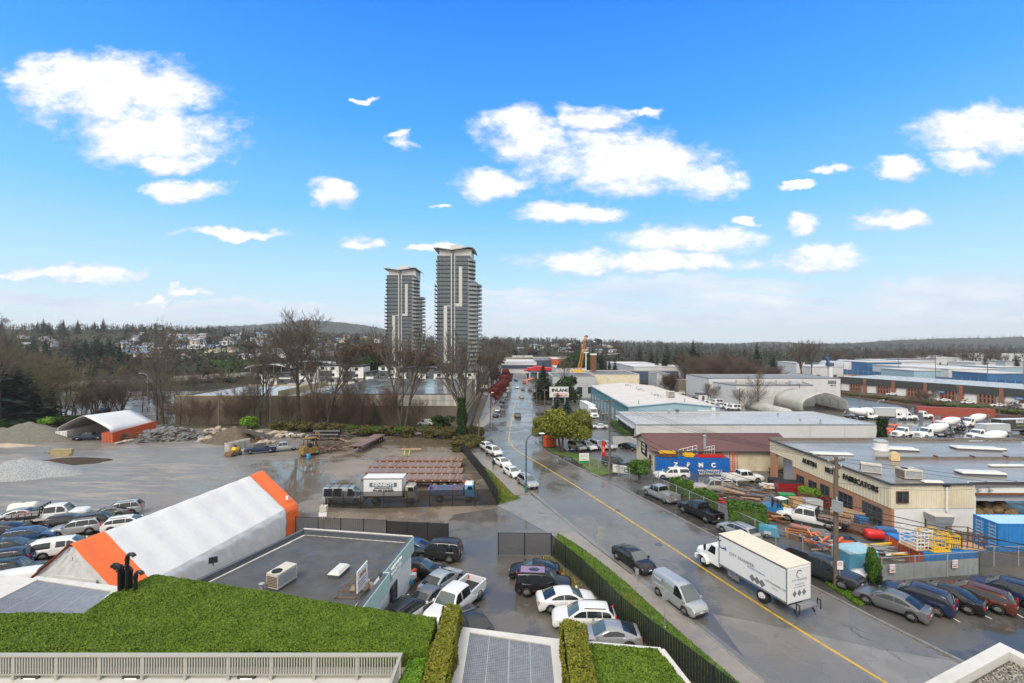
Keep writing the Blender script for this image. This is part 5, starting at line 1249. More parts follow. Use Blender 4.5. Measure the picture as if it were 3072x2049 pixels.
skylight_box('c8',1660,165,ZR,4.6,1.3,'long skylight on the front half of the metal shop roof',R(-8));skylight_box('c8',1840,112,ZR,4.4,.5,'narrow pale skylight curb at the right of the metal shop roof',0,.12);skylight_box('c8',1340,222,ZR,2.0,.6,'dark low hatch near the front edge of the metal shop roof',R(-5),.12)
skylight_box('c4',1330,1215,ZR,4.6,1.6,'domed skylight beside the round roof ventilator',R(-12));skylight_box('c4',1960,1210,ZR,5.6,1.6,'domed skylight at the right of the back roof bay',R(-12));skylight_box('c4',2130,1215,ZR,2.2,.7,'small curb behind the right domed skylight',R(-10),.15)
skylight_box('c4',790,1250,ZR,5.2,1.2,'row of pale roof panels near the left edge of the shop roof',R(-6),.12)
def ventilator():
 r=empty('roof_ventilator',az('c4',1190,1215,ZR),0,'fat round white ventilator on the back roof bay','ventilator')
 MB().lathe([(0,1.25),(.25,1.3),(.3,1.12),(1.5,1.12)],(0,0,0),n=24).put('drum',M.white_wall,r,40);MB().lathe([(1.52,1.2),(1.75,1.2),(1.95,.9),(2.0,.3)],(0,0,0),n=24).put('cap',M.galv,r,40);r.scale=(.8,)*3
 r=empty('exhaust_hood',az('c4',1300,1300,ZR),R(-15),'yellowed curved exhaust hood on the roof divider','ventilator')
 MB().loft([[(x,-.55,.1),(x,.55,.1),(x,.55,z),(x,0,z+.12),(x,-.55,z)]for x,z in((-.8,1.0),(-.5,1.7),(0,2.0),(.5,1.85),(.9,1.3))]).put('hood',mat('hood_cream',(.62,.47,.25),.5),r,40)
 TB(.85,.95,-.5,.5,.75,1.25).put('mouth',M.dark,r);TB(-.7,.7,-.5,.5,-.1,.1).put('curb',M.rust,r);r.scale=(.6,)*3
ventilator()
def build_shed():
 """cream shed with maroon ribbed roof"""
 xl,xr_,yf,yb,ze,zr=24.1,48.6,77.6,88,2.5,4.2;ym=(yf+yb)/2
 r=empty('metal_roof_shed',(0,0,0),0,'long cream shed with maroon ribbed metal roof','building')
 TB(xl,xr_,yf,yf+.2,-1.6,ze).put('wall',M.cream_wall,r);MB().prism([(xl,yf+.2),(xl+.2,yf+.2),(xl+.2,yb),(xl,yb)],-2,lambda p:ze).put('wall',M.cream_wall,r)
 MB().add([(xl,yf+.2,ze),(xl,yb,ze),(xl,ym,zr),(xl+.2,yf+.2,ze),(xl+.2,yb,ze),(xl+.2,ym,zr)],[(0,1,2),(5,4,3),(0,2,5,3),(1,4,5,2)]).put('gable',M.cream_wall,r)
 ribs(r,(xl,yf),(xr_,yf),-1.4,ze-.05,(0,-1),M.cream_wall,.3,.06,.03)
 for s,(ya,za)in enumerate(((yf-.6,ze-.12),(yb+.4,ze-.12))):
  b=MB();b.add([(xl-.7,ya,za),(xr_,ya,za),(xr_,ym,zr+.06),(xl-.7,ym,zr+.06),(xl-.7,ya,za-.1),(xr_,ya,za-.1),(xr_,ym,zr-.04),(xl-.7,ym,zr-.04)],[(0,1,2,3),(7,6,5,4),(0,4,5,1),(1,5,6,2),(2,6,7,3),(3,7,4,0)]);b.put('roof_slope',M.maroon,r)
  if s==0:
   f=MB();n=84
   for k in range(n):x=lerp(xl-.6,xr_-.1,k/(n-1));f.beam((x,ya,za+.03),(x,ym,zr+.09),.10,.07)
   tag(f.put('roof_rib',M.maroon,r),kind='stuff')
 MB().beam((xl-.72,ym,zr+.1),(xr_,ym,zr+.1),.35,.06).put('ridge_cap',M.maroon,r);MB().beam((xl-.7,yf-.66,ze-.14),(xr_,yf-.66,ze-.14),.14,.14).put('gutter',M.charcoal_fascia,r)
 p=az('d1',840,150,3.4);MB().cyl((p.x,p.y,3.0),(p.x,p.y,5.0),.22,10).put('flue',M.galv,r);MB().lathe([(0,.32),(.1,.36),(.3,.1)],(p.x,p.y,5.05),n=10).put('flue_cap',M.galv,r)
 wall_window(r,(xl,yf+1.2),(xl,yf+2.0),-1.0,1.2,M.dark,(-1,0),1,1);
 MB().prism([(xl-.05,yf+3.5),(xl-.05,yf+7),(xl-.1,yf+7),(xl-.1,yf+3.5)],.4,2.6).put('sign_panel',M.dark,r)
 for k in range(3):text('lettering',('METAL','WORKS','SALES')[k],.5,M.white_letter,r,(xl-.13,yf+5.2,2.2-k*.6),(R(90),0,R(-90)),.02)
 MB().loft([[(xl-.9,y,-.2),(xl-.05,y,.55)]for y in(yf+.9,yf+2.4)],cap=False,closed=False).put('awning',mat('awning_red',(.30,.09,.06),.7),r)
 return r
build_shed()
W_=flat_building('warehouse','broad white warehouse with wet pale flat roof',[(30,110),(88.5,110),(86,130),(30.4,130)],-6,.93,M.pale_wall,M.roof_wet,.3,M.galv)
for k in range(1,7):TB(30+k*8.4,30.06+k*8.4,109.96,110,-4,.9).put('wall_joint',M.grey_wall,W_)
for k in range(6):wall_window(W_,(30,112+k*2.8),(30,114.2+k*2.8),-2.4,-.3,M.dark,(-1,0),2,2)
TB(29.2,30,111,129,-.2,.05).put('canopy',M.grey_wall,W_)
for i,(x,y,h)in enumerate(((285,905,1.0),(705,1000,1.0),(360,930,.5),(540,975,.4))):vent_stack('c4',x,y,.8,h,['dark tall vent at the back edge of the wet pale roof','dark tall vent near the front edge of the wet pale roof','small vent left on the wet pale roof','small vent amid the wet pale roof'][i],.18)
for i,(x,y)in enumerate(((1635,1000),(1710,1000))):
 p=az('c3',x,y,.8);r=empty('roof_turbine',p,0,['silver turbine vent in the puddle on the pale roof','dark squat vent right of the silver turbine vent'][i],'roof vent')
 MB().cyl((0,0,0),(0,0,.5),.3,12).put('neck',M.galv,r);MB().lathe([(.5,.3),(.7,.55),(1.0,.55),(1.2,.2)],(0,0,0),n=14).put('turbine',M.galv if i==0 else M.dark_wall,r)
def build_blue_shed():
 xl,xr_,yf,yb,ze,zr=33.8,60.3,132,195,2.1,3.25;xm=(xl+xr_)/2
 r=empty('blue_warehouse',(0,0,0),0,'long pale-roofed warehouse with teal and light blue siding','building')
 TB(xl,xl+.3,yf+.3,yb,-6,ze).put('wall',M.teal,r);TB(xr_-.3,xr_,yf+.3,yb,-6,ze).put('wall',M.teal,r);TB(xl,xr_,yb-.3,yb+.01,-6,ze-.02).put('wall',M.teal,r)
 MB().prism([(xl,yf),(xr_,yf),(xr_,yf+.3),(xl,yf+.3)],-6,ze).put('wall',M.paleblue,r)
 MB().add([(xl,yf,ze),(xr_,yf,ze),(xm,yf,zr),(xl,yf+.3,ze),(xr_,yf+.3,ze),(xm,yf+.3,zr)],[(0,1,2),(5,4,3),(0,2,5,3),(1,4,5,2)]).put('gable',M.paleblue,r)
 ribs(r,(xl,yf),(xr_,yf),-4,lambda s:ze+(zr-ze)*(1-abs(s-13.25)/13.25)-.1,(0,-1),M.paleblue,.55,.1,.05);ribs(r,(xl,yf+.4),(xl,yb),-5.4,ze-.1,(-1,0),M.teal,.8,.14,.05)
 for s in(-1,1):
  xe=xl-.3 if s<0 else xr_+.3
  MB().add([(xe,yf-.3,ze-.05),(xm,yf-.3,zr+.08),(xm,yb+.3,zr+.08),(xe,yb+.3,ze-.05),(xe,yf-.3,ze-.2),(xm,yf-.3,zr-.07),(xm,yb+.3,zr-.07),(xe,yb+.3,ze-.2)],[(0,1,2,3),(7,6,5,4),(0,4,5,1),(1,5,6,2),(2,6,7,3),(3,7,4,0)]).put('roof_slope',M.roof_white,r)
  f=MB()
  for k in range(40):y=lerp(yf,yb,k/39);f.beam((xe,y,ze-.03),(xm,y,zr+.10),.07,.05)
  tag(f.put('standing_seam',M.roof_white,r),kind='stuff')
 MB().beam((xl-.32,yf-.3,ze),(xl-.32,yb,ze),.2,.2).put('gutter',M.paleblue,r);MB().beam((xl-.3,yf-.36,ze-.05),(xm,yf-.36,zr+.08),.12,.25).put('verge_trim',M.paleblue,r);MB().beam((xr_+.3,yf-.36,ze-.05),(xm,yf-.36,zr+.08),.12,.25).put('verge_trim',M.paleblue,r)
 d0=TB(-.06,0,-1.5,1.5,0,4.2).mesh('dock_door',M.grey_wall)
 for k in range(9):o=link('dock_door',d0,r);o.location=(xl-.06,yf+8+k*6.2,-5.3)
 TB(xl+20,xl+25,yf-.8,yf-.02,.9,1.05).put('ledge',M.white_wall,r)
 wu=TB(xr_-2.6,xr_-1.6,yf-.7,yf-.02,1.1,2.0).put('wall_unit',M.white_paint,r)
 for i,(x,y)in enumerate(((1268,750),(1380,790),(1523,840))):
  p=az('c3',x,y+4,zr);q=empty('ridge_vent',p,R(35),['ridge vent farthest along the pale roof','ridge vent at the middle of the pale roof','ridge vent nearest along the pale roof'][i],'roof vent','oval ridge vents on the pale roof')
  MB().lathe([(0,.75),(.25,.85),(.5,.8),(.65,.4)],(0,0,0),n=14).put('cowl',M.galv,q,40);TB(-.7,.7,-.6,.6,-.2,.05).put('base',M.hvac,q)
 p=az('c3',1650,870,2.7);q=empty('rooftop_unit',p,0,'louvred rooftop box on the pale roof','air conditioner');TB(-1.1,1.1,-.9,.9,.1,2.4).put('casing',M.hvac,q)
 for k in range(5):TB(-1.0,1.0,-.94,-.9,.4+k*.4,.6+k*.4).put('louvre',M.dark_wall,q)
 for i,(x,y)in enumerate(((1300,775),(1350,790),(1410,815),(1485,845),(1540,870),(1565,870),(1775,895),(1370,915))):vent_stack('c3',x,y,2.9,.9,['short pipe beside the farthest ridge vent','short pipe between farthest and middle ridge vents','twin pipe between middle and nearest ridge vents','pipe left of the nearest ridge vent','pipe just below the nearest ridge vent','pipe right of the nearest ridge vent','rust-red pipe on the right roof slope','small cowl near the gable of the pale roof'][i],.14)
build_blue_shed()
B=flat_building('large_warehouse','tall pale warehouse with numbered end panel and brown roof',[(88.7,205),(148,205),(148,231),(88.3,231)],-6,4.4,M.pale_wall,M.roof_brown,.3,M.navy_wall)
text('lettering','5555',1.9,M.black_letter,B,(144.2,204.9,2.6),(R(90),0,0),.05,bold=.05);text('lettering','888-40',.9,M.grey_letter,B,(144.6,204.9,1.2),(R(90),0,0),.05)
TB(130.9,131.1,204.9,205,-6,4.3).put('wall_joint',M.grey_wall,B)
B2=flat_building('warehouse_annexe','lower pale annexe with rooftop units in front of the tall warehouse',[(93,189),(125,189),(131,204.9),(90.5,204.9)],-6,2.7,M.pale_wall,M.roof_brown,.3,M.navy_wall)
for i,x in enumerate((1410,1610,1810,1945,2010)):
 p=az('z4',x,652,2.55);q=empty('rooftop_unit',p,0,['pale rooftop unit, leftmost on the annexe roof','pale rooftop unit second from left on the annexe roof','pale rooftop unit third from left on the annexe roof','dark rooftop unit right on the annexe roof','small grey rooftop box at the right end of the annexe roof'][i],'air conditioner','rooftop units on the annexe')
 s=(1,1,1,.9,.5)[i];TB(-1.6*s,1.6*s,-1*s,1*s,.2,1.9*s).put('casing',M.hvac if i<3 else M.grey_wall,q);TB(-1.3*s,1.3*s,-.8*s,.8*s,0,.2).put('curb',M.dark_wall,q);TB(-1.2*s,1.2*s,-1.03*s,-1.0*s,.5*s,1.5*s).put('louvre',M.grey_wall,q)
def arch_shelter(name,label,x0,x1,yf,yb,zb,zr,m,frame=True,shape='gable',closed_front=False):
 r=empty(name,(0,0,0),0,label,'shelter');w=(x1-x0)/2;cx=(x0+x1)/2;h=zr-zb
 if shape=='gable':pr=[(-1,0),(-1,.42),(-.96,.55),(-.84,.68),(-.4,.9),(-.06,1),(.06,1),(.4,.9),(.84,.68),(.96,.55),(1,.42),(1,0)]
 else:pr=[(cos(a),sin(a))for a in np.linspace(pi,0,15)]
 n=9;secs=[[(cx+p[0]*w*(1-.012*(k%2)),lerp(yf,yb,k/(n-1)),zb+p[1]*h*(1-.012*(k%2)))for p in pr]for k in range(n)]
 c=MB().loft(secs,cap=False,closed=False).put('cover',m,r,50)
 sm_=c.modifiers.new('thick','SOLIDIFY');sm_.thickness=.08
 MB().poly([(cx+p[0]*w,yb-.02,zb+p[1]*h)for p in pr]).put('end_wall',m,r)
 if closed_front:
  MB().poly([(cx+p[0]*w,yf+.02,zb+p[1]*h)for p in pr]).put('end_wall',M.white_wall,r)
  f=MB();[f.beam((cx+s*w,yf-.03,zb),(cx+s*w,yf-.03,zb+h*.72),.12)for s in(-.6,-.2,.2,.6)];f.put('door_frame',M.grey_wall,r)
 if frame:
  for k in range(5):
   y=lerp(yf+.3,yb-.5,k/4);f=MB();f.tube([(cx+p[0]*w*.97,y,zb+p[1]*h*.97)for p in pr],.07,5)
   f.tube([(cx+p[0]*w*.91,y,zb+p[1]*h*.90)for p in pr],.05,5)
   for p in pr[1:-1]:f.beam((cx+p[0]*w*.97,y,zb+p[1]*h*.97),(cx+p[0]*w*.91,y,zb+p[1]*h*.9),.05)
   f.put('truss_arch',M.galv,r)
  f=MB();[f.beam((cx+p[0]*w*.96,yf,zb+p[1]*h*.96),(cx+p[0]*w*.96,yb,zb+p[1]*h*.96),.06)for p in pr[2:-2]];f.put('purlin',M.galv,r)
  [TB(s0,s1,yf,yb,zb-.2,zb+1.0).put('block_wall',M.block,r)for s0,s1 in((x0-.4,x0+.3),(x1-.3,x1+.4))]
 return r
arch_shelter('fabric_shelter','big white fabric shelter with open truss-framed end',107.2,124.2,168,186,-5.5,2.1,M.membrane_g)
arch_shelter('barrel_shed','small barrel-roofed shed beside the big white shelter',94.2,99.4,160,184,-5.5,-2.6,M.membrane_g,False,'barrel',True)
def build_units():
 a,b=V3((178.6,249)),V3((212,164.5));d=(b-a);L=d.length;d.normalize();t=V3((-d.y,d.x))
 if t.x<0:t=-t
 r=empty('brick_trade_units',(0,0,0),0,'long row of brick trade units with dark fascia','building');z0,z1=-5.6,1.85
 Q=lambda s,o:(a.x+d.x*s+t.x*o,a.y+d.y*s+t.y*o)
 MB().prism([Q(0,.6),Q(L,.6),Q(L,34),Q(0,34)],z0,z1-.5).put('wall',M.pale_wall,r)
 MB().prism([Q(0,.2),Q(L,.2),Q(L,34.2),Q(0,34.2)],z1-.5,z1-.1).put('roof',M.roof_wet,r)
 n=26;sp=L/n
 for k in range(n):MB().prism([Q(k*sp+.03,-.3),Q((k+1)*sp-.03,-.3),Q((k+1)*sp-.03,.59),Q(k*sp+.03,.59)],-1.4,z1+(.02 if k%2 else 0)).put('fascia_panel',M.charcoal_fascia,r)
 units=7;us=L/units
 pier=TB(-.6,.6,-.5,.5,0,7.2).mesh('brick_pier',M.redbrick);slim=TB(-.28,.28,-.3,.3,0,5.2).mesh('brick_pier',M.redbrick);ang=math.atan2(d.y,d.x)
 door=TB(-2.1,2.1,-.06,.06,0,3.6).mesh('garage_door',M.white_wall);pane=TB(-.55,.55,-.05,.05,0,1.5).mesh('window',M.win)
 def putp(me,nm,s,o,z):q=link(nm,me,r);x,y=Q(s,o);q.location=(x,y,z);q.rotation_euler.z=ang
 for k in range(units):
  s=k*us;putp(pier,'brick_pier',s+.5,-.3,z0);putp(door,'garage_door',s+3.4,.5,z0)
  for j in range(5):putp(slim,'brick_pier',s+6.2+j*1.25,.1,z0)
  for j in range(4):
   for zz in(-4.9,-2.9):putp(pane,'window',s+6.83+j*1.25,.5,zz)
 for s,st,m in((.50,'NOVUS',M.blue),(.78,'BLINDS',M.blue)):
  x,y=Q(L*s,-.8);sg=TB(-1.5,1.5,-.08,.08,0,1.1).put('shop_sign',m,r);sg.location=(x,y,-2.5);sg.rotation_euler.z=ang
  text('lettering',st,.6,M.white_letter,sg,(0,-.1,.55),(R(90),0,0),.01)
build_units()
def rails():
 p0,p1=[at('c4',x,y)for x,y in((845,752),(2351,945))];q0,q1=[at('c4',x,y)for x,y in((845,768),(2351,968))]
 for i,(a,b)in enumerate(((p0,p1),(q0,q1))):
  d=(b-a).normalized();a=a-d*25;b=b+d*60;L=(b-a).length;t=V3((-d.y,d.x,0)).normalized()
  r=empty('railway_track',(0,0,0),0,['railway track nearer to the brick units','railway track nearer to the truck yard'][i],'railway')
  z=-5.35
  f=MB()
  for s in(-.9,.9):f.beam((a.x+t.x*s,a.y+t.y*s,z+.42),(b.x+t.x*s,b.y+t.y*s,z+.42),.16,.18)
  f.put('rail',M.rust,r)
  f=MB();n=160
  for k in range(n):c=a.lerp(b,k/(n-1));f.beam((c.x-t.x*1.5,c.y-t.y*1.5,z+.26),(c.x+t.x*1.5,c.y+t.y*1.5,z+.26),.28,.16)
  tag(f.put('sleeper',M.timber,r),kind='stuff')
  MB().prism([(a+t*2.4).xy,(b+t*2.4).xy,(b-t*2.4).xy,(a-t*2.4).xy],z-.3,z+.2).put('ballast',mat('ballast',(.10,.085,.075),.9,var=.4,vs=4),r)
rails()
def build_line():
 a,b=V3((243,335)),V3((262,228));d=(b-a).normalized();L=(b-a).length;t=V3((-d.y,d.x))
 r=empty('elevated_line',(0,0,0),0,'blue screened elevated line under construction behind the brick units','viaduct');Q=lambda s,o:(a.x+d.x*s+t.x*o,a.y+d.y*s+t.y*o)
 MB().prism([Q(-20,-3),Q(L+30,-3),Q(L+30,3),Q(-20,3)],-3.2,-2.0).put('deck',M.concrete,r)
 n=24
 for k in range(n):s0,s1=-20+k*(L+50)/n,-20+(k+1)*(L+50)/n;MB().prism([Q(s0+.1,-3.2),Q(s1-.1,-3.2),Q(s1-.1,-3.05),Q(s0+.1,-3.05)],-2.4,.2).put('screen_panel',M.blue,r);MB().prism([Q(s0+.1,3.05),Q(s1-.1,3.05),Q(s1-.1,3.2),Q(s0+.1,3.2)],-2.4,.5).put('screen_panel',M.blue,r)
 f=MB()
 for k in range(40):s=-20+k*(L+50)/40;x,y=Q(s,-3.3);f.beam((x,y,-3.2),(x,y,1.0),.12)
 f.beam(Q(-20,-3.4)+(-2.8,),Q(L+30,-3.4)+(-2.8,),.3,.5);f.put('formwork',M.plywood,r)
 for k in range(7):x,y=Q(-10+k*20,0);MB().cyl((x,y,-6),(x,y,-3.2),1.0,12).put('pier',M.concrete,r)
build_line()
cols={'b':'blue','w':'pale_wall','g':'grey_wall','p':'paleblue','t':'block_lit'}
IND=[(1080,1360,505,532,330,'b'),(1360,1640,500,525,360,'w'),(1360,1830,540,565,300,'w'),(1460,1730,573,600,270,'p'),(1740,2150,560,606,265,'w'),(1960,2120,508,535,380,'w'),(2060,2360,595,640,245,'b'),(620,890,540,580,330,'w'),(1930,2350,437,470,620,'w'),(1370,1640,480,500,460,'g'),(1640,1900,470,492,520,'w'),(2130,2360,545,585,300,'p'),(780,1000,520,545,380,'g'),(2200,2360,500,530,420,'g'),(1560,1760,455,470,640,'w'),(510,575,510,545,340,'w'),(1120,1330,486,503,480,'w')]
IL=['blue shed left of the distant sheds row','pale shed beside the blue distant shed','long pale shed with dark windows behind the blue screens','light blue shed above the blue screens','white greenhouse-like shed on the right plain','pale shed near the red stacked goods','bright blue shed at the right edge of the plain','white low shed below the tall bare trees','long white shed far off under the ridge','grey flat shed in the second distant row','pale shed in the third distant row','light blue shed cut by the right frame edge','grey shed by the domed hangars','grey shed at the far right plain','pale shed among far bare trees','small white hut before the bare trees','pale shed behind the blue distant shed']
for(x0,x1,y0,y1,d,c),l in zip(IND,IL):
 a=ad('c4',x0,y0,d);b=ad('c4',x1,y0,d);z0=-6;q=empty('distant_shed',(0,0,0),0,l,'shed','industrial sheds on the plain')
 TB(a.x,b.x,d,d+24,z0,a.z).put('wall',M[cols[c]],q);TB(a.x-.3,b.x+.3,d-.4,d+24.4,a.z,a.z+.35).put('roof',M['roof_white' if c!='g' else 'roof_brown'],q)
 n=max(2,int((b.x-a.x)/9));f=TB(-1.2,1.2,-.08,0,0,2.6).mesh('door',M.dark_wall)
 for k in range(n):o=link('door',f,q);o.location=(lerp(a.x,b.x,(k+.5)/n),d,z0+.4)
for i,(x0,x1,y0,y1,d)in enumerate(((880,1010,500,560,345),(1010,1120,490,525,380))):
 a,b=ad('c4',x0,y0,d),ad('c4',x1,y0,d);arch_shelter('hangar',['domed grey hangar left of the blue shed','domed pale hangar touching the blue shed'][i],a.x,b.x,d,d+30,-6,a.z,M.grey_wall,False,'barrel',True)
def simple_block(name,label,c,x0,x1,ytop,d,depth,wall,roof,wins=0,wz=None,z0=-6,cap=None):
 a,b=ad(c,x0,ytop,d),ad(c,x1,ytop,d);r=flat_building(name,label,[(a.x,d),(b.x,d),(b.x,d+depth),(a.x,d+depth)],z0,a.z,M[wall],M[roof],.3,M[cap]if cap else None)
 for k in range(wins):
  s=lerp(a.x,b.x,(k+.3)/wins);e=lerp(a.x,b.x,(k+.75)/wins);wall_window(r,(s,d),(e,d),wz[0],wz[1],M.dark,(0,-1),2,1,.12)
 return r
simple_block('office_block','low grey and cream office with windows behind the roadside trees','c3',610,990,672,215,26,'grey_wall','roof_dark',4,(-3.5,-.6))
simple_block('office_block','cream flat-roofed office with glazed entrance','c3',985,1375,655,220,30,'cream_wall','roof_dark',3,(-4.2,-1.2))
simple_block('long_store','long white building with blue canopy beyond the cream office','c3',1330,1825,590,285,45,'pale_wall','roof_white',6,(-2.6,-.2),cap='navy_wall')
simple_block('long_store','pale flat-roofed hall behind the long white building','c3',1190,1540,565,335,40,'pale_wall','roof_white',5,(-1.5,1));simple_block('long_store','white roof low hall beside the yellow crane','c3',640,900,600,290,30,'pale_wall','roof_white',4,(-4,-1))
r=simple_block('canopy_store','blue canopy strip in front of the long white building','c3',1330,1720,628,275,6,'navy_wall','roof_dark',z0=-2.2)
sb=simple_block('big_box_store','wide white store with blue stripe at the street end','c3',85,470,548,380,60,'white_wall','roof_white');a,b=ad('c3',85,550,379.6),ad('c3',470,560,379.6);TB(a.x,b.x,379.3,379.9,a.z-5.0,a.z-2.2).put('blue_band',M.navy_wall,sb)
simple_block('big_box_store','dark-fronted store beside the blue striped one','c3',465,610,530,385,50,'navy_wall','roof_dark');simple_block('red_sign_store','store front with orange-red sign band','c3',610,745,520,370,40,'orange_red','roof_white')
gs=empty('filling_station',(0,0,0),0,'filling station with red and blue canopy at the street end','filling station')
for(x0,x1,y0,y1,m)in((390,605,598,622,'red'),(450,545,586,600,'red'),(392,606,622,634,'blue'),(360,400,614,628,'red')):
 d=318+(.3 if m=='blue' else 0)+y0*.01;a,b=ad('c3',x0,y0,d),ad('c3',x1,y1,d);TB(a.x,b.x,d,d+9,b.z,a.z).put('canopy',M[m],gs)
for x in(410,480,560,595):p=ad('c3',x,634,321);TB(p.x-.3,p.x+.3,320.7,321.3,-6,p.z).put('column',M.white_wall,gs)
a=ad('c3',400,655,330);b=ad('c3',600,640,330);TB(a.x,b.x,330,336,-6,b.z).put('kiosk',M.paleblue,gs)
simple_block('grey_shed','grey block house beside the railway trees','c3',1530,1640,650,240,15,'grey_wall','roof_dark');simple_block('concrete_shed','old concrete lean-to left of the tall warehouse','c3',1720,1800,705,232,12,'block','roof_dark')
sh=empty('garden_shed',(0,0,0),0,'tiny white hut with pitched roof beside the tall warehouse','hut');p=at('c3',1925,880);MB().box(p.x,p.y,p.z,4,3.5,2.6).put('wall',M.white_wall,sh);MB().prism([(p.x-2.4,p.y-2),(p.x+2.4,p.y-2),(p.x+2.4,p.y+2),(p.x-2.4,p.y+2)],p.z+2.6,lambda q:p.z+2.75+(1.2 if False else.3)).put('roof',M.roof_dark,sh);TB(p.x-.5,p.x+.5,p.y-1.82,p.y-1.75,p.z,p.z+2).put('door',M.dark_wall,sh)
def guideway(label,pts,w,m,rail=True,z_base=-6,every=26):
 r=empty('elevated_railway',(0,0,0),0,label,'viaduct')
 path=[Vector(p)for p in pts]
 f=MB();f2=MB()
 for a,b in zip(path,path[1:]):
  f.beam(a,b,w,1.3);n=(b-a).cross(V3((0,0,1))).normalized()
  for s in(1,-1):f2.beam(a+n*s*w*.48+V3((0,0,1.15)),b+n*s*w*.48+V3((0,0,1.15)),.2,1.0)
 f.put('girder',M.concrete,r);f2.put('parapet',m,r)
 for a,b in zip(path,path[1:]):
  k=int((b-a).length/every)
  for i in range(k):c=a.lerp(b,(i+.5)/k);zt_=terr(c.x,c.y);c.z-.7>zt_ and TB(c.x-.9,c.x+.9,c.y-.9,c.y+.9,zt_-.5,c.z-.66).put('pier',M.concrete,r)
 return r
guideway('elevated railway crossing behind the bare trees at left',[ad('c1',300,760,245),ad('c1',1000,735,262),ad('c1',1700,690,285),ad('c1',2200,660,300)],8,M.concrete)
guideway('elevated railway beyond the street end with the train',[ad('c3',60,515,520),ad('c3',500,505,520),ad('c3',800,500,540),ad('c3',1180,470,600)],8,M.charcoal_fascia,z_base=-5)
tr=empty('commuter_train',(0,0,0),0,'white and green commuter train on the far viaduct','train')
for i,(x0,x1)in enumerate(((252,352),(354,440))):
 a,b=ad('c3',x0,491,517),ad('c3',x1,503,517);c_=TB(a.x,b.x,515.5,518.5,b.z,a.z,.3,.3,.3).put('carriage',M.white_paint,tr)
 for k in range(6):xx=lerp(a.x,b.x,(k+.25)/6);TB(xx,xx+(b.x-a.x)/11,515.45,515.52,lerp(b.z,a.z,.45),lerp(b.z,a.z,.8)).put('window',M.win if i==0 else M.green,c_)
def station():
 r=empty('train_station',(0,0,0),0,'elevated station with curved pale roofs behind the bare trees','station')
 for x0,x1,yt,d in((2150,2550,568,300),(2470,2950,540,330)):
  a,b=ad('c1',x0,yt,d),ad('c1',x1,yt,d);w=(b.x-a.x)/2;cx=(a.x+b.x)/2
  secs=[[(cx+cos(t)*w,y,a.z-3+sin(t)*3+(y-d)*.0)for t in np.linspace(pi*.95,pi*.05,13)]for y in(d,d+14)]
  o=MB().loft(secs,cap=False,closed=False).put('roof_shell',M.grey_wall,r,40);s_=o.modifiers.new('t','SOLIDIFY');s_.thickness=.5
  TB(a.x+1,b.x-1,d+2,d+12,a.z-8,a.z-6.6).put('platform',M.concrete,r);TB(a.x+2,b.x-2,d+10,d+10.2,a.z-6.5,a.z-2.4).put('glass_screen',M.win,r)
  for k in range(6):x=lerp(a.x+2,b.x-2,k/5);MB().cyl((x,d+4,a.z-6.6),(x,d+4,a.z-1.2),.25,8).put('column',M.white_wall,r)
  for k in range(4):x=lerp(a.x+4,b.x-4,k/3);TB(x-.8,x+.8,d+5,d+7,-8,a.z-8).put('pier',M.concrete,r)
station()
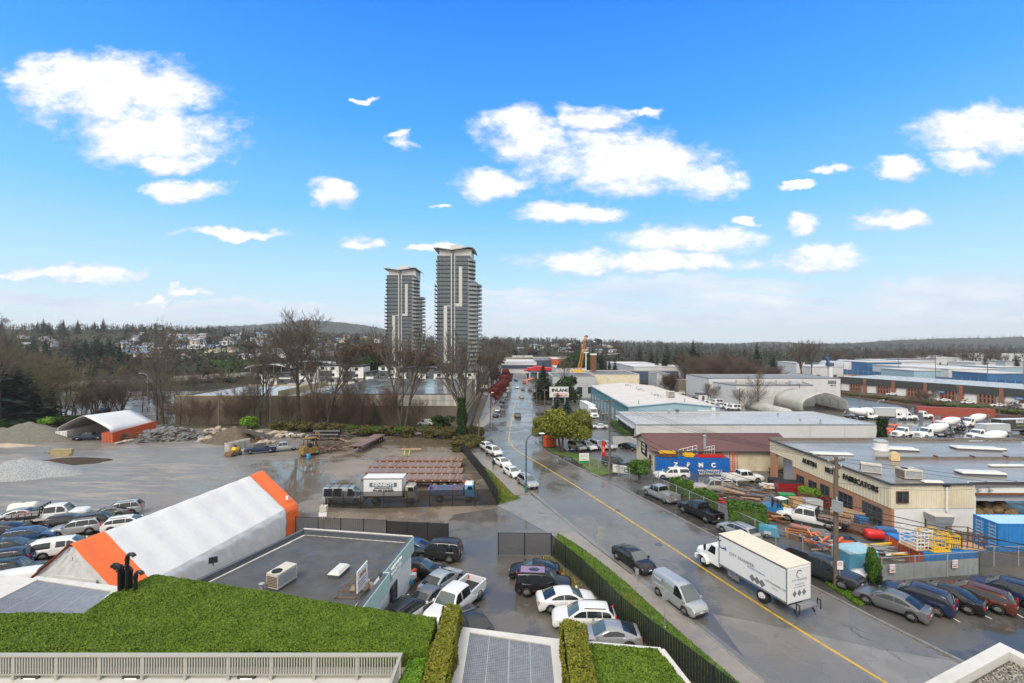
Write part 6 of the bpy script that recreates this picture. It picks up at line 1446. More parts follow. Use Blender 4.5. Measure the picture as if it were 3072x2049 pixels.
def block_hall():
 xl,xr_,yf,yb,z1=-62.5,-16.4,139,200,4.9
 r=empty('block_hall',(0,0,0),0,'tan block-walled hall with patterned panel band and wet dark roof','building')
 TB(xl,xr_,yf,yf+.4,-7,1.3).put('wall',M.block,r);TB(xl-.01,xl+.4,yf+.4,yb,-7,z1-.3).put('wall',M.block,r);TB(xr_-.4,xr_-.01,yf+.4,yb,-7,z1).put('wall',mat('pebble_wall',(.30,.25,.18),.9,var=.35,vs=2.5),r);TB(xl,xr_,yb-.4,yb-.01,-7,z1-.3).put('wall',M.block,r)
 TB(xl+.4,xr_-.4,yf+.4,yb-.4,z1-.8,z1-.4).put('roof',mat('ponding_roof',(.12,.125,.13),.12,var=.3,vs=.06,dirt=(.34,.345,.35),ds=.05,damt=.8,rvar=.1),r)
 TB(xl+.1,xr_-.1,yf+.05,yf+.39,1.3,4.8).put('panel_backing',M.grey_wall,r)
 tones=[mat('panel_a',(.62,.60,.56),.7,var=.08),mat('panel_b',(.48,.44,.40),.7,var=.08),mat('panel_c',(.56,.52,.46),.7,var=.08)]
 me=[TB(-.62,.62,-.09,0,0,1.66).mesh('wall_panel',m)for m in tones];n=35
 for k in range(n):
  for j in range(2):o=link('wall_panel',me[(0,1,0,2)[(k+j*2)%4]if rr_()<.85 else 2],r);o.location=(lerp(xl+.8,xr_-.8,k/(n-1)),yf+.04,1.36+j*1.76)
 TB(xl,xr_,yf-.12,yf+.02,3.04,3.10).put('rail_trim',M.grey_wall,r);TB(xl,xr_,yf-.1,yf+.4,4.81,5.0).put('parapet_cap',M.charcoal_fascia,r)
 for x0,m in((880,'blue'),(965,'grey_letter'),(1040,'paleblue')):
  p=ad('c2',x0,857,yf-.06);f=MB()
  for k in range(5):c=V3((p.x+ru(-.9,.9),yf-.08,p.z+ru(-.3,.3)));f.tube([c+V3((.45*cos(a),0,.5*sin(a)))for a in np.linspace(ru(0,3),ru(3,7),8)],.07,4)
  f.put('graffiti',M[m],r)
 xl2=-104;r2=empty('block_hall',(0,0,0),0,'lower tan block-walled hall behind the row of bare trees','building');z2=4.1
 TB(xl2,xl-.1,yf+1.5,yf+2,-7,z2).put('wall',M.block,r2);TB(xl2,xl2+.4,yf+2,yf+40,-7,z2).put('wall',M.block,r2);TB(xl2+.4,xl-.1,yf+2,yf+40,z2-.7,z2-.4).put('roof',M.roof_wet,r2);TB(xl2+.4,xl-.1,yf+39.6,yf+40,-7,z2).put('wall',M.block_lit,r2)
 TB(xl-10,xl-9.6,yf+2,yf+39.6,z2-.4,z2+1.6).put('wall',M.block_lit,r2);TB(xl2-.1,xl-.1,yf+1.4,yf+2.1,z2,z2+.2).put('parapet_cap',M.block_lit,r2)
block_hall()
def townhouse(x0,x1,d,ztop,label,kind,dep=11):
 r=empty('townhouse',(0,0,0),0,label,'house','modern terraced houses');w=x1-x0;wall={'w':'white_wall','d':'dark_wall','g':'grey_wall'}[kind]
 TB(x0,x1,d,d+dep,-6,ztop-1.2).put('wall',M[wall],r);MB().prism([(x0-.4,d-.5),(x1+.4,d-.5),(x1+.4,d+dep),(x0-.4,d+dep)],lambda p:ztop-1.19+(p[0]-x0)/w*.9,lambda p:ztop-.95+(p[0]-x0)/w*.9).put('roof',M.dark_wall,r)
 TB(x0+w*.1,x1-w*.35,d-.3,d,0,ztop-3.4).put('bay',M['white_wall' if kind!='w' else 'dark_wall'],r)
 g=TB(-.9,.9,-.08,0,0,1.5).mesh('window',M.win)
 for zz in(ztop-3.0,ztop-6.4,ztop-9.6):
  for s in(.25,.7):
   o=link('window',g,r);o.location=(x0+w*s,d-(.31 if s<.5 and zz<ztop-4 else.01),zz);TB(-1.05,1.05,-.14,-.08,-.12,0).put('sill',M.white_wall,o)
 TB(x0+w*.55,x1,d-1.4,d-.01,ztop-7.0,ztop-6.8).put('balcony',M.white_wall,r)
TH=[(240,420,650,255,'d'),(420,590,640,250,'g'),(590,790,585,240,'w'),(795,1000,592,240,'w'),(1010,1130,640,238,'d'),(1132,1300,588,240,'w'),(1300,1420,610,244,'d'),(1420,1620,610,248,'d'),(1620,1800,645,236,'w'),(1800,1995,642,236,'w'),(100,235,660,265,'w')]
TL=['dark terraced house at the left of the terrace','grey terraced house second in the terrace','white terraced house behind the double-trunked bare tree','white terraced house with balconies left of the glazed one','narrow dark terraced house with big glazing','white terraced house below the shorter tower','dark narrow terraced house under the shorter tower','dark wide terraced house between the towers','low white terraced house at the foot of the taller tower','pale low terraced house by the dark street houses','white terraced house at the far left of the terrace']
for(x0,x1,y,d,k),l in zip(TH,TL):a,b=ad('c2',x0,y,d),ad('c2',x1,y,d);townhouse(a.x,b.x,d,a.z+1.2,l,k)
def street_houses():
 p0,p1=at('c2',2085,800),at('c2',2215,690)
 for i in range(7):
  t=i/7;a=p0.lerp(p1,t);b=p0.lerp(p1,(i+.96)/7);dv=(b-a).normalized();n=V3((-dv.y,dv.x,0))
  r=empty('townhouse',(0,0,0),0,'navy and white gabled house, %s along the street'%['nearest of seven','second of seven','third of seven','fourth of seven','fifth of seven','sixth of seven','farthest of seven'][i],'house','navy gabled houses along the street')
  q=[a.xy,b.xy,(b+n*10).xy,(a+n*10).xy];MB().prism(q,-6,4.6).put('wall',M['navy_wall' if i%2==0 else 'white_wall'],r)
  c=(a+b)/2;L=(b-a).length
  MB().add([(a.x,a.y,4.6),(b.x,b.y,4.6),(c.x,c.y,7.2),(a.x+n.x*10,a.y+n.y*10,4.6),(b.x+n.x*10,b.y+n.y*10,4.6),(c.x+n.x*10,c.y+n.y*10,7.2)],[(0,1,2),(5,4,3),(0,2,5,3),(1,4,5,2),(0,3,4,1)]).put('roof',M.dark_wall,r)
  for z in(-4.2,-.8,2.2):
   for s in(.3,.7):p=a.lerp(b,s);wall_window(r,(p-dv*.8).xy,(p+dv*.8).xy,z,z+1.6,M.white_wall,(-n.x,-n.y),1,1,.15)
 r=empty('townhouse',(0,0,0),0,'dark end house with white sign facing the lane','house');a=at('c2',2000,800);b=at('c2',2085,800);zt_=ad('c2',2000,645,a.y).z
 TB(a.x,b.x-.2,a.y,a.y+12,-6,zt_).put('wall',M.dark_wall,r);TB(a.x-.3,b.x,a.y-.3,a.y+12.3,zt_,zt_+.3).put('roof',M.charcoal_fascia,r)
 wall_window(r,(a.x+1.5,a.y),(a.x+3.4,a.y),zt_-4,zt_-2.4,M.white_wall,(0,-1),1,1,.12)
 TB(b.x-3,b.x+.6,a.y-3,a.y-2.8,-3.9,-2.2).put('white_sign',M.white_paint,r)
street_houses()
#towers
def tower(name,label,x0,x1,d,ztop,floors,dx_curve,depth=22):
 """glazed slab tower with curved balconies on its flanks and a winged roof"""
 r=empty(name,(0,0,0),0,label,'tower');z0=-4.5;w=x1-x0;H_=ztop-z0;fh=H_/floors;U=lambda s:lerp(x0,x1,s)
 TB(x0+.3,x1-.3,d+.3,d+depth,z0,ztop).put('core',M.tower_panel,r)
 bays=[(.0,.42),(.46,.52),(.56,1.0)]
 pan={}
 for i,(a,b)in enumerate(bays):
  n=(5,1,5)[i];ww=(U(b)-U(a))/n
  pan[i]=TB(.06,ww-.06,-.06,.25,0,fh*.70).mesh('window',M.tower_glass);mul=TB(ww*.5-.05,ww*.5+.05,-.10,-.061,0,fh*.70);mul.tbox(.06,ww-.06,-.10,-.062,fh*.24,fh*.28);mul_m=mul.mesh('mullion',M.tower_panel)
  for k in range(floors):
   for j in range(n):
    o=link('window',pan[i],r);o.location=(U(a)+j*ww,d,z0+k*fh+fh*.2);link('mullion',mul_m,o)
 sd=[]
 wd=5;sp=TB(0,.12,.1,3.2,0,fh*.66).mesh('window',M.tower_glass)
 for k in range(floors):
  for j in range(3):o=link('window',sp,r);o.location=(x1-.25,d+2+j*4,z0+k*fh+fh*.2)
 for s,w2 in((.44,.7),(.54,.55)):TB(U(s)-w2/2,U(s)+w2/2,d-.55,d+.3,z0,ztop+2.5).put('fin',M.tower_light,r)
 zz=lambda t:lerp(z0,ztop,t)
 TB(U(.205),U(.205)+w*.105,d-.35,d+.3,zz(.14),zz(.60)).put('pale_pier',M.tower_light,r);TB(U(.205),U(.42),d-.34,d+.3,zz(.14),zz(.152)).put('pale_band',M.tower_light,r);TB(U(.205),U(.42),d-.34,d+.3,zz(.60),zz(.607)).put('pale_band',M.tower_light,r)
 TB(U(.665),U(.665)+w*.10,d-.35,d+.3,zz(.60),zz(.925)).put('pale_pier',M.tower_light,r);TB(U(.56),U(.665),d-.34,d+.3,zz(.60),zz(.625)).put('pale_band',M.tower_light,r)
 TB(x0,U(.42),d-.2,d+.3,ztop-.1,ztop+1.2).put('parapet',M.dark_wall,r);TB(U(.56),x1+.3,d-.2,d+.3,ztop-.1,ztop+1.2).put('parapet',M.dark_wall,r)
 def bal(cx,rx,ry,a0,a1,nm='balcony'):
  n=10;out=[(cx+rx*cos(a),d+ry*.5+ry*sin(a))for a in np.linspace(a0,a1,n)]
  return MB().prism(out,0,.22).mesh(nm,M.slab_edge),MB().loft([[(x,y,.22),(x,y,1.2)]for x,y in out],cap=False,closed=False).mesh('balustrade',M.balcony_glass)
 sl1,bl1=bal(x1-.5,dx_curve,10,-pi/2,pi/2.2);sl2,bl2=bal(x0+.5,2.6,8,pi/2,pi*1.42);sl3,bl3=bal(x1-1,dx_curve*.55,8,-pi/2,pi/2.2);sl4,bl4=bal(x0+.5,1.5,6,pi/2,pi*1.42)
 MB().loft([[(x1-1.5+dx_curve*.8*cos(a),d+5+8.2*sin(a),z)for a in np.linspace(-pi/2,pi/2.2,10)]for z in(z0,zz(.80))],cap=False,closed=False).put('curved_bay',mat('bay_shade',(.16,.17,.18),.4,var=.2,vs=.3),r)
 for k in range(1,floors):
  lower=k<floors*.80
  for s_,b_ in((sl1,bl1),(sl2,bl2))if lower else((sl3,bl3),(sl4,bl4)):
   o=link('balcony',s_,r);o.location.z=z0+k*fh;link('balustrade',b_,o)
 TB(x1+dx_curve*.45,x1+dx_curve*.55,d+.3,d+1,z0,zz(.78)).put('fin',M.tower_light,r)
 TB(U(.06),U(.43),d+1,d+depth-3,ztop,ztop+5.2).put('penthouse',M.tower_light,r);TB(U(.53),U(1.04),d+1,d+depth-3,ztop,ztop+5.6).put('penthouse',M.tower_light,r);TB(U(.44),U(.52),d+1.2,d+depth-4,ztop,ztop+5.0).put('penthouse_glazing',M.tower_glass,r)
 prof=[(-.10,6.3),(.02,6.5),(.2,5.9),(.45,5.2),(.7,6.0),(.95,7.0),(1.08,6.6),(1.16,5.2)]if dx_curve>4 else[(-.16,5.4),(-.04,6.3),(.2,5.9),(.45,5.2),(.7,6.0),(.95,6.9),(1.1,6.3),(1.2,5.2)]
 secs=[[(U(s),y,ztop+z)for s,z in prof]+[(U(s),y,ztop+z-.45)for s,z in prof[::-1]]for y in(d-1.5,d+depth)]
 MB().loft(secs).put('winged_roof',M.slab_edge,r,40)
 TB(U(.36),U(.76),d+5,d+12,ztop+5.2,ztop+9.2,0,.6).put('plant_room',M.tower_light,r)
a,b=ad('s',1311,770,300),ad('s',1410,770,300);tower('residential_tower','taller glass residential tower with winged roof',a.x,b.x,300,a.z-.5,30,8.2)
a,b=ad('s',1160,828,345),ad('s',1243,828,345);tower('residential_tower','shorter glass residential tower at the left of the pair',a.x,b.x,345,a.z-.5,27,8.0)
q=flat_building('tower_podium','planted podium at the foot of the towers',[(-105,290),(-12,290),(-12,375),(-115,375)],-6,-1.2,M.grey_wall,M.roof_brown)
def crane():
 p=at('c3',845,640);r=empty('crawler_crane',(0,0,0),0,'yellow lattice-boom crane rising behind the offices','crane');b0=ad('c3',845,625,262);b1=ad('c3',903,315,255)
 f=MB();ax=(b1-b0);L=ax.length;ax.normalize();u=V3((0,1,0)).cross(ax).normalized();w=ax.cross(u);c4=[(u*s+w*t)for s in(-.9,.9)for t in(-.9,.9)]
 for c in c4:f.beam(b0+c,b1+c*.5,.22)
 n=20
 for k in range(n):
  p0,p1=b0.lerp(b1,k/n),b0.lerp(b1,(k+1)/n);s0,s1=lerp(1,.5,k/n),lerp(1,.5,(k+1)/n)
  for i,j in((0,1),(1,3),(3,2),(2,0)):f.beam(p0+c4[i]*s0,p1+c4[j]*s1,.13)
 f.put('boom',mat('crane_yellow',(.62,.27,.03),.5),r);TB(b0.x-4,b0.x+2.5,259,265,-5.4,b0.z+.5).put('cab_house',M.yellow_paint,r);MB().beam(b1,b1+V3((1.2,0,-.6)),.8,.8).put('boom_tip',M.dark,r)
 m=MB();m.beam(b1+V3((-.3,0,0)),b0+V3((-3.6,0,2)),.08);m.beam(b1,ad('c3',906,470,255),.08);m.put('cable',M.dark,r)
 r2=empty('pile_mast',(0,0,0),0,'rusty vertical piling mast right of the yellow crane','mast');a,b=ad('c3',970,485,250),ad('c3',970,635,250);TB(a.x-1.5,a.x+1.5,249,251,-5.5,a.z).put('mast',M.rust,r2);TB(a.x-1.7,a.x+1.7,248.8,251.2,a.z,a.z+.8).put('cap',M.white_paint,r2);
 r3=empty('light_mast',(0,0,0),0,'slim white mast between the crane and the piling mast','mast');a=ad('c3',905,468,255);MB().cyl((a.x,255,-5.5),(a.x,255,a.z),.3,8).put('pole',M.white_paint,r3);TB(a.x-1.2,a.x+1.2,254.7,255.3,a.z,a.z+.6).put('lamp_head',M.white_paint,r3)
 r4=empty('crawler_crane',(0,0,0),0,'small blue crane with white mast by the distant sheds','crane');a,b=ad('c4',780,608,270),ad('c4',778,535,270);TB(a.x-.9,a.x+.9,269,271,-5.5,b.z).put('mast',M.white_paint,r4);c=ad('c4',755,465,270)
 TB(a.x-1.6,a.x+1.6,268.6,271.4,b.z,b.z+2.0).put('cab',M.navy_wall,r4);MB().beam(b,c,1.6,1.0).put('jib',M.blue,r4);MB().beam(c,c+V3((.2,0,-3)),.1).put('cable',M.dark,r4)
crane()
#trees
def tree_skeleton(seed,h,levels,trunk_frac,spread,nkids,up=.35,lean=.0,stems=1,r0=.32,wob=.12,crown_from=.35,dens=1.0):
 """recursive bare tree: returns (trunk, crown) mesh builders"""
 g=random.Random(seed);tr,cr=MB(),MB()
 def grow(p,d,L,r,lv):
  n=4 if lv<2 else 3;pts=[p];rad=[r];dd=d.copy();q=p.copy()
  for i in range(n):
   dd=(dd+V3((g.uniform(-1,1),g.uniform(-1,1),g.uniform(-.3,.6)*up*2))*wob*(1+lv*.4)).normalized();q=q+dd*L/n;pts.append(q.copy());rad.append(r*(1-(i+1)/n*(.62 if lv<levels else.85)))
  (tr if lv==0 else cr).tube(pts,rad,(7,5,4,3,3)[min(lv,4)],cap=False)
  if lv>=levels:return
  k=max(2,int(nkids[lv]*dens*g.uniform(.8,1.2)))
  for j in range(k):
   t=lerp(crown_from if lv==0 else.25,1.0,(j+g.random())/k);f=t*n;i=min(n-1,int(f));c=pts[i].lerp(pts[i+1],f-i)
   ax=(pts[i+1]-pts[i]).normalized();a=g.uniform(0,6.283);per=V3((cos(a),sin(a),0));per=(per-ax*per.dot(ax)).normalized()
   sp=spread*(1.15-.4*t)if lv==0 else spread*1.05
   nd=(ax*cos(sp)+per*sin(sp)+V3((0,0,up))).normalized()
   ln=L*(lerp(.62,.36,t)if lv==0 else g.uniform(.42,.62));grow(c,nd,ln,max(rad[i]*.52,.026)if lv else max(r*.45*(1.1-.5*t),.05),lv+1)
 for s in range(stems):
  a=s*2.4+seed;dv=V3((cos(a)*(lean+(.28 if stems>1 else 0)),sin(a)*(lean+(.28 if stems>1 else 0)),1)).normalized()
  grow(V3((cos(a)*.25*(stems>1),sin(a)*.25*(stems>1),-.3)),dv,h*trunk_frac*g.uniform(.9,1.05),r0,0)
 return tr,cr
TP={}
def tree_proto(key,bark,twig,seed,**k):
 tr,cr=tree_skeleton(seed,20,**k);root=empty('tree');tr.put('trunk',M[bark],root);o=tag(cr.put('crown',M[twig],root),kind='stuff')
 zs=max(max(v[2]for v in cr.v),1);root.scale=(1,)*3;TP[key]=(root,zs)
tree_proto('round','bark','twig',3,levels=4,trunk_frac=.62,spread=.60,nkids=[15,7,6,4],up=.2,r0=.28,crown_from=.5,wob=.07)
tree_proto('tall','bark','twig',11,levels=4,trunk_frac=.82,spread=.66,nkids=[11,6,5,4],up=.28,r0=.34,crown_from=.34,wob=.08)
tree_proto('slim','bark','twig',23,levels=3,trunk_frac=.90,spread=.75,nkids=[13,6,5],up=.3,r0=.32,crown_from=.3,wob=.08)
tree_proto('fork','bark','twig',31,levels=4,trunk_frac=.78,spread=.55,nkids=[10,6,6,4],up=.25,stems=2,r0=.34,crown_from=.36,wob=.08)
tree_proto('multi','bark_red','twig',41,levels=4,trunk_frac=.6,spread=.65,nkids=[7,6,5,4],up=.28,stems=6,r0=.2,crown_from=.3)
tree_proto('moss','bark','twig_moss',53,levels=4,trunk_frac=.62,spread=.85,nkids=[8,5,5,4],up=.14,stems=2,r0=.26,crown_from=.2,wob=.18)
tree_proto('brush','bark_red','twig_red',61,levels=3,trunk_frac=.85,spread=.55,nkids=[14,8,6],up=.35,stems=5,r0=.07,crown_from=.12,wob=.16)
tree_proto('rusty','bark_red','twig_red',67,levels=4,trunk_frac=.62,spread=.75,nkids=[12,8,7,5],up=.25,stems=2,r0=.2,crown_from=.2)
def conifer_proto(key,seed,m,h=20.,wr=.2,n_wh=34,droop=.35,gap=.06,top=.0):
 g=random.Random(seed);root=empty('tree');MB().tube([(0,0,-.3),(0,0,h*.5),(0,0,h*.97)],[.28,.17,.03],6).put('trunk',M.bark,root);V=[];
 for w in range(n_wh):
  t=w/(n_wh-1);z=lerp(h*.08,h*.985,t);rr=h*wr*(1-t)**.8*g.uniform(.8,1.15)+.12
  for j in range(int(lerp(17,7,t))):
   a=g.uniform(0,6.283);L=rr*g.uniform(.65,1.15);dr=droop*g.uniform(.5,1.3);d=V3((cos(a),sin(a),0));s=V3((-d.y,d.x,0))
   for q in range(5):
    t0=q/5+g.uniform(-.03,.03);c=d*L*t0+V3((0,0,z-dr*L*t0));wq=L*.42*(1-t0*.6)+.14;tip=c+d*L*g.uniform(.25,.4)+V3((0,0,-dr*L*.3+g.uniform(-.05,.08)*L))+s*g.uniform(-.5,.5)*wq
    V+=[c-s*wq+V3((0,0,g.uniform(-.6,.4)*wq)),c+s*wq+V3((0,0,g.uniform(-.7,.3)*wq)),tip+V3((0,0,-.25*wq))]
 V=np.array([tuple(v)for v in V]);F=np.arange(len(V)).reshape(-1,3);tag(link('crown',np_mesh('crown',V,F,M[m]),root),kind='stuff');TP[key]=(root,h)
conifer_proto('spruce',5,'conifer');conifer_proto('fir',8,'conifer_b',wr=.24,n_wh=22,droop=.15);conifer_proto('slender',9,'conifer',wr=.13,n_wh=28);conifer_proto('ragged',12,'conifer',wr=.26,n_wh=16,droop=.1);conifer_proto('cedar',15,'conifer_b',wr=.3,n_wh=20,droop=.5)
def leafy_proto(key,seed,m,h=10.,rx=4.,base=.25,n=5200,size=.34,bark='bark',stems=2,lob=9,flat=.75):
 g=np.random.default_rng(seed);root=empty('tree');t=MB()
 for s in range(stems):a=s*2.5+seed;t.tube([(cos(a)*.3,sin(a)*.3,-.3),(cos(a)*.7,sin(a)*.7,h*.3),(cos(a)*rx*.4,sin(a)*rx*.4,h*.7)],[.26,.2,.08],6)
 t.put('trunk',M[bark],root);pts=[];nr=[]
 for i in range(lob):
  a=g.uniform(0,6.28);rad=rx*g.uniform(.25,.75)*(i>0);c=np.array([cos(a)*rad,sin(a)*rad,h*g.uniform(base+.15,.85)]);r=rx*g.uniform(.35,.6);k=n//lob
  d=g.normal(0,1,(k,3));d/=np.linalg.norm(d,axis=1)[:,None];q=c+d*(r*g.uniform(.55,1.08,(k,1)))*np.array([1,1,flat]);pts.append(q);nr.append(d)
 P_,N_=np.concatenate(pts),np.concatenate(nr);ok=P_[:,2]>h*base*.7;tag(link('crown',leaf_cloud('crown',P_[ok],N_[ok],size,M[m],seed=seed,flat=.6),root),kind='stuff');TP[key]=(root,float(P_[:,2].max()))
leafy_proto('olive',2,'leaf_olive',base=.1,rx=4.6,n=12000,size=.26,lob=16);leafy_proto('laurel',4,'leaf_green',h=7,rx=3.4,base=.05,n=3500,size=.3);leafy_proto('redleaf',6,'leaf_red',h=8,rx=2.3,base=.25,n=2600,size=.3,stems=1,lob=7,flat=1.1)
leafy_proto('rustleaf',7,'leaf_rust',h=12,rx=4.5,base=.1,n=4200,size=.4,lob=10);leafy_proto('bramble',10,'leaf_brown',h=3.2,rx=2.6,base=.0,n=2600,size=.22,bark='bark_red',lob=10,flat=.5);leafy_proto('bright',14,'leaf_bright',h=5,rx=2.6,base=.0,n=3000,size=.24,lob=9,flat=.8)
leafy_proto('darkbush',16,'leaf_ivy',h=6,rx=3.2,base=.0,n=3200,size=.3,lob=9,flat=.8);leafy_proto('cypress',17,'leaf_ivy',h=9,rx=1.3,base=.0,n=3600,size=.22,stems=1,lob=16,flat=2.2)
TUSED=set()
def tree(key,pos,h,label,name='bare_tree',cat='tree',group=None,rz=None,wx=1.0):
 root,ph=TP[key];o=root if key not in TUSED else copy_tree(root);TUSED.add(key);s=h/ph;o.name=name
 o.location=pos;o.scale=(s*wx,s*wx,s);o.rotation_euler.z=ru(0,6.28)if rz is None else rz
 return tag(o,label,cat,group)
def TR_(key,c,x,yb,yt,label,name='bare_tree',wx=1.0,cat='tree',group=None,rz=None,d=None):
 if d is None:p=at(c,x,yb)
 else:p=ad(c,x,yb,d);p.z=terr(p.x,p.y)
 h=(P(c,0,yb)[1]-P(c,0,yt)[1])*p.y/FPX
 if d is not None:h=ad(c,x,yt,d).z-p.z
 return tree(key,p,h,label,name,cat,group,rz,wx)
TR_('round','c2',430,1110,45,'tallest bare tree with round fan-shaped crown behind the yard',wx=1.15)
TR_('slim','c2',85,1110,360,'dark bare trunk with short limbs left of the bare wooden post',wx=.8);TR_('tall','c2',165,1115,360,'bare tree beside the wooden post left of the round-crowned one',wx=.95)
TR_('fork','c2',660,1130,260,'double-trunked bare tree right of the round-crowned one',wx=1.0);TR_('slim','c2',745,1070,520,'thin bare tree behind the double-trunked one')
TR_('fork','c2',1350,1135,130,'big dark bare tree in front of the shorter tower',wx=.9,rz=.6);TR_('slim','c2',1325,1135,190,'slim dark bare tree just left of the big dark tree by the shorter tower',wx=.8)
TR_('fork','c2',1905,1225,230,'bare tree right behind the ivy-wrapped trunk',wx=.8)
TR_('tall','c2',1865,1235,180,'bare tree with ivy-wrapped trunk at the yard corner before the taller tower','ivy_tree',wx=1.05)
TR_('tall','c1',1440,1085,120,'tall bare tree behind the red container end',wx=.85,rz=2);TR_('slim','c1',1385,1060,300,'dark bare trunk left of the tall tree behind the container');TR_('slim','c1',1590,1110,690,'short brown bare tree right of the carport');TR_('slim','c1',2290,1110,230,'blackish bare tree near the bright green shrub',wx=.9)
TR_('multi','c1',1060,985,640,'spreading many-stemmed bare tree behind the carport roof',wx=1.5);TR_('multi','c1',960,990,690,'smaller many-stemmed bare tree left of the spreading one',wx=1.2);TR_('slim','c1',1300,870,560,'pale slender bare tree by the street lamp at the back road')
for i,(x,yb,yt)in enumerate(((500,1120,700),(575,1130,760),(690,1140,640),(800,1120,720),(850,1125,700),(905,1130,650),(950,1130,640),(1010,1130,760),(1090,1125,760),(1210,1130,700),(1262,1130,650),(1480,1120,820),(250,1110,820),(330,1120,790),(30,1100,700))):
 TR_('brush' if i%2 else 'slim','c2',x,yb,yt,['thin brown sapling left of the round-crowned tree foot','thin sapling close to the round-crowned tree trunk','thin reddish sapling between the round-crowned and double-trunked trees','thin bare sapling right of the double-trunked tree','leaning bare sapling before the graffiti panels','bare sapling below the blue graffiti','tall thin sapling beside the blue graffiti','sapling before the panel band, middle','sapling leaning right before the panel band','sapling left of the big dark tree','slim dark trunk just left of the big dark tree','low sapling right of the big dark tree','brushy sapling by the graffiti wall corner','brushy sapling left of the tan wall','tall thin sapling above the bright green shrub'][i],'sapling',wx=.8,group='saplings along the back of the yard')
for i,(x,yb,yt)in enumerate(((1480,1100,860),(1660,1110,840),(1830,1120,830),(2050,1110,880),(2120,1110,690))):
 TR_('brush','c1',x,yb,yt,'reddish brush thicket growing along the tan block wall','brush',wx=1.3,group='brush thickets along the tan wall')
for i,(x,yb,yt)in enumerate(((540,1130,900),(760,1130,900),(1000,1130,950),(1420,1130,960))):
 TR_('brush','c2',x,yb,yt,'brown brush thicket in the strip behind the wet yard','brush',wx=1.6,group='brush thickets behind the wet yard')
for i,(x,yb,yt,k,w)in enumerate(((15,1140,95,'tall',.8),(60,1110,480,'moss',1.2),(190,1090,560,'moss',1.3),(340,1060,500,'moss',1.3),(470,1040,470,'moss',1.2),(560,1040,600,'moss',1.1),(650,1060,700,'moss',1.2),(720,1060,760,'rusty',1.1),(120,1060,380,'moss',1.2),(260,1000,420,'moss',1.2),(560,960,450,'moss',1.1),(820,1000,700,'rusty',1.2),(-60,1130,300,'moss',1.2),(20,1000,330,'moss',1.2))):
 TR_(k,'c1',x,yb,yt,['tall sparse tree at the left frame edge','mossy bare tree low at the left frame edge','mossy bare tree above the gravel pile','mossy tree with a long arching limb left of the back road','mossy bare tree by the transmission pole','mossy bare tree right of the arching one','mossy bare tree behind the white container','rusty bare tree behind the carport','mossy bare tree in the second rank at left','mossy bare tree below the lone spruce','mossy bare tree under the dark conifer wall','rusty bare tree left of the spreading many-stemmed one','mossy tree cut by the left frame edge','mossy tree high at the left frame edge'][i],'mossy_tree',wx=w)
for i,(x,yb,yt)in enumerate(((200,1120,1040),(420,1120,1030),(560,1110,1020),(110,1130,1060),(640,1090,1010),(10,1140,1060),(320,1110,1040))):
 TR_('bright' if i%2 else 'darkbush','c1',x,yb,yt,['dark shrub behind the grey-green gravel heap','bright shrub at the foot of the arching tree','dark shrub left of the white container','bright shrub at the left end of the gravel heap','bright shrub just behind the white container','dark shrub at the left frame edge','dark shrub amid the shrubs behind the gravel heap'][i],'shrub',wx=1.6,cat='shrub')
TR_('bright','c1',2210,1140,1020,'bright green rounded shrub behind the yard boulders','shrub',wx=1.2,cat='shrub')
for i,(x,y,k)in enumerate(((400,1150,'bramble'),(520,1165,'bramble'),(650,1165,'bramble'),(800,1170,'bramble'),(900,1190,'laurel'),(1010,1190,'bramble'),(1100,1200,'laurel'),(1210,1200,'bramble'),(1320,1205,'laurel'),(1420,1200,'bramble'),(1530,1190,'laurel'),(1640,1210,'bramble'),(1740,1210,'bramble'),(280,1140,'bramble'),(1690,1130,'darkbush'),(1930,1290,'bramble'),(1900,1330,'bramble'),(1960,1200,'bramble'))):
 p=at('c2',x,y);tree(k,p,2.6 if k!='darkbush' else 4,'tangled %s patch in the strip behind the trailers'%{'bramble':'brown bramble','laurel':'green bramble','darkbush':'dark shrub'}[k],'bramble','shrub','brambles behind the trailers',wx=1.5)
def ivy(pos,h,r,label):
 g=np.random.default_rng(3);n=5200;a=g.uniform(0,6.28,n);z=g.uniform(0,1,n)**.9*h;rr=r*(1.1-.55*z/h)*g.uniform(.75,1.15,n)*(1+.25*np.sin(z*1.3+a*2))
 pts=np.stack([np.cos(a)*rr,np.sin(a)*rr,z],1);nr=np.stack([np.cos(a),np.sin(a),.2+0*a],1);o=empty('ivy_column',pos,0,label,'ivy');tag(link('ivy_leaves',leaf_cloud('ivy_leaves',pts,nr,.2,M.leaf_ivy,seed=4),o),kind='stuff');MB().tube([(0,0,0),(0,0,h)],[r*.6,r*.25],8).put('ivy_stem',M.bark,o)
p=at('c2',1868,1238);ivy(p,(1238-860)*.34028*p.y/FPX,1.25,'dense dark ivy climbing the trunk at the yard corner');p=at('c2',1600,1085);ivy(p+V3((0,-.3,0)),7.5,.45,'ivy strand climbing the tan block wall')
TR_('olive','c3',690,1345,950,'broad yellow-green tree over the used cars','broadleaf_tree',wx=1.15,rz=.4);TR_('olive','c3',535,1275,1010,'yellow-green tree nearest the road left of the used cars','broadleaf_tree',wx=.9,rz=2);TR_('olive','c3',830,1300,960,'yellow-green tree right behind the used cars','broadleaf_tree',wx=1.0,rz=4)
TR_('ragged','c3',655,1060,800,'dark evergreen just behind the yellow-green trees','evergreen_tree',wx=1.2);TR_('cedar','c3',740,1060,860,'low dark cedar above the yellow-green trees','evergreen_tree',wx=1.3);TR_('spruce','c3',530,850,545,'pointed dark spruce by the far street corner','conifer_tree',wx=1.6);TR_('fir','c3',565,880,630,'dark fir next to the pointed spruce','conifer_tree',wx=1.5);TR_('ragged','c3',490,880,650,'dark evergreen left of the pointed spruce','evergreen_tree')
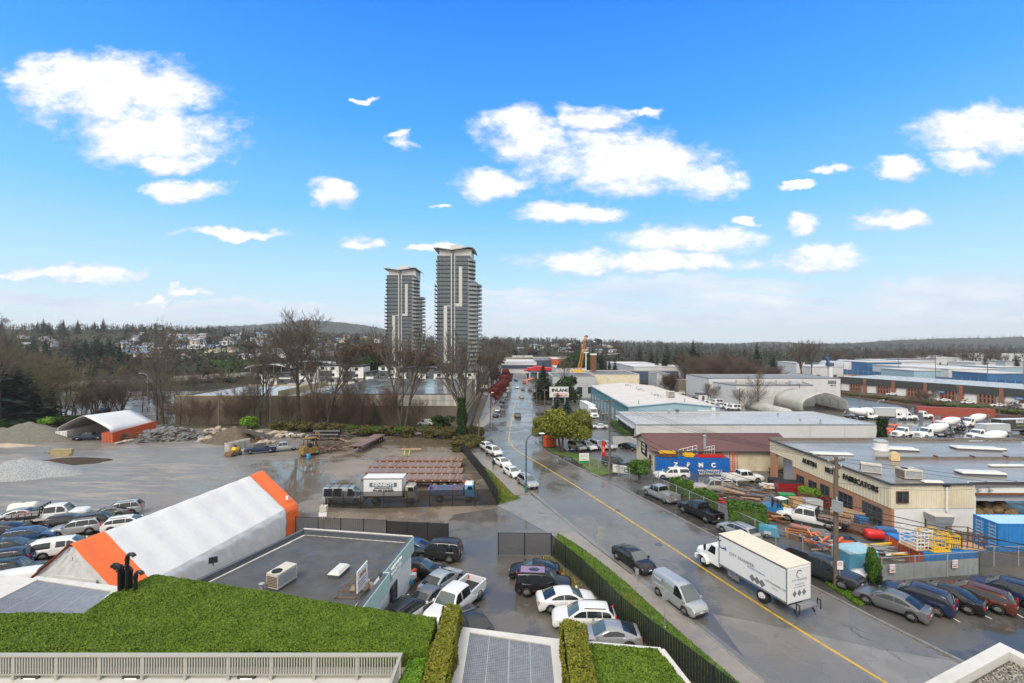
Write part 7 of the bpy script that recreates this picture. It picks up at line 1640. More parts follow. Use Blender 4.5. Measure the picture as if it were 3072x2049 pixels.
TR_('tall','c3',705,860,395,'bare tree with dark evergreen foot above the big sign',wx=.8);TR_('darkbush','c3',720,900,670,'dark evergreen clump at the foot of the bare tree over the sign','evergreen_tree',wx=1.0);TR_('multi','c3',915,820,640,'pale leafless tree before the cream office',wx=1.1)
for i,(x,yb,yt,k)in enumerate(((1045,620,450,'spruce'),(1110,620,510,'spruce'),(1160,620,490,'fir'),(915,620,470,'darkbush'),(780,560,470,'darkbush'))):TR_(k,'c3',x,yb,yt,['pointed conifer right of the piling mast','small conifer beside the pointed conifer by the mast','dark fir beyond the piling mast','dark round evergreen behind the white mast','dark round evergreen behind the red store sign'][i],'conifer_tree',d=300)
for i,(x,yt,k,d)in enumerate(((1530,420,'slender',310),(1620,370,'ragged',320),(1700,385,'fir',318),(1750,390,'ragged',322),(1850,335,'spruce',315),(1900,400,'fir',312),(2130,405,'fir',300),(2180,420,'ragged',305),(2300,420,'spruce',290),(2350,480,'cedar',280),(1380,385,'fir',380),(1480,410,'fir',370),(1600,450,'cedar',300))):
 TR_(k,'c3',x,600,yt,['slim dark conifer left of the dark stand','ragged conifer first of the dark stand','conifer second in the dark stand','dark conifer third in the dark stand','tallest ragged conifer of the dark stand','conifer leaning on the tallest of the dark stand','conifer above the tall warehouse roof','second conifer above the tall warehouse roof','spruce at the right of the warehouse trees','low spreading cedar behind the warehouse roof','faint conifer left in the back row','faint conifer second in the back row','broad dark evergreen at the foot of the dark stand'][i],'conifer_tree',d=d,wx=1.1)
for i,(c,x,yt,k,d,l)in enumerate((('c4',190,335,'spruce',290,'pointed spruce left of the large bare trees'),('c4',90,420,'fir',285,'dark fir left of the pointed spruce'),('c4',320,425,'cedar',280,'dark cone-shaped conifer by the railway'),('c4',60,470,'cedar',275,'dark cedar above the warehouse roof edge'),('c4',2035,440,'fir',350,'lone conifer amid the distant sheds'),('c4',2290,430,'fir',420,'lone conifer at the far right of the plain'),('c4',1480,390,'fir',700,'dark conifer on the far tree line at right'))):TR_(k,c,x,600,yt,l,'conifer_tree',d=d)
TR_('fork','c4',560,600,300,'large bare twin tree standing on the plain',wx=1.1,d=300);TR_('round','c4',630,600,305,'large bare tree right beside the twin tree',wx=1.0,d=296);TR_('tall','c4',200,760,520,'bare birch-like tree before the annexe',d=186);TR_('brush','c4',110,850,690,'bare brushy tree before the annexe corner',d=180,wx=2);TR_('brush','c3',2015,870,710,'weeping bare tree at the tall warehouse corner',d=204,wx=1.6)
for i in range(15):x=1790+i*40;TR_('rusty' if i%3 else 'multi','c3',x,640,ru(440,530),'rust-brown bare tree in the thicket above the warehouse roof','rusty_tree',d=ru(245,285),wx=1.2,group='rusty thicket above the warehouse')
for i in range(9):TR_('rusty','c4',20+i*42,640,ru(500,540),'rust-brown bare tree between conifers by the railway','rusty_tree',d=ru(245,275),wx=1.1,group='rusty trees by the railway')
for i,(x,yt)in enumerate(((1590,640),(1650,620),(1700,640),(1740,660))):TR_('rusty','c3',x,760,yt,['rusty bare tree by the grey block house','rusty bare tree right of the grey block house','rusty bare tree by the concrete lean-to','rusty bare tree at the tall warehouse corner'][i],'rusty_tree',d=238,wx=1.1)
TR_('cypress','d3',570,650,365,'tall columnar cypress left of its pair by the trucks','cypress',d=101,wx=.75);TR_('cypress','d3',630,650,385,'tall columnar cypress right of its pair by the trucks','cypress',d=101,wx=.85)
for i,(x,y,h)in enumerate(((1190,200,6.5),(1010,230,5),(900,320,3),(1090,190,5),(1290,270,4),(2230,330,5),(1180,320,3))):p=at('d3',x,y);tree('brush',p,h,['tangled red brush at the railway bank by the tow truck','red brush left on the railway bank','low brush behind the tow truck','red brush by the tall pole on the bank','red brush before the long red container','pale brush at the right end of the bank','low brush behind the red container end'][i],'brush','shrub',wx=1.8)
for i in range(34):
 t=i/33;a,b=at('d3',1200,235),at('d3',2351,360);p=a.lerp(b,t)+V3((ru(-1,1),ru(-2.5,2.5),0));tree('laurel' if i%3 else 'bramble',p,ru(1.3,2.2),'green scrub patch on the bank beside the railway','bank_shrub','shrub','scrub on the railway bank',wx=1.8)
for i in range(22):
 a,b=at('d3',60,105),at('d3',1200,225);p=a.lerp(b,i/21)+V3((ru(-1,1),ru(-2,2),0));tree('bramble',p,ru(1.1,1.8),'brown scrub patch below the railway tracks','bank_shrub','shrub','brown scrub below the tracks',wx=1.8)
for i in range(12):
 y=188+i*10.5;q=min(LK,key=lambda v:abs(v.y-y));tree('redleaf',V3((q.x-3.2,y,terr(q.x,y))),7.4+(i%3)*.5,'dark red street tree, %s in the kerbside row'%['nearest','second','third','fourth','fifth','sixth','seventh','eighth','ninth','tenth','eleventh','farthest'][i],'street_tree',group='dark red street trees',wx=1.15)
for i,(x,yt,k)in enumerate(((2085,530,'darkbush'),(2110,550,'ragged'),(900,400,'rustleaf'),(870,420,'rustleaf'),(1080,380,'rustleaf'),(1030,480,'darkbush'),(1450,430,'rustleaf'),(1560,470,'rustleaf'),(1500,500,'rustleaf'),(760,560,'rustleaf'),(620,560,'rustleaf'),(1220,540,'rustleaf'),(2120,470,'rustleaf'))):
 TR_(k,'c2',x,640,yt,['dark evergreen at the foot of the taller tower','ragged evergreen by the navy gabled houses','red-brown tree behind the white terrace','red-brown tree left behind the white terrace','tall red-brown tree left of the shorter tower','dark shrubby tree under the tall red-brown one','red-brown tree between the towers at left','red-brown tree between the towers at right','low red-brown tree between the towers','red-brown tree by the station roof','red-brown tree above the grey terrace house','red-brown tree at the shorter tower foot','rusty tree right of the taller tower'][i],'broadleaf_tree',d=276-i,wx=.9)
ADJ={'fir':'broad dark','ragged':'ragged dark','spruce':'pointed dark','cedar':'wide dark','round':'bare grey','rusty':'rust-brown bare','rustleaf':'rust-brown leafy','moss':'olive bare','brush':'brushy bare','multi':'many-stemmed bare','tall':'tall-trunked bare','slim':'slim bare'}
def zone(n,c,xs,ys,keys,hr,label,name,group,wx=1.0,dmin=0):
 for i in range(n):
  p=at(c,ru(*xs),ru(*ys))
  if p.y<dmin:continue
  k=rch(keys);h=ru(*hr);tree(k,p,h,('taller ' if h>(hr[0]+hr[1])/2 else 'shorter ')+ADJ[k]+' '+label,name,'tree',group,wx=wx*ru(.8,1.2))
zone(30,'c1',(640,1060),(520,640),['fir','ragged','spruce','cedar'],(17,25),'conifer in the dense stand above the elevated railway','conifer_tree','dense conifer stand at left',1.2)
for i,(x,yb,yt,k)in enumerate(((250,1108,600,'ragged'),(160,1112,560,'cedar'),(320,1105,800,'cedar'),(80,1122,760,'cedar'),(450,1090,760,'ragged'),(15,1130,480,'fir'))):TR_(k,'c1',x,yb,yt,'dark green evergreen, %s, inside the mossy wood at left'%['tallest','second tallest','low and broad','near the gravel heap','beside the arching tree','at the frame edge'][i],'evergreen_tree',wx=1.3)
TR_('spruce','c1',405,560,330,'lone pointed spruce among mossy trees','conifer_tree',wx=1.3)
zone(14,'c1',(90,350),(380,560),['cedar','ragged','moss'],(13,19),'tree on the left slope behind the mossy wood','conifer_tree','dark trees on the left slope',1.2)
zone(26,'c1',(0,1080),(190,330),['fir','ragged','spruce','round','fir'],(18,30),'skyline tree on the hilltop at left','skyline_tree','skyline trees on the left hill',1.1)
zone(34,'c1',(1080,2351),(270,420),['fir','ragged','rusty','spruce','round','rusty'],(12,19),'tree among the houses on the left hillside','hillside_tree','trees among the hillside houses',1.1)
zone(40,'c2',(0,1180),(330,520),['fir','spruce','rusty','ragged','rusty','rustleaf'],(10,17),'tree among houses below the middle hill','hillside_tree','trees among houses below the middle hill',1.1)
zone(36,'c1',(560,1300),(560,760),['moss','rusty','moss','rusty'],(9,14),'tree on the bank below the conifers','bank_tree','bare trees on the bank',1.2)
zone(30,'c1',(0,620),(430,700),['moss','rusty','moss'],(10,16),'tree in the left wood','mossy_tree','mossy trees in the left wood',1.2)
zone(30,'c1',(1300,2300),(520,780),['rusty','moss','brush','multi'],(6,10),'tree beside the elevated railway','bare_tree','bare trees beside the elevated railway',1.2)
zone(34,'c1',(650,1560),(780,1010),['slim','rusty','tall','multi','moss'],(8,14),'tree in the scrub between the back road and the hall','bare_tree','scrub trees by the back road',1.1)
zone(30,'c2',(0,1300),(1085,1125),['slim','tall','brush','slim'],(7,14),'tree in the row behind the wet yard','bare_tree','row of bare trees behind the wet yard',.9)
zone(16,'c1',(1050,1560),(560,800),['fir','ragged','moss','spruce'],(9,15),'tree on the bank behind the back road','bank_tree','trees on the back road bank',1.2)
zone(16,'c1',(1560,2250),(740,830),['rusty','moss','slim'],(7,11),'tree behind the lower tan hall','bare_tree','trees behind the lower hall',1.2)
zone(30,'c3',(30,1250),(400,520),['fir','spruce','rusty','rustleaf','ragged'],(12,18),'tree on the wooded slope beyond the street end','slope_tree','trees on the slope beyond the street',1.2)
for i in range(16):TR_('rusty' if i%3 else 'tall','c4',740+i*100+ru(-40,40),545,ru(385,440),'grey bare tree on the far tree line at right','plain_tree',d=ru(420,600),wx=1.3,group='far bare trees at right')
def hedge_band():
 a,b=at('c1',1820,640),at('c1',2200,640);zt_=ad('c1',1820,540,a.y).z
 hedge_block('tall_hedge',[a.xy[:],b.xy[:],(b.x+1,b.y+5),(a.x+1,a.y+5)],a.z-2,zt_,M.leaf_green,'long tall green hedge below the hillside houses','hedge',5,.8,.5,8)
 a,b=at('c1',1080,610),at('c1',1260,610);zt_=ad('c1',1080,535,a.y).z
 hedge_block('tall_hedge',[a.xy[:],b.xy[:],(b.x+1,b.y+5),(a.x+1,a.y+5)],a.z-2,zt_,M.leaf_bright,'lighter green hedge bank beside the dense conifer stand','hedge',5,.8,.5,9)
hedge_band()
def forest(name,items,label=None):
 g=np.random.default_rng(5);V=[];
 for(x,y,z,h,kind)in items:
  n=26 if kind else 30
  if kind:
   t=g.uniform(.05,1,n);a=g.uniform(0,6.28,n);r=h*.2*(1-t)+.1;c=np.stack([x+np.cos(a)*r*.3,y+np.sin(a)*r*.3,z+t*h],1);w=(h*.11*(1.1-t))[:,None];s=np.stack([-np.sin(a),np.cos(a),0*a],1)
   tip=np.stack([x+np.cos(a)*r*1.25,y+np.sin(a)*r*1.25,z+t*h-h*.07],1);V.append(np.stack([c-s*w,c+s*w+[0,0,.05*h],tip],1))
  else:
   d=g.normal(0,1,(n,3));d/=np.linalg.norm(d,axis=1)[:,None];c=np.array([x,y,z+h*.58])+d*np.array([.3,.3,.4])*h*g.uniform(.3,1,(n,1));e=g.normal(0,.085*h,(n,3));f=g.normal(0,.085*h,(n,3));V.append(np.stack([c,c+e,c+f],1))
 V=np.concatenate(V).reshape(-1,3);m='conifer' if items[0][4]else 'far_twigs'
 if m=='far_twigs':M[m]=leaf_mat('far_twigs',(.028,.025,.021),(.062,.05,.04),.9,.02)
 tag(link(name,np_mesh(name,V,np.arange(len(V)).reshape(-1,3),M[m])),kind='stuff')
def scatter_forest():
 con,dec=[],[]
 for _ in range(8000):
  u=ru(-150,3250);d=280*(3000/280)**rr_();x=(u-CX)/FPX*d;z=terr(x,d)
  if u>1900 and d<520:continue
  if 1450<u<1700 and d<560:continue
  if u<1300 and 250<d<900 and rr_()<.2:continue
  if 1080<u<1900 and d<400:continue
  (con if rr_()<(.5 if u<1900 else.32)else dec).append((x,d,z-.5,ru(8,17)*(1 if d<1400 else 1.5),1))
 for nm,cx0,cx1,d,prof in(('m',380,1190,3300,0),('r',2440,3200,2700,0),('c',1420,2360,2300,0)):
  pass
 forest('far_conifers',con);forest('far_bare_woods',[(a,b,c,h,0)for a,b,c,h,_ in dec])
 rid=[]
 for prof,d,n in(([(380,-40),(500,20),(640,44),(760,48),(850,54),(920,64),(1010,58),(1100,48),(1190,30)],3300,900),([(2440,-10),(2560,-6),(2660,2),(2760,6),(2860,9),(2960,10),(3072,14),(3300,6)],2700,900),([(1420,8),(1560,4),(1700,-2),(1900,-8),(2100,-10),(2360,-22)],2300,500)):
  for _ in range(n):
   u=ru(prof[0][0],prof[-1][0]);f=rr_()**.6;dd=d-(1-f)*350;rid.append(((u-CX)/FPX*d,dd,CAMH+interp(u,[p[0]for p in prof],[p[1]for p in prof])/FPX*d-(1-f)*35-6,ru(14,26),1))
 forest('ridge_woods',rid)
scatter_forest()
for k,(root,_)in TP.items():
 if k not in TUSED:
  drop_tree(root)
#hillside houses
def houses():
 walls={'white':'white_wall','grey':'grey_wall','cream':'cream_wall','dark':'dark_wall','tan':'block_lit'};roofs={'grey':mat('house_roof_grey',(.20,.20,.21),.5,var=.2,vs=.3),'pale':mat('house_roof_pale',(.38,.37,.36),.45,var=.15,vs=.3),'brown':mat('house_roof_brown',(.17,.12,.09),.6,var=.2),'blue':mat('house_roof_blue',(.15,.22,.33),.5)}
 def proto(L,D,Hh,hip):
  r=empty('house');TB(-L/2,L/2,-D/2,D/2,-3,Hh).put('wall',M.white_wall,r)
  rf=MB();e=.6;rz=Hh+D*.22
  if hip:rf.tbox(-L/2-e,L/2+e,-D/2-e,D/2+e,Hh,rz,D*.45,D*.45,D/2+e-.1)
  else:rf.prism([(-L/2-e,-D/2-e),(L/2+e,-D/2-e),(L/2+e,0),(-L/2-e,0)],lambda p:Hh if p[1]<-.1 else rz,lambda p:(Hh if p[1]<-.1 else rz)+.25);rf.prism([(-L/2-e,0.01),(L/2+e,0.01),(L/2+e,D/2+e),(-L/2-e,D/2+e)],lambda p:rz if p[1]<.1 else Hh,lambda p:(rz if p[1]<.1 else Hh)+.25)
  ro=rf.put('roof',roofs['grey'],r);TB(L*.2,L*.2+.8,-.4,.4,Hh,rz+1).put('chimney',M.redbrick,ro)
  w=TB(-.9,.9,-.1,0,0,1.3).mesh('window',M.win)
  for x in(-L*.3,0,L*.3):o=link('window',w,r);o.location=(x,-D/2,Hh-1.9);TB(-1.05,1.05,-.14,-.1,-.15,0).put('sill',M.white_wall,o)
  TB(L*.12,L*.12+1,-D/2-.08,-D/2,-.6 if Hh>4 else 0,1.5).put('door',M.dark_wall,r)
  return r
 pr=[proto(13,8,3.2,False),proto(11,9,5.6,False),proto(14,9,3.4,True),proto(10,8,5.8,True)];used=set();spots=[]
 def z(n,c,xs,ys):spots.extend([(c,ru(*xs),ru(*ys))for _ in range(n)])
 z(46,'c1',(1060,2351),(300,520));z(52,'c2',(0,1180),(330,540));z(20,'c3',(230,1200),(385,480));z(10,'c1',(100,640),(215,460));z(10,'c1',(1060,1900),(420,540))
 done=[]
 for c,x,y in spots:
  p=at(c,x,y)
  if p.y<255 or any((p-q).length<15 for q in done):continue
  done.append(p);i=rch((0,0,1,2,2,3));o=pr[i]if i not in used else copy_tree(pr[i]);used.add(i)
  wk=rch(('white','white','white','grey','cream','dark','tan'));rk=rch(('grey','pale','pale','brown','grey','blue'));o.location=p;o.rotation_euler.z=ru(-.5,.5);o.scale=(ru(.85,1.15),)*3
  for ch in KIDS[o.session_uid]:
   n=ch.name.split('.')[0]
   if n=='wall':repaint(ch,M[walls[wk]])
   if n=='roof':repaint(ch,roofs[rk])
  where={'c1':'on the left hillside','c2':'below the middle hill','c3':'on the slope beyond the street'}[c];size=('long low','two-storey','low hip-roofed','tall hip-roofed')[i]
  tag(o,'%s %s house with %s roof %s'%(size,wk,rk,where),'house','houses '+where+', '+size+' '+wk+' '+rk)
 for i in range(4):
  if i not in used:
   drop_tree(pr[i])
houses()
def grass_patch(name,poly,n,m,h=.13,seed=0,z=.10,clump=None):
 g=np.random.default_rng(seed);xs,ys=[p[0]for p in poly],[p[1]for p in poly];X,Y=g.uniform(min(xs),max(xs),n),g.uniform(min(ys),max(ys),n);ins=np.zeros(n,bool);j=len(poly)-1
 for i in range(len(poly)):
  c=((poly[i][1]>Y)!=(poly[j][1]>Y))&(X<(poly[j][0]-poly[i][0])*(Y-poly[i][1])/(poly[j][1]-poly[i][1]+1e-9)+poly[i][0]);ins^=c;j=i
 X,Y=X[ins],Y[ins];pts=np.stack([X,Y,0*X],1)
 if clump is not None:k=vnoise(pts,.5,4)*(1 if clump>0 else-1)>abs(clump);pts=pts[k]
 pts[:,2]=np.interp(pts[:,1],YK,[base_z(k)for k in YK])+z;n=len(pts);a=g.uniform(0,6.28,n);w=h*.28;hh=h*g.uniform(.5,1.6,n);s=np.stack([np.cos(a),np.sin(a),0*a],1)*w;tip=pts+np.stack([g.normal(0,h*.4,n),g.normal(0,h*.4,n),hh],1)
 tag(link(name,np_mesh(name,np.stack([pts-s,pts+s,tip],1).reshape(-1,3),np.arange(n*3).reshape(-1,3),M[m])),kind='stuff')
gp=list(map(tuple,FENCE_L))+[tuple(p)for p in WALK_L if p.y>15][::-1]
grass_patch('grass',gp,60000,'grass',.14,1);grass_patch('dry_grass',gp,9000,'grass_dry',.16,2,clump=.45)
gp2=[tuple(p)for p in VERGE_FAR];grass_patch('grass',gp2,30000,'grass',.22,3);grass_patch('dry_grass',gp2,18000,'grass_dry',.25,4,clump=.2)
grass_patch('grass',[tuple(p)for p in PATCH_R],5000,'grass',.16,5);grass_patch('grass',[tuple(p)for p in PATCH_D],16000,'grass',.2,6,clump=-.1)
FI=[(10.0,28.9),(8.85,31.1),(7.6,33.7),(5.6,39.8),(3.6,44.3),(2.4,44.3),(4.6,39.3),(6.8,33),(9.0,27.5)]
grass_patch('dry_grass',FI,9000,'grass_dry',.22,7,z=.04);grass_patch('grass',FI,7000,'grass',.2,8,z=.04,clump=.1)
#containers
def container(name,pos,L,head,m,label,Wd=2.44,Hh=2.6,doors=1,cat='shipping container',base=0.0,roof_m=None):
 """ribbed shipping container; pos = middle of its floor; doors at the +x end"""
 r=empty(name,pos,R(head),label,cat);r.location.z+=base;hl,hw=L/2,Wd/2
 def corr(n,f):
  row0,row1=[],[]
  for k in range(n*4+1):
   t=k/(n*4);o=(0,0,.045,.045)[k%4];row0.append(f(t,o,0));row1.append(f(t,o,1))
  return MB().loft([row0,row1],cap=False,closed=False)
 z0,z1=.14,Hh-.1;n=int(L/.42)
 for s in(1,-1):corr(n,lambda t,o,k:(lerp(-hl+.08,hl-.08,t),s*(hw-.02-o),(z0,z1)[k])).put('side_panel',m,r)
 corr(6,lambda t,o,k:(-hl+.02+o,lerp(-hw+.08,hw-.08,t),(z0,z1)[k])).put('end_panel',m,r)
 corr(n,lambda t,o,k:(lerp(-hl+.08,hl-.08,t),(-hw+.04,hw-.04)[k],Hh-.02-o*.7)).put('roof_panel',roof_m or m,r)
 f=MB()
 for x in(-hl,hl):
  for y in(-hw,hw):f.tbox(x-.08 if x>0 else x,x if x>0 else x+.08,y-.08 if y>0 else y,y if y>0 else y+.08,0,Hh)
  f.tbox(x-.079 if x>0 else x+.001,x-.001 if x>0 else x+.079,-hw+.08,hw-.08,0,.13);f.tbox(x-.079 if x>0 else x+.001,x-.001 if x>0 else x+.079,-hw+.08,hw-.08,Hh-.12,Hh-.002)
 for y in(-hw,hw):
  for zz in((0,.139),(Hh-.1,Hh-.003)):f.tbox(-hl+.08,hl-.08,y-.06 if y>0 else y,y if y>0 else y+.06,zz[0],zz[1])
 f.put('frame',m,r)
 for s in(1,-1):
  d=TB(hl-.1,hl-.03,min(0,s*(hw-.09))+.01,max(0,s*(hw-.09))-.01,.16,Hh-.14).put('door',m,r);b=MB()
  for q in(.3,.75):b.beam((hl+.01,s*hw*q,.18),(hl+.01,s*hw*q,Hh-.16),.05)
  b.put('locking_bar',M.galv,d)
 return r
ca,cb=at('c1',495,1243),at('c1',580,1243);oa,ob=at('c1',900,1257),at('c1',1402,1165)
dv=(ob-at('c1',990,1257)).normalized();hd=math.degrees(math.atan2(dv.y,dv.x));nv=V3((-dv.y,dv.x,0))
pO=at('c1',945,1257)+dv*8;container('container',pO,16.0,hd+180,M.orange_red,'orange-red container carrying the right side of the white carport roof',Hh=2.75)
pW=at('c1',540,1243)+dv*8;container('container',pW,16.0,hd+180,M.white_wall,'white container with lettering carrying the left side of the carport',Hh=2.75)
def carport():
 r=empty('carport',(0,0,0),0,'white fabric carport roof spanning two containers','carport');z=pO.z+2.75
 L0=pW-dv*8;R0=pO-dv*8;mid=(L0+R0)/2;w=(R0-L0).length/2+1.1;ux=(R0-L0).normalized()
 pr=[(-1,0),(-.97,.9),(-.8,1.6),(-.4,2.9),(-.05,3.9),(.05,3.9),(.4,2.9),(.8,1.6),(.97,.9),(1,0)]
 secs=[[mid+dv*t+ux*(x*w)+V3((0,0,z-mid.z+h-.15))for x,h in pr]for t in np.linspace(-.2,15.5,8)]
 c=MB().loft(secs,cap=False,closed=False).put('cover',M.membrane_w,r,50);s=c.modifiers.new('t','SOLIDIFY');s.thickness=.06
 for k in range(5):
  MB().tube([mid+dv*(0.1+k*3.7)+ux*(x*w*.97)+V3((0,0,z-mid.z+h*.97-.15))for x,h in pr],.06,5).put('arch_tube',M.galv,r)
 MB().poly([mid+dv*15.3+ux*(x*w*.96)+V3((0,0,z-mid.z+h*.96-.15))for x,h in pr]).put('end_sheet',mat('carport_liner',(.62,.56,.45),.7),r)
carport()
zc=container('container',(at('d1',265,470)+at('d1',1150,482))/2+V3((0,1.25,0)),11.9,-8+180,M.zpmc_blue,'deep blue container with white letters under stacked ladders');
zd=(at('d1',1150,482)-at('d1',265,470));zc.rotation_euler.z=math.atan2(zd.y,zd.x)+pi
for i,ch in enumerate('ZPMC'):text('lettering',ch,1.0,M.white_letter,zc,(2.78-i*2.04,1.235,1.45),(R(90),0,pi),.02,bold=.05)
def stack_on_container():
 top=zc.location+V3((0,0,2.62));ex=V3((cos(zc.rotation_euler.z+pi),sin(zc.rotation_euler.z+pi),0));ey=V3((-ex.y,ex.x,0));Pp=lambda a,b,z:top+ex*a+ey*b+V3((0,0,z))
 def bundle(a0,a1,m,label,name,n=4,z=0,b0=-.9):
  r=empty(name,(0,0,0),0,label,'ladder');
  for k in range(n):
   f=MB();zz=z+.12+k*.13
   for s in(0,.55):f.beam(Pp(a0+ru(0,.4),b0+s,zz),Pp(a1-ru(0,.4),b0+s,zz),.07,.11)
   for q in range(9):t=lerp(a0+.5,a1-.5,q/8);f.beam(Pp(t,b0,zz),Pp(t,b0+.55,zz),.05)
   f.put('ladder_section',m,r)
 bundle(-5.8,-2.3,M.rust,'rusty brown ladder bundle at the left on the blue container','ladder_stack');bundle(-5.7,-2.4,M.yellow_paint,'yellow ladder bundle at the left on the blue container','ladder_stack',3,.55)
 bundle(-1.5,.5,M.yellow_paint,'short yellow ladder bundle in the middle on the blue container','ladder_stack',5);bundle(.6,5.6,M.red,'red ladder bundle at the right on the blue container','ladder_stack',3);bundle(1.5,5.7,M.rust,'rust-red beams behind the red ladder bundle','ladder_stack',4,0,.2)
 for a0,a1,h0,h1,l in((-1.9,1.1,.5,1.3,'white lattice frame left above the yellow ladders'),(2.3,4.0,.9,1.3,'white lattice frame right above the red ladders')):
  r=empty('scaffold_frame',(0,0,0),0,l,'frame');f=MB()
  for h in(0,.55):f.beam(Pp(a0,.1,h0+h),Pp(a1,.1,h1+h),.07)
  for q in range(5):t=q/4;f.beam(Pp(lerp(a0,a1,t),.1,lerp(h0,h1,t)),Pp(lerp(a0,a1,t),.1,lerp(h0,h1,t)+.55),.06);f.beam(Pp(lerp(a0,a1,t),.1,.1),Pp(lerp(a0,a1,t),.1,lerp(h0,h1,t)),.05)
  f.put('frame',M.white_paint,r)
 r=empty('ladder_rack',(0,0,0),0,'red ladder standing at the right end of the blue container','ladder');f=MB()
 for k in range(2):
  for s in(0,.5):f.beam(Pp(6.2+k*.75+s,-.8,-2.5),Pp(6.2+k*.75+s,-.6,.9),.07)
  for q in range(9):f.beam(Pp(6.2+k*.75,-.78,-2.3+q*.35),Pp(6.7+k*.75,-.78,-2.3+q*.35),.05)
 f.put('ladder',M.red,r)
 r=empty('long_ladder',(0,0,0),0,'pale ladder lying along the foot of the blue container','ladder');f=MB();a,b=at('d1',770,500),at('d1',1060,500)
 for s in(.0,.5):f.beam(a+V3((0,s,.3+s)),b+V3((0,s,.3+s)),.08)
 for q in range(14):c=a.lerp(b,(q+.5)/14);f.beam(c+V3((0,0,.3)),c+V3((0,.5,.8)),.05)
 f.put('ladder',M.cream_wall,r)
stack_on_container()
bigc=az('d2',2140,432,2.9)
tb=container('container',V3((52.3,44.3,.85)),12.2,180-1,M.cont_blue,'tall light blue container by the workshop door',base=0,Hh=2.85,roof_m=mat('container_roof_pale',(.36,.55,.66),.35,var=.1))
TB(-6,6,-1.15,1.15,-1.0,-.01).put('base',M.cont_blue,tb)
for k in range(7):
 for y in(-.6,.6):TB(6.05,6.10,y-.38,y+.38,.35+k*.33,.5+k*.33).put('louvre',mat('louvre_blue',(.25,.45,.62),.4),tb)
def wide_low():
 a=az('d2',1330,735,1.75);b=az('d2',1845,725,1.75);ctr=(a+b)/2+V3((0,2.2,0));c=container('container',V3((ctr.x,ctr.y,-.25)),(b-a).length+.2,180,M.cont_blue,'blue container with cages on its roof behind the grey sheet fence',Wd=4.4,Hh=2.0)
 for ch in KIDS[c.session_uid]:
  if ch.name.split('.')[0]=='door':repaint(ch,M.orange_red)
 return 1.78
ztop_=wide_low()
def cage(p,sx,sy,h,m,label,rot=0,bars=4,floor=None):
 r=empty('safety_cage',p,R(rot),label,'cage');f=MB()
 for x in(-sx/2,sx/2):
  for y in(-sy/2,sy/2):f.beam((x,y,0),(x,y,h),.09)
 for z in[h*(k+1)/bars for k in range(bars)]:
  for y in(-sy/2,sy/2):f.beam((-sx/2,y,z),(sx/2,y,z),.07)
  for x in(-sx/2,sx/2):f.beam((x,-sy/2,z),(x,sy/2,z),.07)
 for k in range(1,4):f.beam((lerp(-sx/2,sx/2,k/4),-sy/2,0),(lerp(-sx/2,sx/2,k/4),-sy/2,h),.05)
 f.put('bars',m,r);TB(-sx/2-.1,sx/2+.1,-sy/2-.1,sy/2+.1,-.02,.08).put('floor',floor or m,r)
cage(az('d2',1215,660,ztop_-.0),1.6,1.6,1.7,M.white_paint,'white barred cage on the container roofs',8,5,M.plywood);cage(az('d2',1400,680,ztop_),1.5,1.5,1.6,M.yellow_paint,'yellow barred cage on the blue container',5,4);cage(az('d2',1560,660,ztop_),.9,1.2,1.2,M.yellow_paint,'small yellow gate frame right of the yellow cage',0,2,M.blue)
cage(az('d2',1730,650,ztop_),1.9,1.7,1.4,M.rust,'rust-red cage with bundles beside the tall blue container',-6,2,M.plywood)
def generic_bin(c,x,y,sx,sy,h,m,label,name='skip',cat='skip',rot=0,flare=.0,full=None,lid=None):
 p=at(c,x,y);r=empty(name,p,R(rot),label,cat);t=.06
 for s in(1,-1):
  MB().add([(-sx/2,s*sy/2,.08),(sx/2,s*sy/2,.08),(sx/2+flare,s*(sy/2+flare),h),(-sx/2-flare,s*(sy/2+flare),h),(-sx/2,s*(sy/2-t),.08),(sx/2,s*(sy/2-t),.08),(sx/2+flare,s*(sy/2+flare-t),h),(-sx/2-flare,s*(sy/2+flare-t),h)],[(0,1,2,3),(7,6,5,4),(0,4,5,1),(1,5,6,2),(2,6,7,3),(3,7,4,0)]).put('side',m,r)
  MB().add([(s*sx/2,-sy/2+t,.08),(s*sx/2,sy/2-t,.08),(s*(sx/2+flare),sy/2-t,h),(s*(sx/2+flare),-sy/2+t,h),(s*(sx/2-t),-sy/2+t,.08),(s*(sx/2-t),sy/2-t,.08),(s*(sx/2+flare-t),sy/2-t,h),(s*(sx/2+flare-t),-sy/2+t,h)],[(0,1,2,3),(7,6,5,4),(0,4,5,1),(1,5,6,2),(2,6,7,3),(3,7,4,0)]).put('end',m,r)
 TB(-sx/2,sx/2,-sy/2,sy/2,0,.08).put('base',m,r)
 if full:TB(-sx/2+.08,sx/2-.08,-sy/2+.08,sy/2-.08,.1,h*.75,.1,.2,.1).put('contents',full,r)
 if lid:TB(-sx/2-flare-.04,sx/2+flare+.04,-sy/2-flare-.04,sy/2+flare+.04,h,h+.08,.05,.05,.05).put('lid',lid,r)
 return r
generic_bin('d1',1820,690,3.2,1.8,1.5,M.dumpster_red,'dark red rubbish skip by the brick wall',rot=-12,lid=M.dark);generic_bin('d1',1680,620,2.0,1.2,1.1,M.dark,'black bin left of the dark red skip',rot=-12,lid=M.dark);generic_bin('d1',1800,785,1.9,.9,.85,M.green,'green metal box by the brick shop wall',rot=-10,lid=M.green)
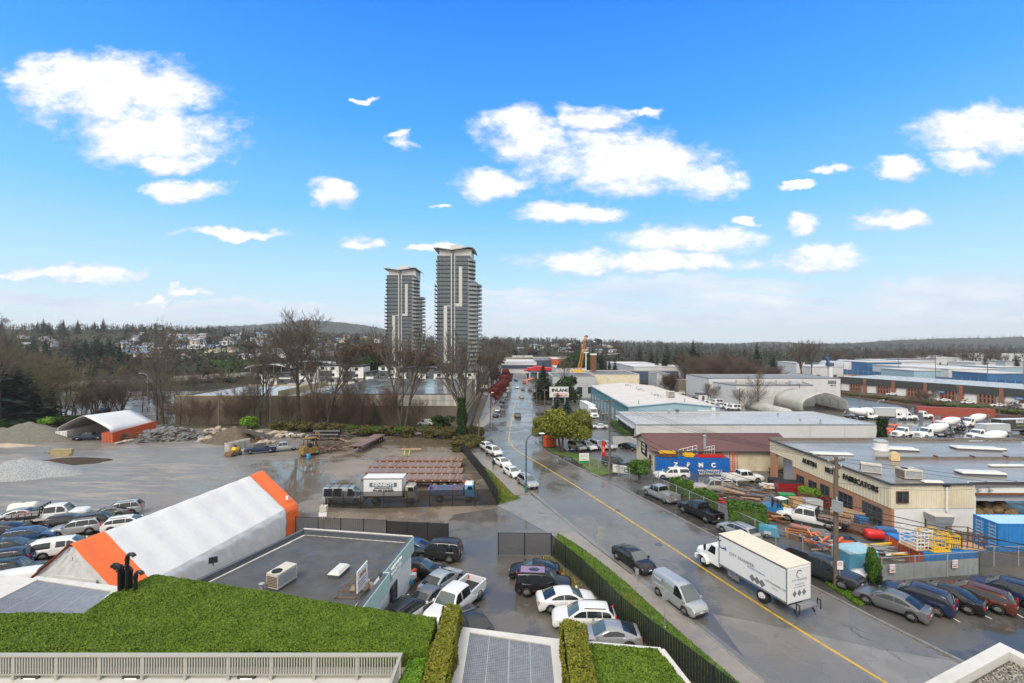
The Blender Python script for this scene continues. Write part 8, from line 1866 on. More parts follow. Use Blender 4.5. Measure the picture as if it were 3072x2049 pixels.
generic_bin('d1',1940,850,1.9,1.2,1.0,M.plywood,'open plywood crate beside the grey box','crate','crate',rot=-8);generic_bin('d1',2105,880,2.0,1.1,1.1,M.grey_wall,'grey metal box with lid right of the plywood crate',rot=-10,lid=M.galv);generic_bin('d1',2020,800,1.8,1.2,.9,M.rust,'rusty bin behind the plywood crate',rot=-10)
generic_bin('d2',200,590,1.7,1.1,.95,M.galv,'galvanised trough next to the orange crate',rot=-12);generic_bin('d2',400,620,3.0,1.2,.55,M.navy_wall,'dark blue low tray behind the wooden pole','tray','tray',rot=-8);generic_bin('d2',470,700,2.2,1.4,.7,M.orange,'orange bin full of cable behind the light blue box',rot=-10,full=M.galv)
generic_bin('d2',570,880,3.0,2.0,1.75,M.cyan_blue,'light blue steel box with pale lid by the wooden pole','steel_box','box',rot=8,lid=mat('cyan_lid',(.30,.48,.52),.4,var=.2));generic_bin('d2',30,600,2.6,.9,.8,M.rust,'long orange-brown crate of steel strips','crate','crate',rot=-30,full=M.timber);generic_bin('d1',1950,1240,2.6,.9,.8,mat('orange_crate',(.50,.20,.06),.6,var=.2),'orange-brown timber crate beside the chain-link post','crate','crate',rot=-28,full=M.timber)
generic_bin('d2',500,360,3.2,1.3,.9,M.plywood,'long ply crate of wire coils before the shop windows','crate','crate',rot=-60,full=M.galv);generic_bin('d2',645,450,1.0,.9,1.1,M.blue,'blue plastic drum box by the shop window','drum','drum',rot=0,lid=M.blue)
o=generic_bin('d1',1640,990,1.5,1.3,1.0,mat('tip_blue',(.03,.20,.48),.45),'blue tipping bin held by the yellow forklift',rot=-20,flare=.22);o.location.z+=.5
def forklift(p,head,m,label,s=1.0,big=False):
 r=empty('forklift',p,R(head),label,'forklift');TB(-1.1*s,.7*s,-.55*s,.55*s,.35*s,1.0*s,.1,.0,.05).put('chassis',m,r);TB(-1.3*s,-.5*s,-.55*s,.55*s,.3*s,1.25*s,.15,.1,.05).put('counterweight',m,r)
 f=MB()
 for x in(-.75,.55):
  for y in(-.48,.48):f.beam((x*s,y*s,1.0*s),(x*s*.9,y*s*.9,2.15*s),.07*s)
 [f.beam((-.7*s,y*s,2.1*s),(.52*s,y*s,2.1*s),.06*s)for y in(-.43,.43)];[f.beam((x*s,-.43*s,2.1*s),(x*s,.43*s,2.1*s),.06*s)for x in(-.68,.5)];f.put('cab_frame',M.dark,r);TB(-.8*s,.6*s,-.5*s,.5*s,2.15*s,2.22*s).put('cab_roof',m if big else M.white_paint,r);TB(-.45*s,.05*s,-.25*s,.25*s,1.0*s,1.5*s,.3).put('seat',M.dark,r)
 f=MB();H_=2.3*s if not big else 2.75*s
 for y in(-.38,.38):f.beam((.85*s,y*s,.1),(.85*s,y*s,H_),.12*s)
 for z in(.3,1.1,1.9):f.beam((.85*s,-.38*s,z*s),(.85*s,.38*s,z*s),.1*s)
 if big:f.beam((.85*s,-.38*s,H_),(.85*s,.38*s,H_),.12)
 f.put('mast',M.dark if not big else m,r)
 for y in(-.25,.25):TB(.92*s,1.9*s,(y-.06)*s,(y+.06)*s,.12*s,.18*s).put('fork',M.steel,r)
 wheel_parts(r,(.5*s,),.55*s,.34*s,.25*s);wheel_parts(r,(-.85*s,),.55*s,.3*s,.22*s);return r
forklift(at('d1',1725,975),200,M.yellow_paint,'yellow forklift lifting a blue bin in the metal shop yard')
forklift(at('d5',1985,425),52,M.dirty_yellow,'old rusty yellow forklift with tall mast in the wet yard',1.6,True)
b=at('d5',1960,465);r=empty('plastic_drum',b,0,'bright blue plastic drum in front of the old forklift','drum');MB().lathe([(0,.3),(.05,.36),(.3,.36),(.33,.38),(.36,.36),(.65,.36),(.68,.38),(.71,.36),(1.0,.35),(1.05,.3)],(0,0,0),n=14).put('barrel',mat('drum_cyan',(.02,.26,.52),.4),r,50);MB().lathe([(1.05,.28),(1.08,.26)],(0,0,0),n=14).put('lid',M.blue,r)
def loader():
 r=empty('mini_loader',at('d5',1265,430),R(250),'small dirty yellow loader by the concrete rings','loader');TB(-1.2,.9,-.6,.6,.5,1.2,.2,.1,.1).put('body',M.dirty_yellow,r);TB(-.6,.3,-.5,.5,1.2,1.75,.2,.2,.1).put('engine_cover',M.yellow_paint,r);TB(-.4,0,-.25,.25,1.75,2.05).put('seat',M.dark,r);TB(.95,1.6,-.9,.9,.2,.9,0,.3).put('bucket',M.rust,r);wheel_parts(r,(-.75,.55),.75,.42,.3)
loader()
def compressor(c,x,y,m,label,rot):
 r=empty('compressor',at(c,x,y),R(rot),label,'compressor');r.scale=(.78,)*3;TB(-1.3,1.3,-.75,.75,.35,1.5,.15,.3,.15).put('housing',m,r);TB(-.6,.3,-.78,-.755,.6,1.0).put('door',M.white_paint,r);MB().beam((1.2,0,.45),(2.2,0,.4),.1).put('drawbar',M.dark,r);wheel_parts(r,(-.2,),.8,.3,.2)
compressor('d1',1590,1215,M.cyan_blue,'light blue compressor trailer behind the chain-link fence',-28);compressor('d2',900,580,M.blue,'blue machine with hoses by the shop corner',-5)
def tank(c,x,y,r_,L,m,label,rot=0,up=False,name='tank'):
 r=empty(name,at(c,x,y),R(rot),label,'tank');z=r_+.12
 MB().lathe([(-L/2,r_*.55),(-L/2+.12,r_*.9),(-L/2+.3,r_),(L/2-.3,r_),(L/2-.12,r_*.9),(L/2,r_*.55)],(0,0,z),(1,0,0),16).put('shell',m,r,50);TB(-L*.3,L*.3,-r_*.7,r_*.7,0,.2).put('cradle',M.dark,r);MB().cyl((0,0,z+r_-.02),(0,0,z+r_+.12),.12,8).put('valve',M.steel,r)
tank('d2',780,600,.55,1.8,M.red,'bright red tank on the wet yard floor',-12);tank('d1',1975,1150,.28,2.2,mat('tank_rose',(.30,.13,.11),.6),'rosy brown gas cylinder lying by the chain-link fence',-35);tank('d4',330,400,.75,2.8,mat('tank_cream',(.62,.62,.54),.4),'cream cylindrical tank at the back of the storage lot',20)
tank('d2',1485,480,.18,1.0,M.red,'small red cylinder by the grey duct box',80)
def duct():
 p=az('d2',1600,560,.4);r=empty('steel_hopper',V3((p.x,p.y+1.5,.0)),R(-4),'big grey steel hopper box beside the cages','hopper');TB(-1.3,1.3,-1,1,0,2.3).put('lower_box',M.galv,r);TB(-1.4,1.4,-1.1,1.1,2.31,3.5,-.15,-.15,-.1).put('upper_box',mat('hopper_grey',(.27,.29,.31),.5,var=.1),r);TB(-1.6,1.6,-1.25,1.25,3.51,3.58).put('lid',M.roof_white,r);r.scale=(.62,)*3
duct()
def pile_of(c,pts,label,name,cat,n,Ls,m,h=.5,spread=.6,rot=(0,180),thick=(.06,.16),base=0):
 r=empty(name,at(c,*pts[0]),0,label,cat);o=r.location.copy();ms={}
 for i in range(n):
  a=pts[random.randrange(len(pts))];p=at(c,*a)-o+V3((random.gauss(0,spread),random.gauss(0,spread),0));L=ru(*Ls);t=ru(*thick);th=R(ru(*rot));z=base+rr_()**1.5*h+t;d=V3((cos(th),sin(th),ru(-.12,.12)))*L/2;mm=rch(m)
  MB().beam(p-d+V3((0,0,z)),p+d+V3((0,0,z)),t*1.3,t).put('beam' if name!='timber_pile' else 'plank',M[mm],r)
 return r
pile_of('d5',[(2130,370),(2200,360),(2250,330),(2150,400),(2300,310),(2100,330)],'heap of grey scrap timber behind the old forklift','timber_pile','timber pile',90,(2.0,6.0),['timber','timber','plywood','bark'],1.4,1.6);pile_of('d5',[(2150,285),(2250,270)],'dark timber and pipe stack at the back of the yard','timber_pile','timber pile',40,(3,6),['bark','timber','dark'],2.2,1.4,(-10,20))
pile_of('d1',[(1200,800),(1300,830),(1400,860)],'rack of rusty steel and planks in the metal shop yard','steel_pile','steel pile',28,(2,3.6),['rust','rust','plywood','timber','dark'],1.6,.8,(-40,-15),base=.3);pile_of('d1',[(1000,790),(1080,850),(920,730)],'frame steel heap inside the chain-link fence','steel_pile','steel pile',26,(1,2.4),['rust','steel','dark','galv','red'],.9,.8,(-60,10))
pile_of('d1',[(1700,1030),(1620,1010)],'orange steel grids near the yellow forklift','steel_pile','steel pile',26,(1,2),['rust','orange','rust','plywood'],.8,.6,(-60,30));pile_of('d2',[(560,520),(640,500),(600,480)],'rusty bar stack beside the blue drum box','steel_pile','steel pile',30,(2,3.5),['rust','timber','rust'],.5,.5,(-70,-45));pile_of('d2',[(950,780),(1050,790),(880,760)],'steel tubes and mixed stock behind the grey sheet fence','steel_pile','steel pile',40,(1.5,4),['galv','steel','timber','white_paint','yellow_paint'],.9,.7,(-8,8));pile_of('d2',[(250,690),(180,660),(300,720)],'tangle of cables and scrap behind the charcoal pickup','scrap_pile','scrap pile',60,(.5,1.8),['galv','rust','orange','blue','dark','plywood'],1.0,.7)
pile_of('d1',[(1660,480),(1720,480)],'clutter inside the loading door of the metal shop','scrap_pile','scrap pile',18,(.6,1.6),['dark','timber','rust'],1.2,.5);pile_of('d1',[(600,620),(640,600)],'pallet stack by the chain-link fence gate','pallet_stack','pallets',22,(1.2,1.5),['timber','white_paint','timber'],1.0,.25,(-12,12));pile_of('d1',[(1600,660),(1660,665)],'white boards on a low trolley beside the dark red skip','board_stack','boards',14,(2,2.6),['white_paint','plywood'],.5,.3,(-10,5),thick=(.1,.3));pile_of('c6',[(895,1040),(880,1070),(905,1000)],'rusty metal scrap against the mint fascia wall','scrap_pile','scrap pile',36,(.6,1.6),['rust','timber','dark','timber','white_paint'],1.2,.45);pile_of('c6',[(1015,935),(1040,915)],'bags of rubbish and orange boxes by the white wall','rubbish_heap','rubbish',24,(.4,.9),['white_paint','orange','cyan_blue','white_paint','rust'],.8,.4,thick=(.2,.4))
pile_of('d5',[(1850,262),(1900,255),(1780,250)],'white plastic sheeting and rubble behind the silver pickup','sheeting_heap','rubbish',18,(1,2.5),['white_paint','roof_white','rock_tan'],.6,.8,thick=(.2,.4));pile_of('d5',[(250,280),(300,275),(220,285)],'brown gate and timber leaning by the orange-red container','timber_pile','timber pile',26,(1.5,2.4),['timber','rust','bark'],1.6,.5,(0,40));pile_of('c6',[(1440,215),(1470,235),(1400,200)],'loose boards along the mesh fence corner','timber_pile','timber pile',10,(1.5,3),['timber','plywood'],.2,.8,(110,150))
def sawhorse():
 p=at('c6',1060,62,1.0);r=empty('sawhorse',V3((p.x,p.y+1.4,terr(p.x,p.y)+1.5)),R(3),'yellow sawhorse with a board on the farthest trailer','sawhorse');TB(-1.4,2.2,-.25,.25,.95,1.05).put('board',M.plywood,r);f=MB()
 for x in(-.9,.0):[f.beam((x,s*.5,0),(x+.2,s*.05,.95),.1)for s in(1,-1)]
 f.beam((-1,0,.9),(.4,0,.9),.12);f.put('legs',mat('lime_yellow',(.62,.62,.03),.5),r)
sawhorse()
#stones, heaps, rings
def rock_mesh(seed,m,flat=.7):
 g=random.Random(seed);bm=bmesh.new();bmesh.ops.create_icosphere(bm,subdivisions=1,radius=1)
 for v in bm.verts:v.co=V3((v.co.x*g.uniform(.7,1.25),v.co.y*g.uniform(.7,1.25),v.co.z*flat*g.uniform(.7,1.2)))
 me=bpy.data.meshes.new('rock');bm.to_mesh(me);bm.free();me.materials.append(m);return me
def slab_mesh(seed,m):
 g=random.Random(seed);n=6;a0=g.uniform(0,6);pts=[(cos(a0+k*6.283/n)*g.uniform(.7,1.2),sin(a0+k*6.283/n)*g.uniform(.5,1.1))for k in range(n)];return MB().prism(pts,-.2,lambda p:.16+.12*p[0]).mesh('rock',m)
RD=[slab_mesh(i,M.rock_dark)for i in range(5)]+[rock_mesh(i,M.rock_dark,.5)for i in range(3)];RT=[rock_mesh(20+i,M.rock_tan)for i in range(5)]
def rocks(label,c,quad,n,meshes,size,hmax,group=None):
 """quad: left, right (front line) and height profile over the stretch"""
 a,b=at(c,*quad[0]),at(c,*quad[1]);r=empty('rubble_pile',a,0,label,'stone pile',group);d=b-a;t=V3((-d.y,d.x,0)).normalized()
 for i in range(n):
  s=rr_();w=rr_();h=hmax*(sin(pi*min(1,max(0,s*.9+.1)))**.5)*(1-abs(w*2-1)**1.4)*ru(.75,1)
  o=link('rock',rch(meshes),r);o.location=d*s+t*(w*quad[2])+V3((0,0,h));k=ru(*size);o.scale=(k,k*ru(.7,1.1),k*ru(.7,1));o.rotation_euler=(ru(-.6,.6),ru(-.6,.6),ru(0,6.3))
 w_=(quad[2]);core=MB();secs=[]
 for k in range(9):
  s=k/8;hh=hmax*(sin(pi*min(1,max(0,s*.9+.05)))**.5)*.85;secs.append([d*s+t*(w_*q)+V3((0,0,-.1+hh*(1-abs(q*2-1)**1.4)))for q in(0,.15,.35,.5,.65,.85,1)])
 core.loft(secs,cap=False,closed=False).put('rubble_core',M.soil_pile,r)
rocks('long bank of broken dark stone slabs right of the orange-red container','d5',((330,315),(910,285),7),210,RD,(.45,1.15),3.0);rocks('heap of broken pale concrete slabs beside the brown soil cone','d5',((930,300),(1170,290),6),70,RT+RD[:2],(.5,1.2),2.6)
def boulder(c,x,y,s,label,flat=False):r=tag(link('boulder',rch(RT)),label,'boulder');r.location=at(c,x,y)+V3((0,0,s*.35));r.scale=(s*(1.6 if flat else 1.15),s,s*(.45 if flat else.8));r.rotation_euler.z=ru(0,6)
for i,(x,y,s,f)in enumerate(((180,318,.8,1),(240,310,.9,0),(285,298,.8,0),(1390,205,1.0,1),(1500,225,1.3,0),(1560,320,1.2,0),(1510,330,1.2,0),(1350,390,.8,1),(1400,380,.9,1),(1640,240,1.6,0),(1720,235,1.4,0),(1680,260,1.2,0),(1620,310,.8,0),(1590,235,1.0,1),(1755,250,1.1,0),(1170,200,1.1,0),(1110,210,1.0,0))):
 boulder('d5',x,y,s,['flat pale boulder at the tip of the dark stone bank','pale boulder second from the tip of the stone bank','pale boulder third from the tip of the stone bank','flat boulder on top behind the brown soil cone','upright boulder right of the timber ramp','boulder under the timber ramp, right','boulder under the timber ramp, left','long pale stone beside the small yellow loader','pale stone before the dark blue pickup','largest boulder in the heap behind the silver pickup','pointed boulder in the heap behind the silver pickup','front boulder of the heap behind the silver pickup','small boulder left of the silver pickup','flat boulder left in the heap by the grass patch','right end boulder of the heap by white sheeting','boulder atop the pale slab heap','squat boulder left atop the pale slab heap'][i],f)
def heap(c,x,y,rx,ry,h,m,label,name='gravel_heap',seed=0,pos=None,sharp=1.2):
 g=np.random.default_rng(seed);p=pos or at(c,x,y);nr,na=18,40;V=[(0,0,h)];F=[]
 for i in range(1,nr+1):
  for k in range(na):a=k/na*6.283;t=i/nr;w=1+.10*sin(a*3+seed)+.06*sin(a*7+2*seed);xx,yy=cos(a)*rx*t*w,sin(a)*ry*t*w;z=h*(1-t**sharp)+.05*h*sin(xx*1.7+seed)*sin(yy*2.1)*(1-t)+g.normal(0,.02)*(1-t);V.append((xx,yy,z if i<nr else base_z(p.y+yy)-p.z-.05))
 F3=[(0,1+k,1+(k+1)%na)for k in range(na)];F4=[(1+(i-1)*na+k,1+i*na+k,1+i*na+(k+1)%na,1+(i-1)*na+(k+1)%na)for i in range(1,nr)for k in range(na)]
 b=MB().add(V,F3+F4);o=b.put(name,m,None,180);o.location=p;return tag(o,label,'heap')
heap('c5',150,165,9.0,5.5,2.7,M.gravel_pile,'cone of crushed grey stone at the left of the yard',seed=1);heap('c1',250,1235,12,7,4.4,M.sand_pile,'grey-green gravel heap left of the white container',seed=2);heap('c1',20,1240,9,6,3.2,M.sand_pile,'lower gravel heap at the left frame edge',seed=3)
heap('d5',1265,300,6.2,4.5,3.8,M.soil_pile,'cone of brown soil left of the timber ramp','soil_heap',4);heap('c1',620,1430,7,3.2,.9,mat('dark_soil',(.045,.028,.018),.95,var=.3,bump=.6,bs=5),'low dark mound of wet soil by the crushed stone','soil_heap',5);heap('c1',150,1400,12,4,1.0,M.yard,'low muddy bank behind the crushed stone cone','soil_heap',6);heap('c1',60,1290,6,2.2,.7,M.rock_tan,'pale rubble spread at the left edge of the yard','rubble_heap',7)
rocks('stone and brick retaining edge above the crushed stone cone','c1',((330,1390),(560,1380),3),34,RT+RD,(.3,.8),.9)
LCM=TB(-.9,.9,-.45,.45,0,.8).mesh('block',M.block_lit)
r=empty('block_wall',at('c1',540,1390),0,'low wall of mossy concrete blocks by the muddy bank','wall')
for k in range(4):o=link('block',LCM,r);o.location=((k%2)*1.84-1,(k//2)*.3,(k//2)*.81);o.rotation_euler.z=.1*k
for i,x in enumerate((1215,1270,1318,1368)):
 p=at('d5',x,385-i*12);r=empty('concrete_ring',p,0,'concrete well ring, %s of four standing in the yard'%['leftmost','second','third','rightmost'][i],'concrete ring','concrete rings in the yard');n=24;ro,ri,h=.85,.72,1.75
 out=lambda rad,z:[(rad*cos(k*6.283/n),rad*sin(k*6.283/n),z)for k in range(n)]
 MB().loft([out(ro,0),out(ro,h),out(ri,h),out(ri,.1)],cap=False).put('ring',M.concrete,r,40);MB().prism([(.7*cos(k*6.283/n),.7*sin(k*6.283/n))for k in range(n)],.3,.5).put('water',M.dark,r)
def ramp():
 r=empty('timber_shelter',at('d5',1480,300),R(8),'small rust-brown timber shelter with sloping roof','shelter');f=MB()
 for x in(-2.2,0,2.2):[f.beam((x,y,0),(x,y,2.5-(x+2.2)*.28),.22)for y in(-1,1)]
 for z in(.6,1.1):f.beam((0,-1.1,z),(2.3,-1.1,z),.12,.2)
 f.put('post',M.rust,r);b=MB().add([(-2.8,-1.4,2.75),(3.4,-1.4,1.1),(3.4,1.4,1.1),(-2.8,1.4,2.75),(-2.8,-1.4,2.6),(3.4,-1.4,.95),(3.4,1.4,.95),(-2.8,1.4,2.6)],[(0,1,2,3),(7,6,5,4),(0,4,5,1),(1,5,6,2),(2,6,7,3),(3,7,4,0)]);b.put('roof',M.bark,r)
ramp()
for i,(x,y)in enumerate(((2110,285),(2110,265),(2120,248))):p=at('d5',x,290);r=empty('pipe_roll',p+V3((0,i*.5,i*.75)),0,['black pipe roll at the bottom of the stack','black pipe roll in the middle of the stack','black pipe roll on top of the stack'][i],'pipe','black pipe rolls');MB().cyl((-3.2,0,.5),(3.2,0,.5),.48,14).put('tube',M.black_pipe,r,40);MB().cyl((3.2,0,.5),(3.23,0,.5),.3,12).put('bore',M.dark,r)
def hedge_along(c,pts,w,h,m,label,seed,n=160):
 P_=[at(c,*p)for p in pts];d=(P_[-1]-P_[0]).normalized();t=V3((-d.y,d.x,0))*w/2;poly=[(q+t).xy[:]for q in P_]+[(q-t).xy[:]for q in P_[::-1]];z=lambda p:base_z(p[1]);hedge_block('clipped_hedge',poly,z,lambda p:z(p)+h,m,label,'hedge',n,.15,.16,seed)
hedge_along('d1',((1130,1080),(1560,1140)),2.2,2.5,M.leaf_green,'clipped green hedge along the chain-link fence',21);hedge_along('d1',((760,860),(940,930)),1.4,2.2,M.leaf_green,'feathery green shrub hedge behind the black pickup',22);hedge_along('d1',((480,700),(650,770)),1.6,2.2,M.leaf_green,'green shrub hedge behind the grey pickup',23);hedge_along('d1',((1990,730),(2180,790)),1.6,1.2,M.leaf_bright,'lime green clipped hedge along the brick wall',24);hedge_along('d1',((2150,860),(2340,880)),1.4,1.0,M.leaf_red,'dark red low shrub along the brick wall',25);hedge_along('c3',((1150,1100),(1290,1215)),2.0,1.3,M.leaf_green,'low green hedge beside the warehouse office',26,60)
tree('laurel',at('d1',75,530),3.0,'round clipped shrub by the maroon-roofed shed','round_shrub','shrub',wx=1.35);tree('laurel',at('d2',770,1080),3.3,'leafy sapling at the end of the grey sheet fence','sapling',wx=.36);tree('darkbush',at('d2',770,1060),1.7,'green scrub under the sapling by the white boat','shrub','shrub',wx=.7)
r=empty('white_dinghy',at('d2',610,990),R(35),'upturned white dinghy beside the sapling','boat');MB().loft([[(x,y*w,z*(.9 if abs(x)<1 else.6))for y,z in((-1,0),(-.8,.5),(0,.75),(.8,.5),(1,0))]for x,w in((-1.3,.5),(-.6,.75),(.5,.75),(1.4,.15))],closed=False,cap=False).put('hull',M.white_paint,r,60);MB().beam((-1.2,0,.5),(1.3,0,.5),.08,.08).put('keel',M.grey_wall,r)
#fences
def fence(name,label,pts,h,m_panel,m_post=None,bay=2.5,kind='slat',post=.05,top=True,slat=.07,group=None,off=0.0,cat='fence',rails=True):
 """posts, rails and one filled panel per bay"""
 r=empty(name,(0,0,0),0,label,cat,group);mp=m_post or M.dark;run=[]
 for a,b in zip(pts,pts[1:]):
  a,b=Vector(a),Vector(b);n=max(1,round((b-a).length/bay));run+=[a.lerp(b,k/n)for k in range(n)]
 run.append(Vector(pts[-1]));G_=lambda p:base_z(p[1])+off
 for p in run:MB().cyl((p.x,p.y,G_(p)-.1),(p.x,p.y,G_(p)+h+.06),post,7).put('post',mp,r)
 for a,b in zip(run,run[1:]):
  za,zb=G_(a),G_(b);f=MB();d=(b-a).normalized();t=V3((-d.y,d.x))*.012;L=(b-a).length
  if kind=='slat':
   n=max(2,int(L/slat))
   for k in range(n):
    c0,c1=a.lerp(b,(k+.08)/n),a.lerp(b,(k+.92)/n);z=lerp(za,zb,(k+.5)/n);s=1 if k%2 else-.3
    f.add([(c0.x+t.x*s,c0.y+t.y*s,z+.06),(c1.x+t.x*s,c1.y+t.y*s,z+.06),(c1.x+t.x*s,c1.y+t.y*s,z+h-.05),(c0.x+t.x*s,c0.y+t.y*s,z+h-.05)],[(0,1,2,3)])
   tag(f.put('slat',m_panel,r),kind='stuff')
  elif kind=='mesh':f.quad((a.x,a.y,za+.06),(b.x,b.y,zb+.06),(b.x,b.y,zb+h-.04),(a.x,a.y,za+h-.04));f.put('mesh_panel',m_panel,r)
  elif kind=='sheet':
   n=max(2,int(L/.25));row0,row1=[],[]
   for k in range(n+1):c=a.lerp(b,k/n);o=(.0,.025)[k%2];row0.append((c.x+t.x/.012*o,c.y+t.y/.012*o,lerp(za,zb,k/n)+.05));row1.append((c.x+t.x/.012*o,c.y+t.y/.012*o,lerp(za,zb,k/n)+h*.72))
   f.loft([row0,row1],cap=False,closed=False).put('sheet_panel',m_panel,r);MB().quad((a.x,a.y,za+h*.72),(b.x,b.y,zb+h*.72),(b.x,b.y,zb+h),(a.x,a.y,za+h)).put('mesh_panel',M.chain,r)
  if rails:q=MB();q.beam((a.x,a.y,za+h),(b.x,b.y,zb+h),.045);q.put('top_rail',mp,r)
 return r
fence('slatted_fence','long black slatted fence between the lot and the sidewalk verge',FENCE_L[::-1],2.0,M.slat_black,bay=2.6,slat=.11)
fence('slatted_gate','dark grey slatted gate standing open by the lot entrance',[(-1.36,44.84),(3.85,44.75)],2.2,M.slat_grey,bay=2.6,slat=.10,cat='gate')
fence('mesh_fence','see-through black mesh fence in front of the parked trucks',[(-24.0,58.6),(-19.3,58.0),(-1.91,59.3)],2.15,M.black_mesh,bay=3.0,kind='mesh')
fence('mesh_fence','black mesh fence running back beside the flatbed trailers',FENCE_FAR[:4],2.1,mat('black_screen',(.012,.012,.013),.6,alpha=.93),bay=3.0,kind='mesh')
fence('slatted_fence','grey slatted fence behind the flat-roofed building',[(-23.2,48.8),(-13.2,47.9)],2.3,M.slat_grey,bay=2.6,slat=.11);fence('mesh_fence','black screened gate end behind the dark off-roader',[(-13.2,47.9),(-6.6,47.2)],2.2,mat('black_screen',(.012,.012,.013),.6,alpha=.93),bay=2.4,kind='mesh')
fence('chain_link_fence','chain-link fence along the metal shop yard',[(20.6,66.4),(26.9,46.4),(31.2,40.2)],2.0,M.chain,M.galv,kind='mesh');fence('chain_link_fence','short chain-link return at the yard gate',[(20.6,66.4),(22.0,68.4)],2.0,M.chain,M.galv,kind='mesh')
fence('sheet_metal_fence','grey sheet metal fence behind the five parked cars',[(32.3,39.75),(42.1,41.0)],2.1,mat('fence_sheet_grey',(.25,.27,.285),.5,var=.12,dirt=(.17,.175,.18),ds=.7),M.galv,bay=3.2,kind='sheet');fence('chain_link_fence','chain-link gate right of the grey sheet fence',[(42.1,41.0),(48.5,37.0)],2.3,M.chain,M.galv,bay=3.2,kind='mesh');fence('sheet_metal_fence','dark sheet fence behind the chain-link gate',[(42.6,42.4),(52,42.6)],1.9,M.slat_grey,M.galv,kind='sheet')
fence('chain_link_fence','chain-link fence with banner at the used car lot',[at('c7',715,110).xy[:],at('c7',985,195).xy[:]],1.7,M.chain,M.galv,kind='mesh');fence('chain_link_fence','galvanised fence between the used cars and the warehouse',[at('c3',1140,1285).xy[:],at('c3',1365,1290).xy[:]],2.2,mat('fence_sheet_pale',(.40,.42,.43),.5,var=.1),M.galv,kind='mesh')
for i,(x,y,l)in enumerate((('d2',(965,890),'left warning notice on the grey sheet fence'),('d2',(1628,845),'right warning notice on the grey sheet fence'))):
 u,v=P('d2',*y);X=(u-CX)/FPX*(39.6+i*.8);zz=CAMH-(v-HZ)/FPX*(39.6+i*.8);r=empty('notice',(X,39.55+i*.85,zz),R(7),l,'sign');TB(-.27,.27,-.01,.01,-.36,.36).put('board',M.white_paint,r);text('lettering','PRIVATE',.14,M.red,r,(0,-.016,.18),(R(90),0,0),.002);text('lettering','NO ENTRY',.11,M.black_letter,r,(0,-.016,-.05),(R(90),0,0),.002);TB(-.2,.2,-.014,-.01,-.25,-.15).put('print_bar',M.red,r)
def post_fence(name,label,pts,h,group=None):
 fence(name,label,pts,h,M.chain,M.timber,kind='mesh',group=group)
ribbon('lot_kerb',spline([(9.6,29.2),(8.3,31.1),(6.9,33.9),(4.9,40),(3.2,43.8)]),-.1,.1,mat('yellow_kerb',(.42,.33,.10),.7,var=.3,dirt=(.2,.18,.14)),.14,.13)
#poles and wires
POLES={}
def wood_pole(key,c,x,yb,yt,label,arms=(),r0=.17,pos=None,trans=None,rot=0):
 p=pos or at(c,x,yb);zt_=CAMH-(P(c,0,yt)[1]-HZ)/FPX*p.y;h=zt_-p.z;o=empty('utility_pole',p,rot,label,'utility pole');MB().tube([(0,0,-.3),(0,0,h*.5),(0,0,h)],[r0,r0*.88,r0*.72],12).put('shaft',M.pole_wood,o,60)
 for(z,w)in arms:
  a=TB(-w/2,w/2,-.06,.06,h-z-.07,h-z+.07).put('cross_arm',M.pole_wood,o)
  for k in range(4):MB().lathe([(0,.035),(.05,.06),(.12,.05),(.2,.02)],(lerp(-w/2+.12,w/2-.12,k/3),0,h-z+.07),n=8).put('insulator',M.grey_wall,a)
 if trans:TB(-.55,-.05-r0,-.75,.0,h-trans-.9,h-trans).put('transformer',M.galv,o);MB().cyl((-.35,-.3,h-trans),(-.35,-.3,h-trans+.3),.05,6).put('bushing',M.grey_wall,o)
 POLES[key]=(p,h,arms);return o
wood_pole('a','c8',690,930,45,'stout wooden utility pole standing by the grass patch at the road',((.35,2.2),(1.0,1.6)),.22,trans=3.6,rot=R(22))
wood_pole('b','c7',850,185,-338,'wooden utility pole with two cross-arms by the used cars',((.25,2.6),(2.3,2.6)),.17,rot=R(10));wood_pole('c','c3',540,1075,790,'brown wooden pole beside the big red and white sign',((.3,1.6),),.2);wood_pole('d','c3',438,900,620,'wooden pole with cross-arms at the far right kerb',((.3,2.6),(4.5,3.5)),.2)
for i,(x,yb,yt)in enumerate(((500,1105,830),(492,1140,960),(470,960,720))):wood_pole('e%d'%i,'c3',x,yb,yt,['slim dark pole left of the yellow-green trees','short dark pole at the road edge by the yellow-green trees','pole behind the slim dark one at the far kerb'][i],(),.11)
wood_pole('f','c2',2018,1278,970,'weathered pole by the bend of the left sidewalk',(),.16);wood_pole('g','c2',178,1125,825,'pale wooden post among the bare trees',(),.16);wood_pole('h','c1',1930,1140,880,'thick pale snag post near the stone heap',(),.26)
wood_pole('i','c1',735,760,600,'transmission pole with double cross-arms in the left wood',((.8,4),(1.8,4)),.25,pos=V3((ad('c1',735,700,225).x,225,terr(-110,225))))
for i,(x,yb,yt)in enumerate(((1815,915,690),(1065,800,650),(1022,815,700),(2150,945,790))):wood_pole('j%d'%i,'c4',x,yb,yt,['tall wooden pole by the long red container','wooden pole by the tracks left of the brush','leaning dark pole by the tracks','dark short pole at the right end of the tracks'][i],((.3,1.8),)if i<2 else(),.15)
for i,(x,yt,d)in enumerate(((2055,460,222),(1635,430,246),(1335,440,300),(2345,500,205),(893,510,330))):p=ad('c4',x,yt,d);p.z=-5.5;wood_pole('k%d'%i,'c4',x,600,yt,['dark pole rising behind the brick units at right','dark pole rising behind the brick units at middle','thin pole among the distant sheds','pole at the right frame edge behind the units','thin pole by the domed hangars'][i],(),.16,pos=p)
